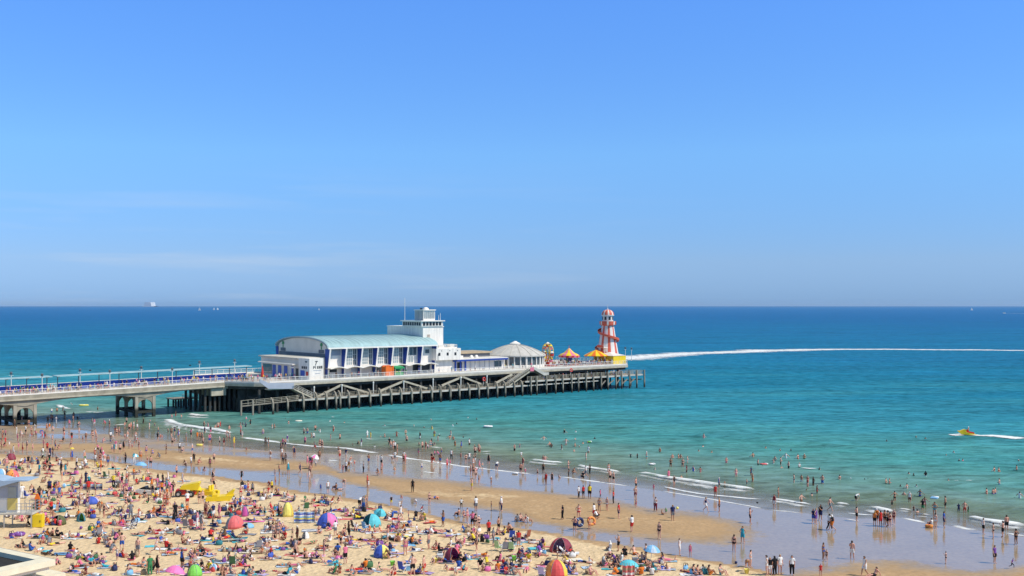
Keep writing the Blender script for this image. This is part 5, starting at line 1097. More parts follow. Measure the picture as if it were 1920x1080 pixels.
 (1680,840): "165 480 N s s;65 580 N k k;165 610 E s s;305 580 N w w;120 740 E s s;205 850 S w m;360 760 D s s;400 920 D k g;430 880 D s p;265 950 D k k*;320 960 N s s;580 1030 S s c;740 940 S s k;940 990 S n n*;1030 1010 S s r;1085 1000 S k g*;785 490 N s s;1550 540 E s s;1360 690 E s s;1460 690 E s s;1490 680 E s s;1855 750 E w s",
 (1680,945): "590 370 S s w;530 330 T w k;720 350 S b n;1310 450 S w k;1460 520 S s k;1605 500 S s k;1660 400 S s k;1800 610 S s k;750 900 S s k*;1480 890 S u k;1740 970 W u k*",
 (480,740): "440 370 N k k;510 380 N k k;490 440 E s s;245 530 D s s;275 530 D s k;335 520 N e e;105 650 S s b;690 400 N s s;720 590 D s k;770 590 D s s;890 540 D s s;960 640 S w s;1110 400 N w w;1325 420 N s s;1160 550 D s r;1120 730 S s s;1260 720 S s k;865 700 S w n;830 700 S s k;145 780 S s e;185 790 S k e;375 850 S k k;470 740 S u w;960 810 S s k;990 830 S s k;1235 860 S s k*;1450 760 N k k;1520 780 C k k;1580 800 S n w;1670 640 D w s;1720 660 D y s;1865 700 S s k*;1780 780 N w w;1905 480 N w w",
 (720,740): "10 470 N w w;10 640 E s s;190 640 D s r;325 620 D s s;340 750 S s k;80 790 S k k;140 830 S s r;165 850 S w k;200 880 S s k;540 660 D k w;600 500 N k k;720 520 E y s;755 630 D s y;830 610 N k k;810 690 D s s*;705 380 N s s;450 470 N w w;1030 470 N w w;1090 440 N k k;1260 350 N w w;1390 370 N k k;1000 630 D s w;985 670 E s w;1040 680 E s k;1190 640 N k k;1065 820 S s o;1160 840 S b s;1280 810 S w k;525 800 S s k*;575 850 S s k;625 850 S s m;715 800 S k n;735 800 C n n;1360 900 S e k;1420 880 S s r",
 (960,760): "785 420 E k w;955 400 N w w;475 520 E s w;565 610 E s k;590 630 E s s;810 600 D s w;950 520 E s s*;1065 570 N s s;1130 560 N g g;1240 500 N k k;945 620 E s r;1010 630 N k k;745 740 S s w;930 700 E s k*;1145 720 D w s;1110 820 D s w;40 740 S s k;115 640 D s s*;140 770 D w s*;470 820 E s p;500 820 E s p;1780 790 D k k*;1880 800 D k k*",
}
PPL = []
for (ox, oy), txt in TILES.items():
    for e in txt.split(';'):
        f = e.split(); kid = f[4].endswith('*'); PPL.append(dict(x=ox+float(f[0])/8, y=oy+float(f[1])/8, p=f[2], a=f[3], b=f[4][0], kid=kid))
# ================================================================== THINGS ON THE BEACH
def at(px_, py_):
    x, y, z = gz(px_, py_); return Vector((x, y, z)), y/F          # point and metres per pixel there
VC = {k: mat(k+'_nylon', [.88*v+.12*(sum(c)/3) for v in c], .65, .12, 3) for k, c in dict(red=(.66,.05,.05), coral=(.74,.12,.12), maroon=(.26,.02,.05), purple=(.20,.05,.30), magenta=(.55,.05,.30), pink=(.80,.14,.42), blue=(.03,.09,.50), skyblue=(.16,.44,.72), teal=(.01,.22,.27), turq=(.06,.52,.60), lime=(.18,.62,.06), pale_lime=(.45,.66,.28), green=(.05,.16,.06), olive=(.10,.11,.03), yellow=(.72,.52,.02), lemon=(.82,.70,.10), orange=(.82,.28,.02), white=(.78,.77,.75), grey=(.25,.25,.28), lilac=(.48,.40,.66), cream=(.78,.71,.55), black=(.018,.018,.02), navy=(.015,.025,.11), tan=(.42,.30,.17), rust=(.35,.09,.04), pale_blue=(.42,.55,.70)).items()}
LAND = []                                                          # landmarks for the labels
def land(px_, py_, name): LAND.append((px_, py_, name))
def dome_tent(px_, py_, wpx, hpx, cols, label, open_=200, mark=None, egg=1.0):
    p, k = at(px_, py_); R = wpx*k/2*.95; H = hpx*k*.95
    t = thing('beach_tent', label, 'tent', p, math.radians(open_))
    def shell(n0, n1, r, h_):
        mb = MB(); ns = 12; na = 8
        for i in range(n0, n1):
            a0, a1 = [math.radians(35+290*j/ns) for j in (i, i+1)]
            for j in range(na):
                b0, b1 = [math.pi/2*q/na for q in (j, j+1)]
                P_ = [(r*egg*math.cos(b)**.92*math.cos(a), r*math.cos(b)**.92*math.sin(a), h_*math.sin(b)) for a, b in ((a0,b0),(a1,b0),(a1,b1),(a0,b1))]
                P_ = [tuple(c_*(1+.028*math.sin(9*x/r+5*z/h_+px_)*math.sin(7*y/r-6*z/h_)) for c_ in (x, y, z)) for x, y, z in P_]; Q_ = [(x*.97, y*.97, z*.97) for x, y, z in P_]
                mb.add(P_+Q_, [(0,1,2,3),(7,6,5,4)]+([(0,4,5,1)] if j == 0 else []))
        return mb
    nc = len(cols); step = 12//nc
    for c in range(nc): obj('panel', shell(c*step, (c+1)*step if c < nc-1 else 12, R, H).mesh('panel', VC[cols[c]], True), t)
    pole = MB()
    for c in range(nc+1):
        a = math.radians(35+290*min(c*step, 12)/12) if c < nc else math.radians(325)
        pole.path([(R*1.0*egg*math.cos(b)**.92*math.cos(a), R*1.0*math.cos(b)**.92*math.sin(a), H*math.sin(b)) for b in np.linspace(0, 1.55, 9)], .018, 5)
    obj('pole', pole.mesh('pole', VC['grey']), t)
    obj('groundsheet', MB().lathe([(R*.95, .012), (.01, .03)], 20).mesh('groundsheet', VC[cols[0]]), t)
    land(px_, py_, mark or label)
    return t
def parasol(px_, py_, wpx, drop, cols, label, h_=2.0, tilt=.12, mark=None, hold=False):
    p, k = at(px_, py_); R = wpx*k/2
    t = thing('beach_parasol', label, 'parasol', p); t.rotation_euler = (tilt, tilt*.6, random.random()*3)
    mb = MB(); n = 16
    pr = [(R, h_-drop), (R*.72, h_-drop*.45), (R*.38, h_-drop*.1), (.02, h_)]
    mb.lathe(pr+[(R*.38, h_-drop*.1-.03), (R*.72, h_-drop*.45-.03), (R*.99, h_-drop-.02)], n, mf=lambda i, j: (i//2) % len(cols))
    obj('canopy', mb.mesh('canopy', [VC[c] for c in cols]), t)
    obj('pole', MB().tube((0,0,-.2), (0,0,h_+.08), .02).mesh('pole', VC['white']), t)
    rb = MB()
    for i in range(8):
        a = i*math.pi/4; rb.tube((0,0,h_-.06), (R*.97*math.cos(a), R*.97*math.sin(a), h_-drop-.015), .008, n=4)
    obj('rib', rb.mesh('rib', VC['white']), t); land(px_, py_, mark or label)
    return t
dome_tent(20, 862, 20, 13, ['maroon', 'maroon', 'maroon', 'rust'], 'small maroon and red beach tent close to the wet sand', 215, 'the small maroon tent')
dome_tent(2, 896, 20, 18, ['skyblue', 'white', 'blue'], 'blue and white beach tent behind the lifeguard hut roof', 200, 'the blue and white tent')
dome_tent(22, 897, 28, 17, ['orange', 'coral', 'orange', 'orange'], 'bright orange beach tent near the lifeguard hut', 210, 'the orange tent')
dome_tent(171, 944, 31, 14, ['blue', 'purple', 'blue', 'lilac'], 'low blue and purple dome tent with a pale seam', 96, 'the blue and purple dome tent')
dome_tent(152, 977, 17, 16, ['teal', 'lime', 'teal', 'teal'], 'small round teal tent with one green panel', 300, 'the round teal tent')
dome_tent(440, 989, 34, 24, ['coral', 'grey', 'coral', 'coral'], 'coral red tunnel tent with grey end', 62, 'the coral red tent', 1.15)
dome_tent(459, 968, 15, 20, ['magenta', 'purple', 'magenta'], 'tall narrow magenta tent behind the coral red one', 200, 'the magenta tent')
dome_tent(539, 968, 23, 28, ['lemon', 'yellow', 'lemon'], 'tall egg shaped yellow tent beside a striped windbreak', 195, 'the yellow egg shaped tent')
dome_tent(614, 984, 42, 24, ['blue', 'pink', 'blue', 'blue'], 'large royal blue dome tent with pink stripe', 172, 'the royal blue dome tent')
dome_tent(697, 986, 38, 24, ['turq', 'teal', 'turq'], 'turquoise half shelter with chairs around it', 225, 'the turquoise shelter')
dome_tent(716, 1043, 34, 23, ['skyblue', 'blue', 'lemon', 'blue'], 'blue tent with one yellow panel', 101, 'the blue and yellow tent')
dome_tent(849, 1050, 34, 25, ['red', 'magenta', 'purple', 'maroon'], 'purple and red ridge shaped tent with dark bags in front', 290, 'the purple and red tent')
dome_tent(1052, 1034, 46, 27, ['maroon', 'purple', 'lilac', 'red'], 'wide purple and red dome tent with sun lounger in its mouth', 255, 'the wide purple dome tent')
dome_tent(1043, 1080, 45, 33, ['yellow', 'orange', 'red', 'yellow'], 'yellow and red segmented dome tent like a beach ball', 60, 'the yellow and red dome tent')
dome_tent(364, 1079, 31, 22, ['lime', 'lime', 'pale_lime', 'lime'], 'vivid lime green tent with pale end panel', 200, 'the lime green tent')
dome_tent(464, 989, 26, 9, ['skyblue', 'pale_blue'], 'low light blue pop up shade beside the coral red tent', 250, 'the low light blue shade')
dome_tent(573, 1010, 15, 14, ['white', 'white'], 'small round white pop up shade standing upright', 240, 'the small white shade')
dome_tent(110, 983, 28, 18, ['olive', 'olive', 'black'], 'tilted olive shade over a family by the yellow box', 250, 'the olive shade')
parasol(325, 1087, 38, .55, ['pink'], 'bright pink parasol at the bottom edge beside the lime tent', 1.2, .2, 'the pink parasol')
parasol(1220, 1052, 32, .5, ['skyblue', 'skyblue', 'pale_blue'], 'light blue parasol at the edge of the wet sand', 1.5, .1, 'the light blue parasol')
parasol(1178, 1074, 37, .45, ['turq'], 'turquoise parasol over sitting people', 1.15, .1, 'the turquoise parasol')
parasol(263, 886, 23, .45, ['skyblue'], 'light blue parasol beside the stream of wet sand', 1.5, .1, 'the pale blue parasol by the stream')
parasol(253, 874, 12, .4, ['turq', 'white'], 'small turquoise and white parasol behind the light blue one', 1.8, .1)
parasol(707, 981, 24, .5, ['turq', 'turq', 'teal'], 'turquoise parasol leaning over the half shelter', 1.75, .35)
parasol(582, 879, 16, .45, ['white', 'pink', 'white'], 'big white and pink parasol carried along the damp sand', 2.25, .35, 'the white and pink parasol')
parasol(134, 862, 8, .2, ['yellow'], 'small yellow sunshade over a person in blue', 1.95, .1)
def windbreak(px0, px1, py_, cols, label, h_=1.0, mark=None):
    (a, k), (b, _) = at(px0, py_), at(px1, py_); L_ = (b-a).length
    t = thing('windbreak', label, 'windbreak', a, math.atan2(b.y-a.y, b.x-a.x))
    n = 5; nn = 24; mb = MB(); ns = len(cols)
    for i in range(nn):
        x0, x1 = L_*i/nn, L_*(i+1)/nn; y0, y1 = [.10*math.sin(math.pi*n*x/L_) for x in (x0, x1)]
        for j in range(ns):
            z0, z1 = .08+h_*j/ns, .08+h_*(j+1)/ns
            mb.add([(x0,y0,z0),(x1,y1,z0),(x1,y1,z1),(x0,y0,z1),(x0,y0+.02,z0),(x1,y1+.02,z0),(x1,y1+.02,z1),(x0,y0+.02,z1)], [(0,1,2,3),(7,6,5,4)], j)
    obj('cloth', mb.mesh('cloth', [VC[c] for c in cols]), t)
    for i in range(n+1): obj('pole', MB().tube((L_*i/n, .01, -.2), (L_*i/n, .01, h_+.3), .02).mesh('pole', VC['tan']), t)
    land((px0+px1)/2, py_, mark or label)
windbreak(551, 590, 981, ['pale_blue', 'blue', 'lemon', 'skyblue', 'white', 'blue', 'pale_blue'], 'blue, white and yellow striped windbreak between the yellow and blue tents', 1.15, 'the striped windbreak')
windbreak(155, 192, 920, ['grey', 'navy', 'grey', 'pale_blue'], 'grey and navy windbreak on the crowded sand', .75, 'the grey windbreak')
windbreak(1167, 1190, 1084, ['coral', 'white', 'coral', 'tan', 'coral'], 'coral and white striped windbreak below the turquoise parasol', 1.0, 'the coral windbreak')

def ring(px_, py_, wpx, col, label, stand=None, z=0.0, mark=None, band=None):
    p, k = at(px_, py_); R = wpx*k/2*.72; r = wpx*k/2*.28
    t = thing('swim_ring', label, 'swim ring', p+Vector((0,0,z)))
    ax = (0,0,1) if stand is None else stand
    c = (0,0,r*.9) if stand is None else (0,0,R+r)
    obj('tube', torus_mb(c, R, r, ax, 24, 10).mesh('tube', VC[col], True), t)
    a = Vector(ax).normalized(); o_ = a.orthogonal().normalized()
    obj('valve', MB().tube(Vector(c)+o_*(R+r*.9), Vector(c)+o_*(R+r*1.25), .03, .02, 6).mesh('valve', VC['white']), t)
    if band:
        b_ = a.cross(o_)
        for s_ in (1, -1): obj('grip', torus_mb(Vector(c)+b_*R*s_, r*1.06, .05, o_, 14, 6).mesh('grip', VC[band]), t)
    land(px_, py_, mark or label); return t
ring(36, 1004, 22, 'purple', 'purple swim ring lying flat on the sand', None, 0, 'the purple swim ring', 'lilac')
ring(1087, 993, 19, 'navy', 'big navy swim ring carried upright at the stream', (.55, -.8, .1), .25, 'the navy swim ring', 'pale_blue')
ring(1109, 992, 18, 'orange', 'orange swim ring carried by a child at the stream', (.3, -.9, .35), .35, 'the orange swim ring', 'coral')
ring(78, 815, 7, 'blue', 'blue swim ring held up on the wet sand near the pier arch', (.2, -1, .1), .2)
ring(1624, 899, 12, 'blue', 'blue swim ring with two bathers in the green water', None, -.1, 'the blue swim ring in the sea')
ring(1910, 930, 21, 'skyblue', 'large blue swim ring floating at the edge of the group', None, -.1, 'the large floating blue ring', 'blue')
ring(630, 1039, 10, 'lilac', 'small lilac swim ring lying alone on the sand', None)
def lilo(px_, py_, wpx, col, label, rz, z=.0, dinghy=False, pillow='white', mark=None):
    p, k = at(px_, py_); L_ = wpx*k
    if shore_d(p.x, p.y) > 0:
        x, y = ground(px_, py_, .05); p = Vector((x, y, .05))
    t = thing('inflatable_dinghy' if dinghy else 'air_bed', label, 'dinghy' if dinghy else 'air bed', p+Vector((0,0,z)), rz)
    if dinghy:
        v = MB(); n = 28; m = 8
        for i in range(n):
            a = 6.28318*i/n; cx, cy = L_/2*.8*math.cos(a), L_/4*.85*math.sin(a)
            for j in range(m): b = 6.28318*j/m; v.v.append((cx*(1+.22*math.cos(b)), cy*(1+.35*math.cos(b)), .16+.17*math.sin(b)))
        for i in range(n):
            for j in range(m): v.f.append((i*m+j, ((i+1)%n)*m+j, ((i+1)%n)*m+(j+1)%m, i*m+(j+1)%m)); v.m.append(0)
        obj('hull', v.mesh('hull', VC[col], True), t)
        obj('floor', MB().prism([(L_/2*.75*math.cos(a), L_/4*.8*math.sin(a)) for a in np.linspace(0, 6.28, 18)[:-1]], .02, .07, 'z').mesh('floor', VC['grey']), t)
        obj('seat', MB().tube((0,-L_/5,.25), (0,L_/5,.25), .1).mesh('seat', VC[pillow]), t)
    else:
        v = MB(); nr = 6
        for i in range(nr): y = (i-(nr-1)/2)*.13; v.tube((-L_/2,y,.09), (L_/2*.72,y,.09), .075, .075, 8)
        obj('mattress', v.mesh('mattress', VC[col], True), t)
        obj('pillow', MB().tube((L_/2*.84,-.38,.12), (L_/2*.84,.38,.12), .12, .12, 10).mesh('pillow', VC[pillow], True), t)
    land(px_, py_, mark or label); return t
lilo(157, 761, 17, 'lemon', 'yellow and white inflatable dinghy carried by people under the pier', .2, 0, True)
lilo(560, 791, 13, 'cream', 'cream inflatable dinghy with a child aboard near the pier legs', .1, 0, True)
lilo(915, 801, 17, 'white', 'white inflatable dinghy with people in open water', -.1, 0, True)
lilo(374, 836, 13, 'lemon', 'yellow inflatable on the shining sand', .1, 0, True, 'orange')
lilo(1742, 989, 15, 'orange', 'orange inflatable boat at the foam edge', -.2, 0, True, 'coral')
lilo(1752, 966, 12, 'skyblue', 'blue and white air bed held overhead by a wading person', .9, 1.9)
lilo(1222, 871, 10, 'white', 'white air bed with dark haired swimmer on it', .2)
lilo(965, 889, 3.5, 'white', 'white bodyboard standing at a child hand', 1.2)
lilo(1432, 871, 12, 'coral', 'red air bed with bathers leaning on it', .3)
lilo(1105, 829, 6, 'lime', 'green air bed held by a standing bather', .2)
lilo(88, 1036, 16, 'turq', 'turquoise air bed beside the low wall', .1, 0, False, 'navy')
# towels, mats, bags and chairs ------------------------------------------------
TOWELS = []
def towel(px_, py_, wpx, hm, col, rz=0, label=None, col2=None):
    p, k = at(px_, py_); W_ = wpx*k; n = 6; mb = MB()
    vs = []
    for i in range(n+1):
        for j in range(n+1):
            x, y = (i/n-.5)*W_, (j/n-.5)*hm; vs.append((x, y, .02+.018*math.sin(i*2.1+j*1.3+px_)+.01*math.cos(j*2.7)))
    vs += [(x, y, z-.015) for x, y, z in vs]; m = (n+1)**2
    for i in range(n):
        for j in range(n):
            a = i*(n+1)+j; q_ = (a, a+n+1, a+n+2, a+1); mi = 1 if (col2 and j % 3 == 1) else 0
            mb.f += [q_, tuple(x+m for x in q_)[::-1]]; mb.m += [mi, mi]
    mb.v = vs
    me = mb.mesh('beach_towel', [VC[col]]+([VC[col2]] if col2 else []), True); me.transform(Matrix.Translation((0, 0, .0)))
    o = obj('beach_towel', me); o.location = p+Vector((0,0,.03)); o.rotation_euler = (0,0,rz)
    TOWELS.append([o, px_, py_, label, col, col2]); return o
towel(139, 1004, 40, 2.2, 'cream', .05, 'large cream sheet spread alone on the sand')
towel(262, 979, 26, 1.0, 'white', .0, 'white towel spread behind two blue deckchairs')
towel(975, 1061, 30, 1.3, 'pale_blue', -.1, 'pale blue sheet near the bottom of the sand')
towel(114, 1039, 28, 1.2, 'navy', .1, 'navy mat with light blue border below the wall corner', 'skyblue')
towel(1001, 1029, 22, 1.1, 'turq', .1, 'turquoise towel among folding chairs')
towel(1100, 1065, 18, 1.0, 'pale_blue', .2, 'pale blue towel near the beach ball coloured tent')
towel(1082, 1050, 20, 1.2, 'cream', .3, 'cream towel in front of the white lounger')
towel(735, 1044, 26, .9, 'blue', -.1, 'blue striped towel in front of the blue and yellow tent', 'white')
towel(797, 997, 14, .9, 'pale_blue', -.2, 'pale blue towel behind a pink group')
towel(753, 1006, 26, .9, 'lemon', .0, 'long yellow mat behind sitting children')
towel(585, 1043, 50, 1.0, 'pink', .05, 'long pink patterned towels end to end', 'white')
towel(648, 974, 26, .9, 'coral', .15, 'coral red mat behind the royal blue tent')
towel(300, 1030, 24, .9, 'white', -.05, 'white towel under a person in red')
towel(283, 1025, 22, 1.0, 'turq', .2, 'turquoise mat behind the walking person in white shorts')
towel(585, 995, 38, 1.4, 'white', .12, 'white patterned rug behind the white shade', 'navy')
towel(1205, 1061, 26, .9, 'green', .2, 'dark green mat near the turquoise parasol')
towel(1285, 1078, 20, .9, 'white', .1, 'white towel near three sitting people')
towel(22, 1056, 0.1, .01, 'white') if False else None
# fill of the crowded dry sand: people, towels and bags where the photo shows a dense crowd
def dry_ok(x, y):
    if y < np.interp(x, *np.array(DRYTOP).T)+7 or y > 1079: return False
    if x < 62 and 925 < y < 1000: return False
    if y > 1015 and x < 128: return False
    if 325 < x < 440 and 905 < y < 950: return False
    return True
for _ in range(95):
    x, y = (random.uniform(0, 470), random.uniform(790, 860)) if _ < 70 else (random.uniform(470, 900), random.uniform(836, 888))
    for _j in range(random.choice((1, 1, 2))): PPL.append(dict(x=x+_j*random.uniform(3, 6), y=y+random.uniform(-1, 1), p=random.choice('SSSSWC'), a=random.choice('sssswkpe'), b=random.choice('ksnwrbpe'), kid=random.random() < .35))
occ = [(q['x'], q['y']) for q in PPL]+[(a, b) for a, b, _ in LAND]
tries = 0; extra = 0
while extra < 520 and tries < 60000:
    tries += 1; x = random.uniform(0, 1450); y = random.uniform(860, 1079)
    wgt = 1.0 if (x < 330 and y < 955) else .7 if x < 500 and y < 975 else .30 if x < 480 else .40 if x < 960 else .22
    if random.random() > wgt or not dry_ok(x, y): continue
    if any(((x-a)/1.0)**2+((y-b)*1.9)**2 < 6.5**2 for a, b in occ): continue
    for _ in range(random.choice((1, 1, 2, 2, 3))):
        xx, yy = x+random.uniform(-11, 11), y+random.uniform(-3.5, 3.5)
        if not dry_ok(xx, yy): continue
        occ.append((xx, yy)); extra += 1
        PPL.append(dict(x=xx, y=yy, p=random.choice('TTTTLLCSS' if y < 960 else 'TTTLLLPC'), a=random.choice('sssswwkrpbunceyot'), b=random.choice('kkksnwrbpes'), kid=random.random() < .25))
tc_cols = ['white', 'white', 'pale_blue', 'pale_blue', 'pink', 'lilac', 'cream', 'cream', 'navy', 'coral', 'grey', 'lilac', 'turq', 'tan', 'skyblue', 'purple', 'red', 'pale_blue', 'white']
for q in list(PPL):
    if q['p'] in 'TLP' and dry_ok(q['x'], q['y']) and random.random() < (.66 if q['p'] != 'T' else .36):
        k = at(q['x'], q['y'])[1]; q['rz'] = random.uniform(-.5, .5)+random.choice((0, math.pi))
        towel(q['x']+random.uniform(-3, 3), q['y']+.5, random.uniform(1.3, 1.8)/k, random.uniform(.65, .95), random.choice(tc_cols), random.uniform(-.5, .5), None, random.choice((None, None, random.choice(tc_cols))))
BAGS = []
for _ in range(3000):
    if len(BAGS) >= 230: break
    q = random.choice(PPL); x, y = q['x']+random.uniform(-12, 12), q['y']+random.uniform(-3, 3)
    if not dry_ok(x, y) or (x > 500 and random.random() < .4): continue
    p, k = at(x, y); c = random.choice(['black', 'black', 'navy', 'white', 'red', 'grey', 'blue', 'teal', 'tan', 'pink', 'green', 'purple', 'skyblue', 'navy', 'grey']); s_ = random.uniform(.8, 1.5)
    t = thing('beach_bag', None, 'bag', p, random.random()*6, 'bags lying about the sand', s_)
    v = MB(); n = 10
    for z, r, sq_ in ((0, .20, .6), (.03, .27, .6), (.2, .28, .55), (.33, .24, .45), (.37, .20, .35)):
        for i in range(n): a = 6.28318*i/n; v.v.append((r*math.cos(a), r*sq_*math.sin(a), z))
    for j in range(4):
        for i in range(n): v.f.append((j*n+i, j*n+(i+1)%n, (j+1)*n+(i+1)%n, (j+1)*n+i)); v.m.append(0)
    v.f += [tuple(range(n))[::-1], tuple(range(4*n, 5*n))]; v.m += [0, 0]
    obj('bag_body', v.mesh('bag_body', VC[c], True), t)
    for s2 in (-.07, .07): obj('strap', MB().path([(-.15, s2, .33), (-.1, s2*1.2, .5), (.1, s2*1.2, .5), (.15, s2, .33)], .018, 5).mesh('strap', VC['black']), t)
    BAGS.append([t, x, y, None, c, None])

def beach_chair(px_, py_, col, rz, label):
    p, k = at(px_, py_); t = thing('beach_chair', label, 'chair', p, rz)
    mb = MB()
    for y in (-.28, .28): mb.tube((-.25,y,.0), (.3,y,.45), .018).tube((.3,y,0), (-.28,y,.95), .018).tube((-.2,y,.55), (.28,y,.55), .022)
    obj('frame', mb.mesh('frame', VC['white']), t)
    obj('seat', MB().add([(-.22,-.27,.3),(.3,-.27,.4),(.3,.27,.4),(-.22,.27,.3),(-.22,-.27,.27),(.3,-.27,.37),(.3,.27,.37),(-.22,.27,.27)], [(0,1,2,3),(7,6,5,4),(0,4,5,1),(1,5,6,2),(2,6,7,3)]).mesh('seat', VC[col]), t)
    obj('backrest', MB().add([(-.18,-.27,.35),(-.18,.27,.35),(-.32,.27,1.0),(-.32,-.27,1.0),(-.21,-.27,.35),(-.21,.27,.35),(-.35,.27,1.0),(-.35,-.27,1.0)], [(0,1,2,3),(7,6,5,4),(0,3,7,4),(1,5,6,2),(2,6,7,3)]).mesh('backrest', VC[col]), t)
    for y in (-.28, .28): obj('armrest', MB().box(-.22, .3, y-.03, y+.03, .56, .59).mesh('armrest', VC['white']), t)
    return t
for a in ((243, 992, 'navy', 3.9, 'navy folding deckchair, first of a pair on open sand'), (252, 991, 'navy', 3.6, 'navy folding deckchair, second of a pair on open sand'), (754, 1072, 'blue', 1.0, 'bright blue folding chair near the bottom edge'), (361, 990, 'coral', 1.2, 'red folding chair facing the sea'), (349, 990, 'grey', 1.4, 'grey folding chair beside the red one'), (934, 1032, 'pale_lime', .9, 'pale green folding chair with person leaning forward'), (947, 1034, 'grey', 1.8, 'grey folding chair beside the pale green one'), (959, 1034, 'pale_lime', 1.3, 'pale green folding chair by a person in black'), (988, 1011, 'rust', 2.4, 'rust striped deckchair near the stream'), (960, 1012, 'blue', 1.7, 'upright blue folding chair at the stream edge'), (484, 1031, 'grey', 2.2, 'grey striped folding chair near the teal lounger'), (574, 957, 'green', 2.0, 'green folding chair near kneeling children'), (685, 995, 'skyblue', .8, 'blue patterned chair in front of the turquoise shelter'), (664, 992, 'black', .6, 'black folding chair beside the turquoise shelter'), (184, 1006, 'grey', 2.6, 'grey reclined chair behind a red shirt'), (199, 897, 'green', 1.0, 'green folding chair on the crowded sand'), (436, 1062, 'green', 1.7, 'dark green folding chair behind a red cap'), (384, 986, 'tan', .5, 'tan folding chair by bending people'), (1016, 1082, 'lilac', 1.2, 'lilac folding chair at the bottom edge'), (50, 934, 'blue', 1.0, 'blue folding chair beside the hut steps')):
    beach_chair(*a); land(a[0], a[1], 'the '+' '.join(a[4].split(',')[0].split()[:3]) if False else a[4].split(',')[0])
def lounger(px_, py_, col, rz, label, mark):
    p, k = at(px_, py_); t = thing('sun_lounger', label, 'sun lounger', p, rz)
    fr = MB()
    for y in (-.33, .33): fr.bar((-.95,y,.3), (1.0,y,.3), .05, .05)
    obj('frame', fr.mesh('frame', VC['white']), t)
    for x in (-.7, .75):
        for y in (-.33, .33): obj('leg', MB().bar((x-.12,y,0), (x,y,.3), .05, .05).mesh('leg', VC['white']), t)
    obj('seat', MB().box(-.35, 1.0, -.31, .31, .31, .38).mesh('seat', VC[col]), t)
    obj('backrest', MB().add([(-.34,-.31,.34),(-.34,.31,.34),(-.9,.31,.85),(-.9,-.31,.85),(-.30,-.31,.40),(-.30,.31,.40),(-.86,.31,.91),(-.86,-.31,.91)], [(3,2,1,0),(4,5,6,7),(0,4,7,3),(1,2,6,5),(2,3,7,6)]).mesh('backrest', VC[col]), t)
    land(px_, py_, mark); return p
lp = lounger(445, 1015, 'teal', .05, 'teal sun lounger with white frame and a reader on it', 'the teal sun lounger')
lounger(1066, 1043, 'white', -.1, 'white sun lounger at the mouth of the wide purple tent', 'the white sun lounger')
def box_thing(name, cat, px_, py_, sx, sy, sz, col, lid, label, rz=.2):
    p, k = at(px_, py_); t = thing(name, label, cat, p, rz)
    b = MB(); b.box(-sx/2, sx/2, -sy/2, sy/2, 0, sz); me = b.mesh('box', VC[col]); obj('box', me, t)
    obj('lid', MB().box(-sx/2-.02, sx/2+.02, -sy/2-.02, sy/2+.02, sz+.002, sz+.07).mesh('lid', VC[lid]), t)
    obj('handle', MB().path([(-sx/2, 0, sz*.8), (-sx/2+.05, 0, sz+.25), (sx/2-.05, 0, sz+.25), (sx/2, 0, sz*.8)], .02).mesh('handle', VC['white']), t); return t
box_thing('cool_box', 'cool box', 766, 1069, .5, .35, .42, 'skyblue', 'white', 'light blue cool box beside the blue folding chair')
box_thing('cool_box', 'cool box', 825, 1050, .5, .4, .5, 'white', 'white', 'white cool box before the purple and red tent')
box_thing('cool_box', 'cool box', 402, 986, .4, .3, .35, 'blue', 'white', 'small blue cool box near people bending over')
box_thing('cool_box', 'cool box', 1191, 1054, .5, .35, .35, 'grey', 'grey', 'grey cool box near the turquoise parasol')
for px_, py_, c, l in ((964, 1050, 'lime', 'lime green bucket beside a child'), (1400, 1075, 'lemon', 'yellow bucket at the lower edge of the dry sand'), (736, 1060, 'lime', 'green bucket near the blue chair'), (987, 1045, 'coral', 'coral red bucket next to a child'), (816, 1055, 'lemon', 'small yellow bucket by the white cool box'), (400, 966, 'orange', 'orange bucket below a person in pink')):
    p, k = at(px_, py_); t = thing('bucket', l, 'bucket', p, 0, None, 1.3)
    obj('pail', MB().lathe([(.01, 0), (.13, 0), (.18, .3), (.19, .3), (.17, .3), (.12, .03)], 14).mesh('pail', VC[c], True), t); obj('handle', MB().path([(.18*math.cos(a), 0, .29+.2*math.sin(a)) for a in np.linspace(0, math.pi, 9)], .012).mesh('handle', VC['white']), t)
for px_, py_, r, c, l in ((400, 1071, .33, 'skyblue', 'large blue beach ball beside the lime tent'), (120, 915, .3, 'skyblue', 'blue and white beach ball in the crowd'), (1380, 1057, .13, 'navy', 'small dark ball on the wet sand'), (1270, 971, .16, 'lemon', 'yellow ball thrown by a running person'), (745, 766, .35, 'white', 'white mooring buoy floating near the pier posts'), (152, 992, .16, 'purple', 'purple ball on the sand near the cream sheet'), (1420, 962, .12, 'black', 'dark ball held out by a throwing person')):
    p, k = at(px_, py_)
    b = thing('beach_ball' if r > .15 and c != 'white' else 'buoy' if c == 'white' else 'ball', l, 'buoy' if c == 'white' else 'ball', p)
    z0 = {1270: .95, 1420: 1.1}.get(px_, 0)
    obj('skin', MB().lathe([(r*math.sin(a)+.001, z0+r-r*math.cos(a)) for a in np.linspace(0, math.pi, 11)], 16, mf=lambda i, j: (i//3) % 2).mesh('skin', [VC[c], VC['white' if r > .29 else c]], True), b)
    obj('valve', MB().tube((0, 0, z0+2*r-.01), (0, 0, z0+2*r+.02), .03).mesh('valve', VC['white']), b)
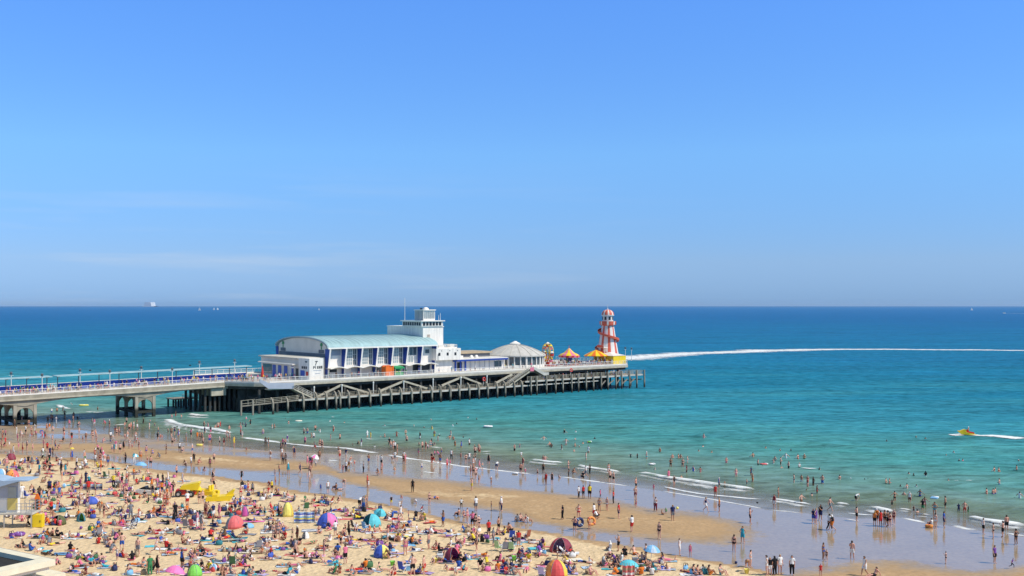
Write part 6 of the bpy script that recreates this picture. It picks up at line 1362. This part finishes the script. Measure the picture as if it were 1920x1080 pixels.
# lifeguard hut on legs -------------------------------------------------------
p, k = at(18, 990)
hut = thing('lifeguard_hut', 'lifeguard hut on stilts with curved blue roof and yellow board', 'hut', p, 0)
def hx(px_): return (px_-18)*k
def hz(py_): return (990-py_)*k
fl = hz(962)
obj('platform', MB().box(hx(-40), hx(62), -.3, 1.9, fl-.15, fl).mesh('platform', M['concl']), hut)
obj('wall', MB().box(hx(-40), hx(30), .35, .9, fl, hz(906)).mesh('wall', M['white']), hut)
obj('shutter', MB().box(hx(-40), hx(10), .29, .345, hz(960), hz(937)).mesh('shutter', M['white']), hut)
obj('yellow_board', MB().box(hx(11.5), hx(30.5), .27, .34, hz(957), hz(935)).mesh('yellow_board', mat('pale_yellow_board', (.74, .58, .18), .5, .06, 2)), hut)
obj('upper_wall', MB().box(hx(-40), hx(31), .28, .345, hz(934.5), hz(906.5)).mesh('upper_wall', M['bluegrey']), hut)  # grey panel painting the roof's shade on the white wall
obj('window', MB().box(hx(13), hx(29), .22, .275, hz(933), hz(914)).mesh('window', M['glassl']), hut)
rp_ = [(hx(a), hz(b)) for a, b in ((-40, 905), (0, 912), (15, 908), (28, 904), (42, 901), (58, 900.5), (58, 899), (42, 898.5), (26, 899), (12, 900), (0, 897), (-40, 890))]
obj('roof', MB().prism(rp_, -.7, 1.9, 'y').mesh('roof', mat('pale_blue_roof', (.34, .44, .56), .5, .08, 1)), hut)
for a in (11, 62, -30):
    for y in (-.2, 1.7): obj('leg', MB().bar((hx(a)-.1, y, -.3), (hx(a)-.1, y, fl-.15), .1, .1).mesh('leg', M['metal']), hut)
rl = MB()
for a in (32, 41, 51, 61): rl.bar((hx(a), -.2, fl), (hx(a), -.2, fl+1.05), .05, .05); rl.bar((hx(a), 1.8, fl), (hx(a), 1.8, fl+1.05), .05, .05)
for z in (.35, .7, 1.05): rl.bar((hx(32), -.2, fl+z), (hx(61), -.2, fl+z), .04, .04); rl.bar((hx(61), -.2, fl+z), (hx(61), 1.8, fl+z), .04, .04); rl.bar((hx(32), 1.8, fl+z), (hx(61), 1.8, fl+z), .04, .04)
obj('railing', rl.mesh('railing', M['metal']), hut); land(30, 985, 'the lifeguard hut')
p, k = at(72, 988)
bx = thing('yellow_cabinet', 'tall bright yellow equipment cabinet standing on the sand by the lifeguard hut', 'cabinet', p, .1)
obj('body', MB().box(-9*k, 9*k, -.4, .4, .02, 24*k).mesh('body', M['yellow']), bx); obj('door', MB().box(-8*k, 8*k, -.44, -.405, .1, 23*k).mesh('door', M['yellow']), bx); obj('handle', MB().box(5*k, 6*k, -.48, -.445, 10*k, 14*k).mesh('handle', M['black']), bx)
p, k = at(70, 966)
rb_ = thing('rescue_board', 'orange rescue board standing upright behind the yellow cabinet', 'board', p, .2)
obj('board', MB().prism([(.3*math.sin(a)*(1 if abs(math.cos(a)) < .98 else .6), 1.25-1.2*math.cos(a)) for a in np.linspace(0, 6.28, 25)[:-1]], -.06, .06, 'y').mesh('board', M['orange']), rb_); obj('deck_grip', MB().box(-.14, .14, -.08, -.062, .6, 1.8).mesh('deck_grip', M['black']), rb_); obj('fin', MB().prism([(.0, .05), (.0, .35), (.15, .1)], -.02, .02, 'x').mesh('fin', M['black']), rb_)
land(72, 985, 'the yellow cabinet')
# flat roofed building in the corner ------------------------------------------
hb = 5.6
def roofpt(px_, py_, z): x, y = ground(px_, py_, z); return Vector((x, y, z))
A_ = roofpt(0, 1027, hb); B_ = roofpt(104, 1049, hb); C_ = roofpt(0, 1072, hb)
dA = (A_-B_).normalized(); dC = (C_-B_).normalized()
bd = thing('flat_roofed_building', 'cream flat roofed building with dark sunken roof at the edge of the beach', 'building', (B_.x, B_.y, 0), 0)
def q3(a, c, z): v = dA*a+dC*c; return (v.x, v.y, z)
LA, LC = 20.0, 20.0
def slab(a0, a1, c0, c1, z0, z1):
    vs = [q3(a, c, z) for z in (z0, z1) for a, c in ((a0,c0),(a1,c0),(a1,c1),(a0,c1))]
    return MB().add(vs, [(0,3,2,1),(4,5,6,7),(0,1,5,4),(1,2,6,5),(2,3,7,6),(3,0,4,7)])
obj('parapet', slab(0, LA, 0, .8, hb-.42, hb).mesh('parapet', M['creamw']), bd)
obj('parapet', slab(0, 1.25, .802, LC, hb-.42, hb-.003).mesh('parapet', M['creamw']), bd)
obj('roof_felt', slab(1.25, LA, .8, LC, hb-.42, hb-.34).mesh('roof_felt', M['tarmac']), bd)
obj('roof_slab', slab(.3, LA, .3, LC, hb-.7, hb-.423).mesh('roof_slab', M['grey']), bd)
obj('flashing', slab(-.03, LA, -.03, .0, hb-.12, hb+.015).mesh('flashing', M['metal']), bd)
obj('wall', slab(2.4, LA, 2.4, LC, 0, hb-.703).mesh('wall', M['creamw']), bd)
zl_ = 4.3; D_ = roofpt(123, 1074, zl_); v_ = D_-B_; den = dA.x*dC.y-dA.y*dC.x; a_ = (v_.x*dC.y-v_.y*dC.x)/den; c_ = (dA.x*v_.y-dA.y*v_.x)/den
obj('lower_canopy', slab(a_, LA, c_, LC, zl_-.25, zl_).mesh('lower_canopy', M['creamw']), bd)
for c in (1.2, 5.2): obj('post', MB().bar(q3(.7, c, zl_), q3(.7, c, hb-.704), .16, .16).mesh('post', M['metal']), bd)
obj('lower_wall', slab(max(a_+1.5, .5), LA, max(c_+1.5, .5), LC, 0, zl_-.252).mesh('lower_wall', M['creamw']), bd)
# red tractor with yellow load, pedal boat pile, white craft --------------------
p, k = at(345, 931)
bu = thing('red_tractor', 'small red beach tractor with bright yellow hopper and grey wheels', 'tractor', p, .12, None, .9)
obj('chassis', MB().box(-1.1, 1.6, -.55, .55, .35, .7).prism([(-1.1, .7), (-.95, 1.05), (.1, 1.1), (.3, .7)], -.5, .5, 'y').mesh('chassis', M['red']), bu)
obj('hopper', MB().prism([(-.5, 1.12), (1.9, .95), (2.2, 1.95), (2.0, 2.0), (-.2, 1.6)], -.75, .75, 'y').mesh('hopper', M['yellow']), bu)
obj('frame', MB().box(.9, 1.2, -.6, .6, .702, .98).mesh('frame', M['yellow']), bu)
for x, r in ((-.65, .45), (1.05, .42)):
    for y in (-.68, .68):
        wv_ = obj('wheel', torus_mb((x, y, r), r*.72, r*.28, (0,1,0), 20, 8).mesh('wheel', M['black'], True), bu)
        obj('hub', MB().tube((x, y-.1, r), (x, y+.1, r), r*.45, None, 14).mesh('hub', M['metal']), wv_)
obj('steering_wheel', torus_mb((-.35, 0, 1.32), .2, .03, (.5,0,1)).mesh('steering_wheel', M['black']), bu)
land(348, 928, 'the red tractor')
p, k = at(411, 938)
pb = thing('pedal_boat', 'bright yellow pedal boat pulled up beside the red tractor', 'pedal boat', p, .15, None, .8)
for y in (-.65, .65): obj('float', MB().prism([(-1.9, .02), (1.6, .02), (2.1, .6), (2.2, .85), (-1.9, .6)], y-.3, y+.3, 'y').mesh('float', M['yellow']), pb)
obj('deck', MB().box(-1.6, 1.4, -.64, .64, .602, .72).mesh('deck', M['yellow']), pb)
for y in (-.4, .4): obj('seat', MB().box(-.8, -.2, y-.28, y+.28, .722, .95).box(-1.0, -.8, y-.28, y+.28, .722, 1.5).mesh('seat', M['yellow']), pb)
obj('nose', MB().prism([(1.0, .722), (2.0, .722), (2.35, 1.6), (2.1, 1.65), (1.2, 1.1)], -.5, .5, 'y').mesh('nose', M['yellow']), pb)
land(411, 936, 'the yellow pedal boat')
pb2 = dup(pb, at(386, 927)[0]+Vector((0, 0, 0)), 2.9, 'yellow pedal boat half hidden between the tractor and the other one'); 
p, k = at(279, 928)
wc = thing('rescue_craft', 'white jet craft with dark cowling parked on the sand beside the red tractor', 'jet craft', p, 2.9)
obj('hull', MB().prism([(-1.4, .15), (.9, .15), (1.6, .6), (1.3, .75), (-1.4, .6)], -.5, .5, 'y').mesh('hull', M['white']), wc)
obj('seat', MB().prism([(-1.1, .6), (-1.0, .95), (.1, .9), (.2, .7)], -.22, .22, 'y').mesh('seat', M['black']), wc)
obj('cowling', MB().prism([(.1, .7), (.3, 1.1), (.6, 1.05), (1.2, .76)], -.35, .35, 'y').mesh('cowling', M['black']), wc)
obj('handlebar', MB().tube((.3, -.4, 1.15), (.3, .4, 1.15), .03).mesh('handlebar', M['metal']), wc)
# lifeguard jet ski with rider ---------------------------------------------------
x, y = ground(1813, 816, 0); 
js = thing('rescue_ski', 'yellow and red rescue ski throwing white spray, ridden fast across the bay', 'jet ski', (x, y, .12), math.radians(172)); js.rotation_euler = (0, math.radians(-9), math.radians(172))
obj('hull', MB().prism([(-1.5, .0), (1.1, -.03), (1.7, .35), (1.6, .46), (-1.5, .34)], -.5, .5, 'y').mesh('hull', M['yellow']), js)
obj('seat', MB().prism([(-1.2, .34), (-1.15, .62), (.2, .72), (.35, .46)], -.2, .2, 'y').mesh('seat', M['red']), js)
obj('cowling', MB().prism([(.2, .46), (.45, .92), (.7, .88), (1.35, .46)], -.36, .36, 'y').mesh('cowling', M['yellow']), js)
obj('handlebar', MB().tube((.4, -.4, 1.12), (.4, .4, 1.12), .03).mesh('handlebar', M['black']), js)
obj('rescue_sled', MB().prism([(-3.6, .02), (-1.75, .0), (-1.75, .3), (-3.6, .22)], -.5, .5, 'y').mesh('rescue_sled', M['yellow']), js)

# ================================================================== PLACE THE PEOPLE
HF = dict(S=(1.7,.45), W=(1.7,.55), D=(1.15,.5), E=(.75,.45), N=(.3,.4), T=(.9,.6), L=(.45,1.6), P=(.5,1.5), C=(1.0,.6), B=(1.2,.7))
pr = random.Random(5)
for q in PPL:
    k = pr.choice
    q['s'] = pr.uniform(.55, .74) if q['kid'] else pr.uniform(.93, 1.07)
    kd = q['p']
    if kd in 'DEN':
        x, y = ground(q['x'], q['y'], 0); zz_ = {'D': -.47, 'E': -.92, 'N': -1.37}[kd]*q['s']; q['pos'] = (x, y, zz_)
    else: q['pos'] = gz(q['x'], q['y'])
    a, b = q['a'], q['b']
    fem = pr.random() < (.5 if a == 's' else .45)
    if a == b and a in 'pumcby': fem = True
    if a == 'p' or b == 'p' or a == 'u': fem = True
    q['fem'] = fem
    if a == 's' and b == 's': b = k('knrpwbcg') if fem else k('tnekb')
    if a == 's': g = [('bikini', b), ('brief', b)] if fem else [('shorts', b)]; txt = f'{CN[b]} bikini' if fem else f'{CN[b]} shorts'
    elif q['b'] == 's': g = [('tank', a), ('brief', a)] if fem or q['p'] in 'EN' else [('tee', a), ('brief', a)]; txt = f'{CN[a]} swimsuit' if fem or q['p'] in 'EN' else f'{CN[a]} shirt'
    elif a == b and fem: g = [('dress', a)]; txt = f'{CN[a]} dress'
    elif a == b: g = [('tee', a), ('trousers', a)]; txt = f'{CN[a]} shirt and trousers'
    else:
        lo = 'trousers' if (pr.random() < .3 and q['p'] in 'SW') else 'shorts'
        g = [('tee' if pr.random() < .75 else 'tank', a), (lo, b)]; txt = f'{CN[a]} top and {CN[b]} {lo}'
    q['g'] = g; q['out'] = txt
    q['hair'] = pr.choices(list(HAIR), [.42, .33, .12, .05, .08])[0]; q['skin'] = pr.choices(range(5), SKINW)[0]
    q['key'] = {'S': k(('S0','S0','S1','S2')), 'W': k(('W0','W0','W1')), 'D': k(('D0','D1','S1')), 'E': k(('D0','D1')), 'N': 'D1', 'T': k(('T0','T1','T2','T0')), 'L': k(('L0','L1')), 'P': 'P0', 'C': 'C0', 'B': 'B0'}[kd]
    if 'rz' not in q: q['rz'] = pr.uniform(0, 6.28)
    else: q['rz'] += math.pi/2
    if kd == 'W': q['rz'] = pr.choice((-1.2, 1.2, 1.9, -1.9))+pr.uniform(-.4, .4)
    hh, ww_ = HF[kd]; q['area'] = hh*ww_*q['s']**2/q['pos'][1]**2*(.35 if kd == 'L' else 1)
x_, y_ = ground(1813, 816, 0)
PPL.sort(key=lambda q: -q['area'])
IND, REST = PPL[:294], PPL[294:]
def zone(q):
    x, y = q['x'], q['y']; d = float(shore_d(q['pos'][0], q['pos'][1]))
    if q['p'] == 'N': return 'in the green sea'
    if d > 14: return 'out in the sea'
    if d > 0: return 'in the shallows'
    if y > np.interp(x, *np.array(DRYTOP).T)+2: return 'on the dry sand'
    if x < 1505 and np.interp(x, *np.array(TANTOP).T) < y < np.interp(x, *np.array(TANBOT).T): return 'on the damp sand bar'
    if y > np.interp(x, *np.array(TANBOT).T) and x < 1480: return 'in the shallow stream'
    return 'on the shining wet sand'
POSEW = {'S': 'standing', 'W': 'striding', 'D': 'wading', 'E': 'waist deep', 'N': 'swimming', 'T': 'sitting', 'L': 'lying on the back', 'P': 'lying face down', 'C': 'crouching', 'B': 'bending over'}
KEYW = {'S1': 'standing hands in', 'S2': 'standing, one arm raised', 'W1': 'running', 'T1': 'leaning back', 'T2': 'sitting cross-legged', 'T0': 'sitting knees up', 'D0': 'arms spread', 'D1': 'hands together'}
land(1138, 690, 'the helter skelter'); land(60, 775, 'the first pier arch'); land(270, 775, 'the second pier arch'); land(1813, 815, 'the rescue ski')
land(1340, 910, 'the longest breaker'); land(1870, 981, 'the broad breaker'); land(1125, 880, 'the breaker in front'); land(1035, 866, 'the tapering breaker'); land(375, 808, 'the wave by the pier'); land(1650, 955, 'the broken white water'); land(1578, 946, 'the short bright breaker')
SHORT = {}
def nearest_land(x, y, used=()):
    c = sorted(((abs(a-x)+2.2*abs(b-y), a, b, n) for a, b, n in LAND if n not in used and len(n.split()) <= 7))
    return c[0]
def rel(q):
    d, a, b, n = nearest_land(q['x'], q['y'])
    n = n if n.startswith('the ') else 'the '+n
    dx, dy = q['x']-a, q['y']-b
    w_ = ('right of' if dx > 0 else 'left of') if abs(dx) > 1.6*abs(dy) else ('in front of' if dy > 0 else 'beyond')
    if d > 160: w_ = 'well '+w_
    return w_+' '+n
ORD = ['leftmost', 'second from left', 'third from left', 'fourth from left', 'fifth from left', 'sixth from left', 'seventh from left', 'eighth from left', 'ninth from left', 'tenth from left', 'eleventh from left', 'twelfth from left']
def cut(s, n=16):
    w_ = s.split(); return ' '.join(w_[:n])
def label_all(items, forms):
    """shortest description that no other of its kind shares; failing all, the order from the left"""
    todo = list(range(len(items))); lab = {}; taken = set()
    for f in forms:
        t = {i: f(items[i]) for i in todo}; cnt = {}
        for v in t.values(): cnt[v] = cnt.get(v, 0)+1
        for i in list(todo):
            if cnt[t[i]] == 1 and t[i] not in taken and len(t[i].split()) <= 16: lab[i] = t[i]; taken.add(t[i]); todo.remove(i)
    groups = {}
    for i in todo: groups.setdefault(cut(forms[-2](items[i]), 13), []).append(i)
    for v, ids in groups.items():
        ids.sort(key=lambda i: items[i]['x'])
        for n_, i in enumerate(ids): lab[i] = cut((ORD[n_] if n_ < len(ORD) else 'another')+' '+v) if len(ids) > 1 else v
    return lab
K_ = lambda q: 'small child' if q['kid'] else 'person'
forms = [lambda q: f"{K_(q)} in {q['out']} {POSEW[q['p']]} {zone(q)}",
         lambda q: f"{K_(q)} in {q['out']} {KEYW.get(q['key'], POSEW[q['p']])} {zone(q)}",
         lambda q: f"{q['hair']}-haired {K_(q)} in {q['out']} {POSEW[q['p']]} {zone(q)}".replace('capped-haired', 'capped'),
         lambda q: f"{K_(q)} in {q['out']} {POSEW[q['p']]} {rel(q)}",
         lambda q: f"{q['hair']}-haired {K_(q)} in {q['out']} {POSEW[q['p']]} {rel(q)}".replace('capped-haired', 'capped')]
labs = label_all(IND, forms)
NMG = {'tee': 'shirt', 'tank': 'vest', 'bikini': 'bikini_top', 'brief': 'swim_briefs', 'hair': 'hair', 'dress': 'dress', 'shorts': 'shorts', 'trousers': 'trousers'}
def set_mat(o, m): o.material_slots[0].link = 'OBJECT'; o.material_slots[0].material = m
def build_person(q, label, group):
    pt = proto(q['key'], q['fem']); o = bpy.data.objects.new('person', pt['mesh']); COL.objects.link(o); set_mat(o, SKIN[q['skin']])
    o.location = q['pos']; o.rotation_euler = (0, 0, q['rz']); s_ = q['s']; o.scale = (s_*q.get('wide', 1), s_*q.get('wide', 1), s_)
    tag(o, label, 'person', group)
    for g, c in q['g']+[('hair', None)]:
        if len(pt['garm'][g].polygons) == 0: continue
        h_ = bpy.data.objects.new(NMG[g], pt['garm'][g]); COL.objects.link(h_); h_.parent = o
        set_mat(h_, HAIR[q['hair']] if g == 'hair' else CM[c])
    return o
GRP = {'on the dry sand': 'people on the dry sand', 'on the damp sand bar': 'people on the damp sand', 'in the shallow stream': 'people at the stream', 'on the shining wet sand': 'people on the wet sand', 'in the shallows': 'bathers in the shallows', 'out in the sea': 'bathers out in the sea', 'in the green sea': 'bathers out in the sea'}
for i, q in enumerate(IND):
    q['wide'] = pr.uniform(1.0, 1.16)
    build_person(q, labs[i], GRP[zone(q)])
# the ski rider and the reader on the teal lounger
rid = dict(key='T3', fem=False, pos=(x_+.25, y_, .42), rz=math.radians(82), s=1.0, skin=1, hair='white-capped', g=[('shorts', 'r')])
build_person(rid, 'lifeguard in white cap and red shorts riding the yellow rescue ski', 'lifeguard on the water')
rd = dict(key='T1', fem=False, pos=(lp.x-.25, lp.y, lp.z+.25), rz=-math.pi/2, s=1.0, skin=2, hair='dark', g=[('tee', 'n'), ('shorts', 'k')])
build_person(rd, 'person in navy shirt reclining on the teal sun lounger', 'people on the dry sand')

# everybody else, with the crowd on the pier, as one mass
for _ in range(330):
    u = pr.random()
    if u < .45:
        s = pr.uniform(S(-20, 11), S(470, 11)); t = pr.choice((pr.uniform(9.4, 11.5), pr.uniform(9.4, 14.4))); z = neck_z(s)
    elif u < .70: s = pr.uniform(S(1028, 6), S(1130, 6)); t = pr.uniform(1, 7); z = ZD
    elif u < .78: s = pr.uniform(S(440, 8), S(560, 4)); t = pr.uniform(5, 8); z = ZD
    elif u < .9: s = pr.uniform(S(600, 2), S(1010, 3)); t = pr.uniform(.6, 3.2); z = ZD
    else: s = pr.uniform(S(1000, -1), S(1180, -1)); t = pr.uniform(-1.5, -.4); z = zB
    x, y = PC(s, t); a = pr.choice('wwkrbncpyesg'); b = pr.choice('kknwebt'); fem = pr.random() < .5
    REST.append(dict(key=pr.choice(('S0','S1','S2','W0','W0')) if u > .2 or u < .05 else 'T3', fem=fem, pos=(x, y, z), rz=pr.uniform(0, 6.28), s=pr.uniform(.7, 1.05), skin=pr.choices(range(5), SKINW)[0], hair=pr.choice(list(HAIR)), g=[('tee', a), ('shorts', b)] if a != 's' else [('shorts', b)]))
cm = list(SKIN)+list(HAIR.values())+[CM[c] for c in CM]; cix = {m.name: i for i, m in enumerate(cm)}
V_, F_, M_, nb_ = [], [], [], 0
for q in REST:
    pt = proto(q['key'], q['fem']); c, s_ = math.cos(q['rz']), math.sin(q['rz']); co = pt['co']*q['s']
    V_.append(np.stack([co[:,0]*c-co[:,1]*s_+q['pos'][0], co[:,0]*s_+co[:,1]*c+q['pos'][1], co[:,2]+q['pos'][2]], 1))
    mi = np.full(len(pt['faces']), q['skin']); mi[pt['R']['hair']] = cix[HAIR[q['hair']].name]
    for g, cc in q['g']: mi[pt['R'][g]] = cix[CM[cc].name]
    F_ += [tuple(v+nb_ for v in f) for f in pt['faces']]; M_.append(mi); nb_ += len(co)
me = bpy.data.meshes.new('crowd'); me.from_pydata(np.concatenate(V_).tolist(), [], F_)
for m in cm: me.materials.append(m)
me.polygons.foreach_set('material_index', np.concatenate(M_).astype(int).tolist()); me.polygons.foreach_set('use_smooth', [True]*len(F_)); me.update()
tag(obj('crowd', me), 'the rest of the holiday crowd, farther off on beach, sea and pier', kind='stuff')

# labels of towels and bags
def lab_items(L_, noun, group):
    it = [dict(x=a[1], y=a[2], kid=False, c=a[4], c2=a[5], o=a[0], l=a[3]) for a in L_]
    un = [d for d in it if not d['l']]
    nm = lambda d: (d['c'].replace('_', ' ')+(' and '+d['c2'].replace('_', ' ')+' striped' if d['c2'] and d['c2'] != d['c'] else ''))
    def beside(d):
        b = min(IND, key=lambda q: abs(q['x']-d['x'])+2*abs(q['y']-d['y'])); return f"{nm(d)} {noun} under or beside the {K_(b)} in {b['out']}"
    def beside2(d):
        b = min(IND, key=lambda q: abs(q['x']-d['x'])+2*abs(q['y']-d['y'])); return f"{nm(d)} {noun} by the {K_(b)} in {b['out']} {POSEW[b['p']]}"
    fs = [lambda d: f"{nm(d)} {noun} {rel(d)}", beside, beside2, lambda d: f"{nm(d)} {noun} {rel(d)}", lambda d: f"{nm(d)} {noun} {rel(d)}"]
    lb = label_all(un, fs)
    for i, d in enumerate(un): d['o']['label'] = lb[i]
    for d in it:
        if d['l']: d['o']['label'] = d['l']
        d['o']['category'] = noun.split()[-1]; d['o']['group'] = group
lab_items(TOWELS, 'beach towel', 'towels spread on the sand'); lab_items(BAGS, 'beach bag', 'bags lying about the sand')
# ------------------------------------------------------------------ sea haze: one thin even body of air round everything
hm = bpy.data.materials.new('sea_haze'); hm.use_nodes = True; n = hm.node_tree; n.nodes.remove(n.nodes['Principled BSDF'])
pv_ = n.nodes.new('ShaderNodeVolumePrincipled'); pv_.inputs['Color'].default_value = (.60, .78, 1, 1); pv_.inputs['Density'].default_value = 1.6e-5; pv_.inputs['Anisotropy'].default_value = .2
n.links.new(pv_.outputs[0], n.nodes['Material Output'].inputs['Volume'])
hz_ = obj('haze', MB().box(-41000, 41000, -500, 41000, -6, 112).mesh('haze', hm)); tag(hz_, 'thin sea haze over the whole bay', kind='stuff')
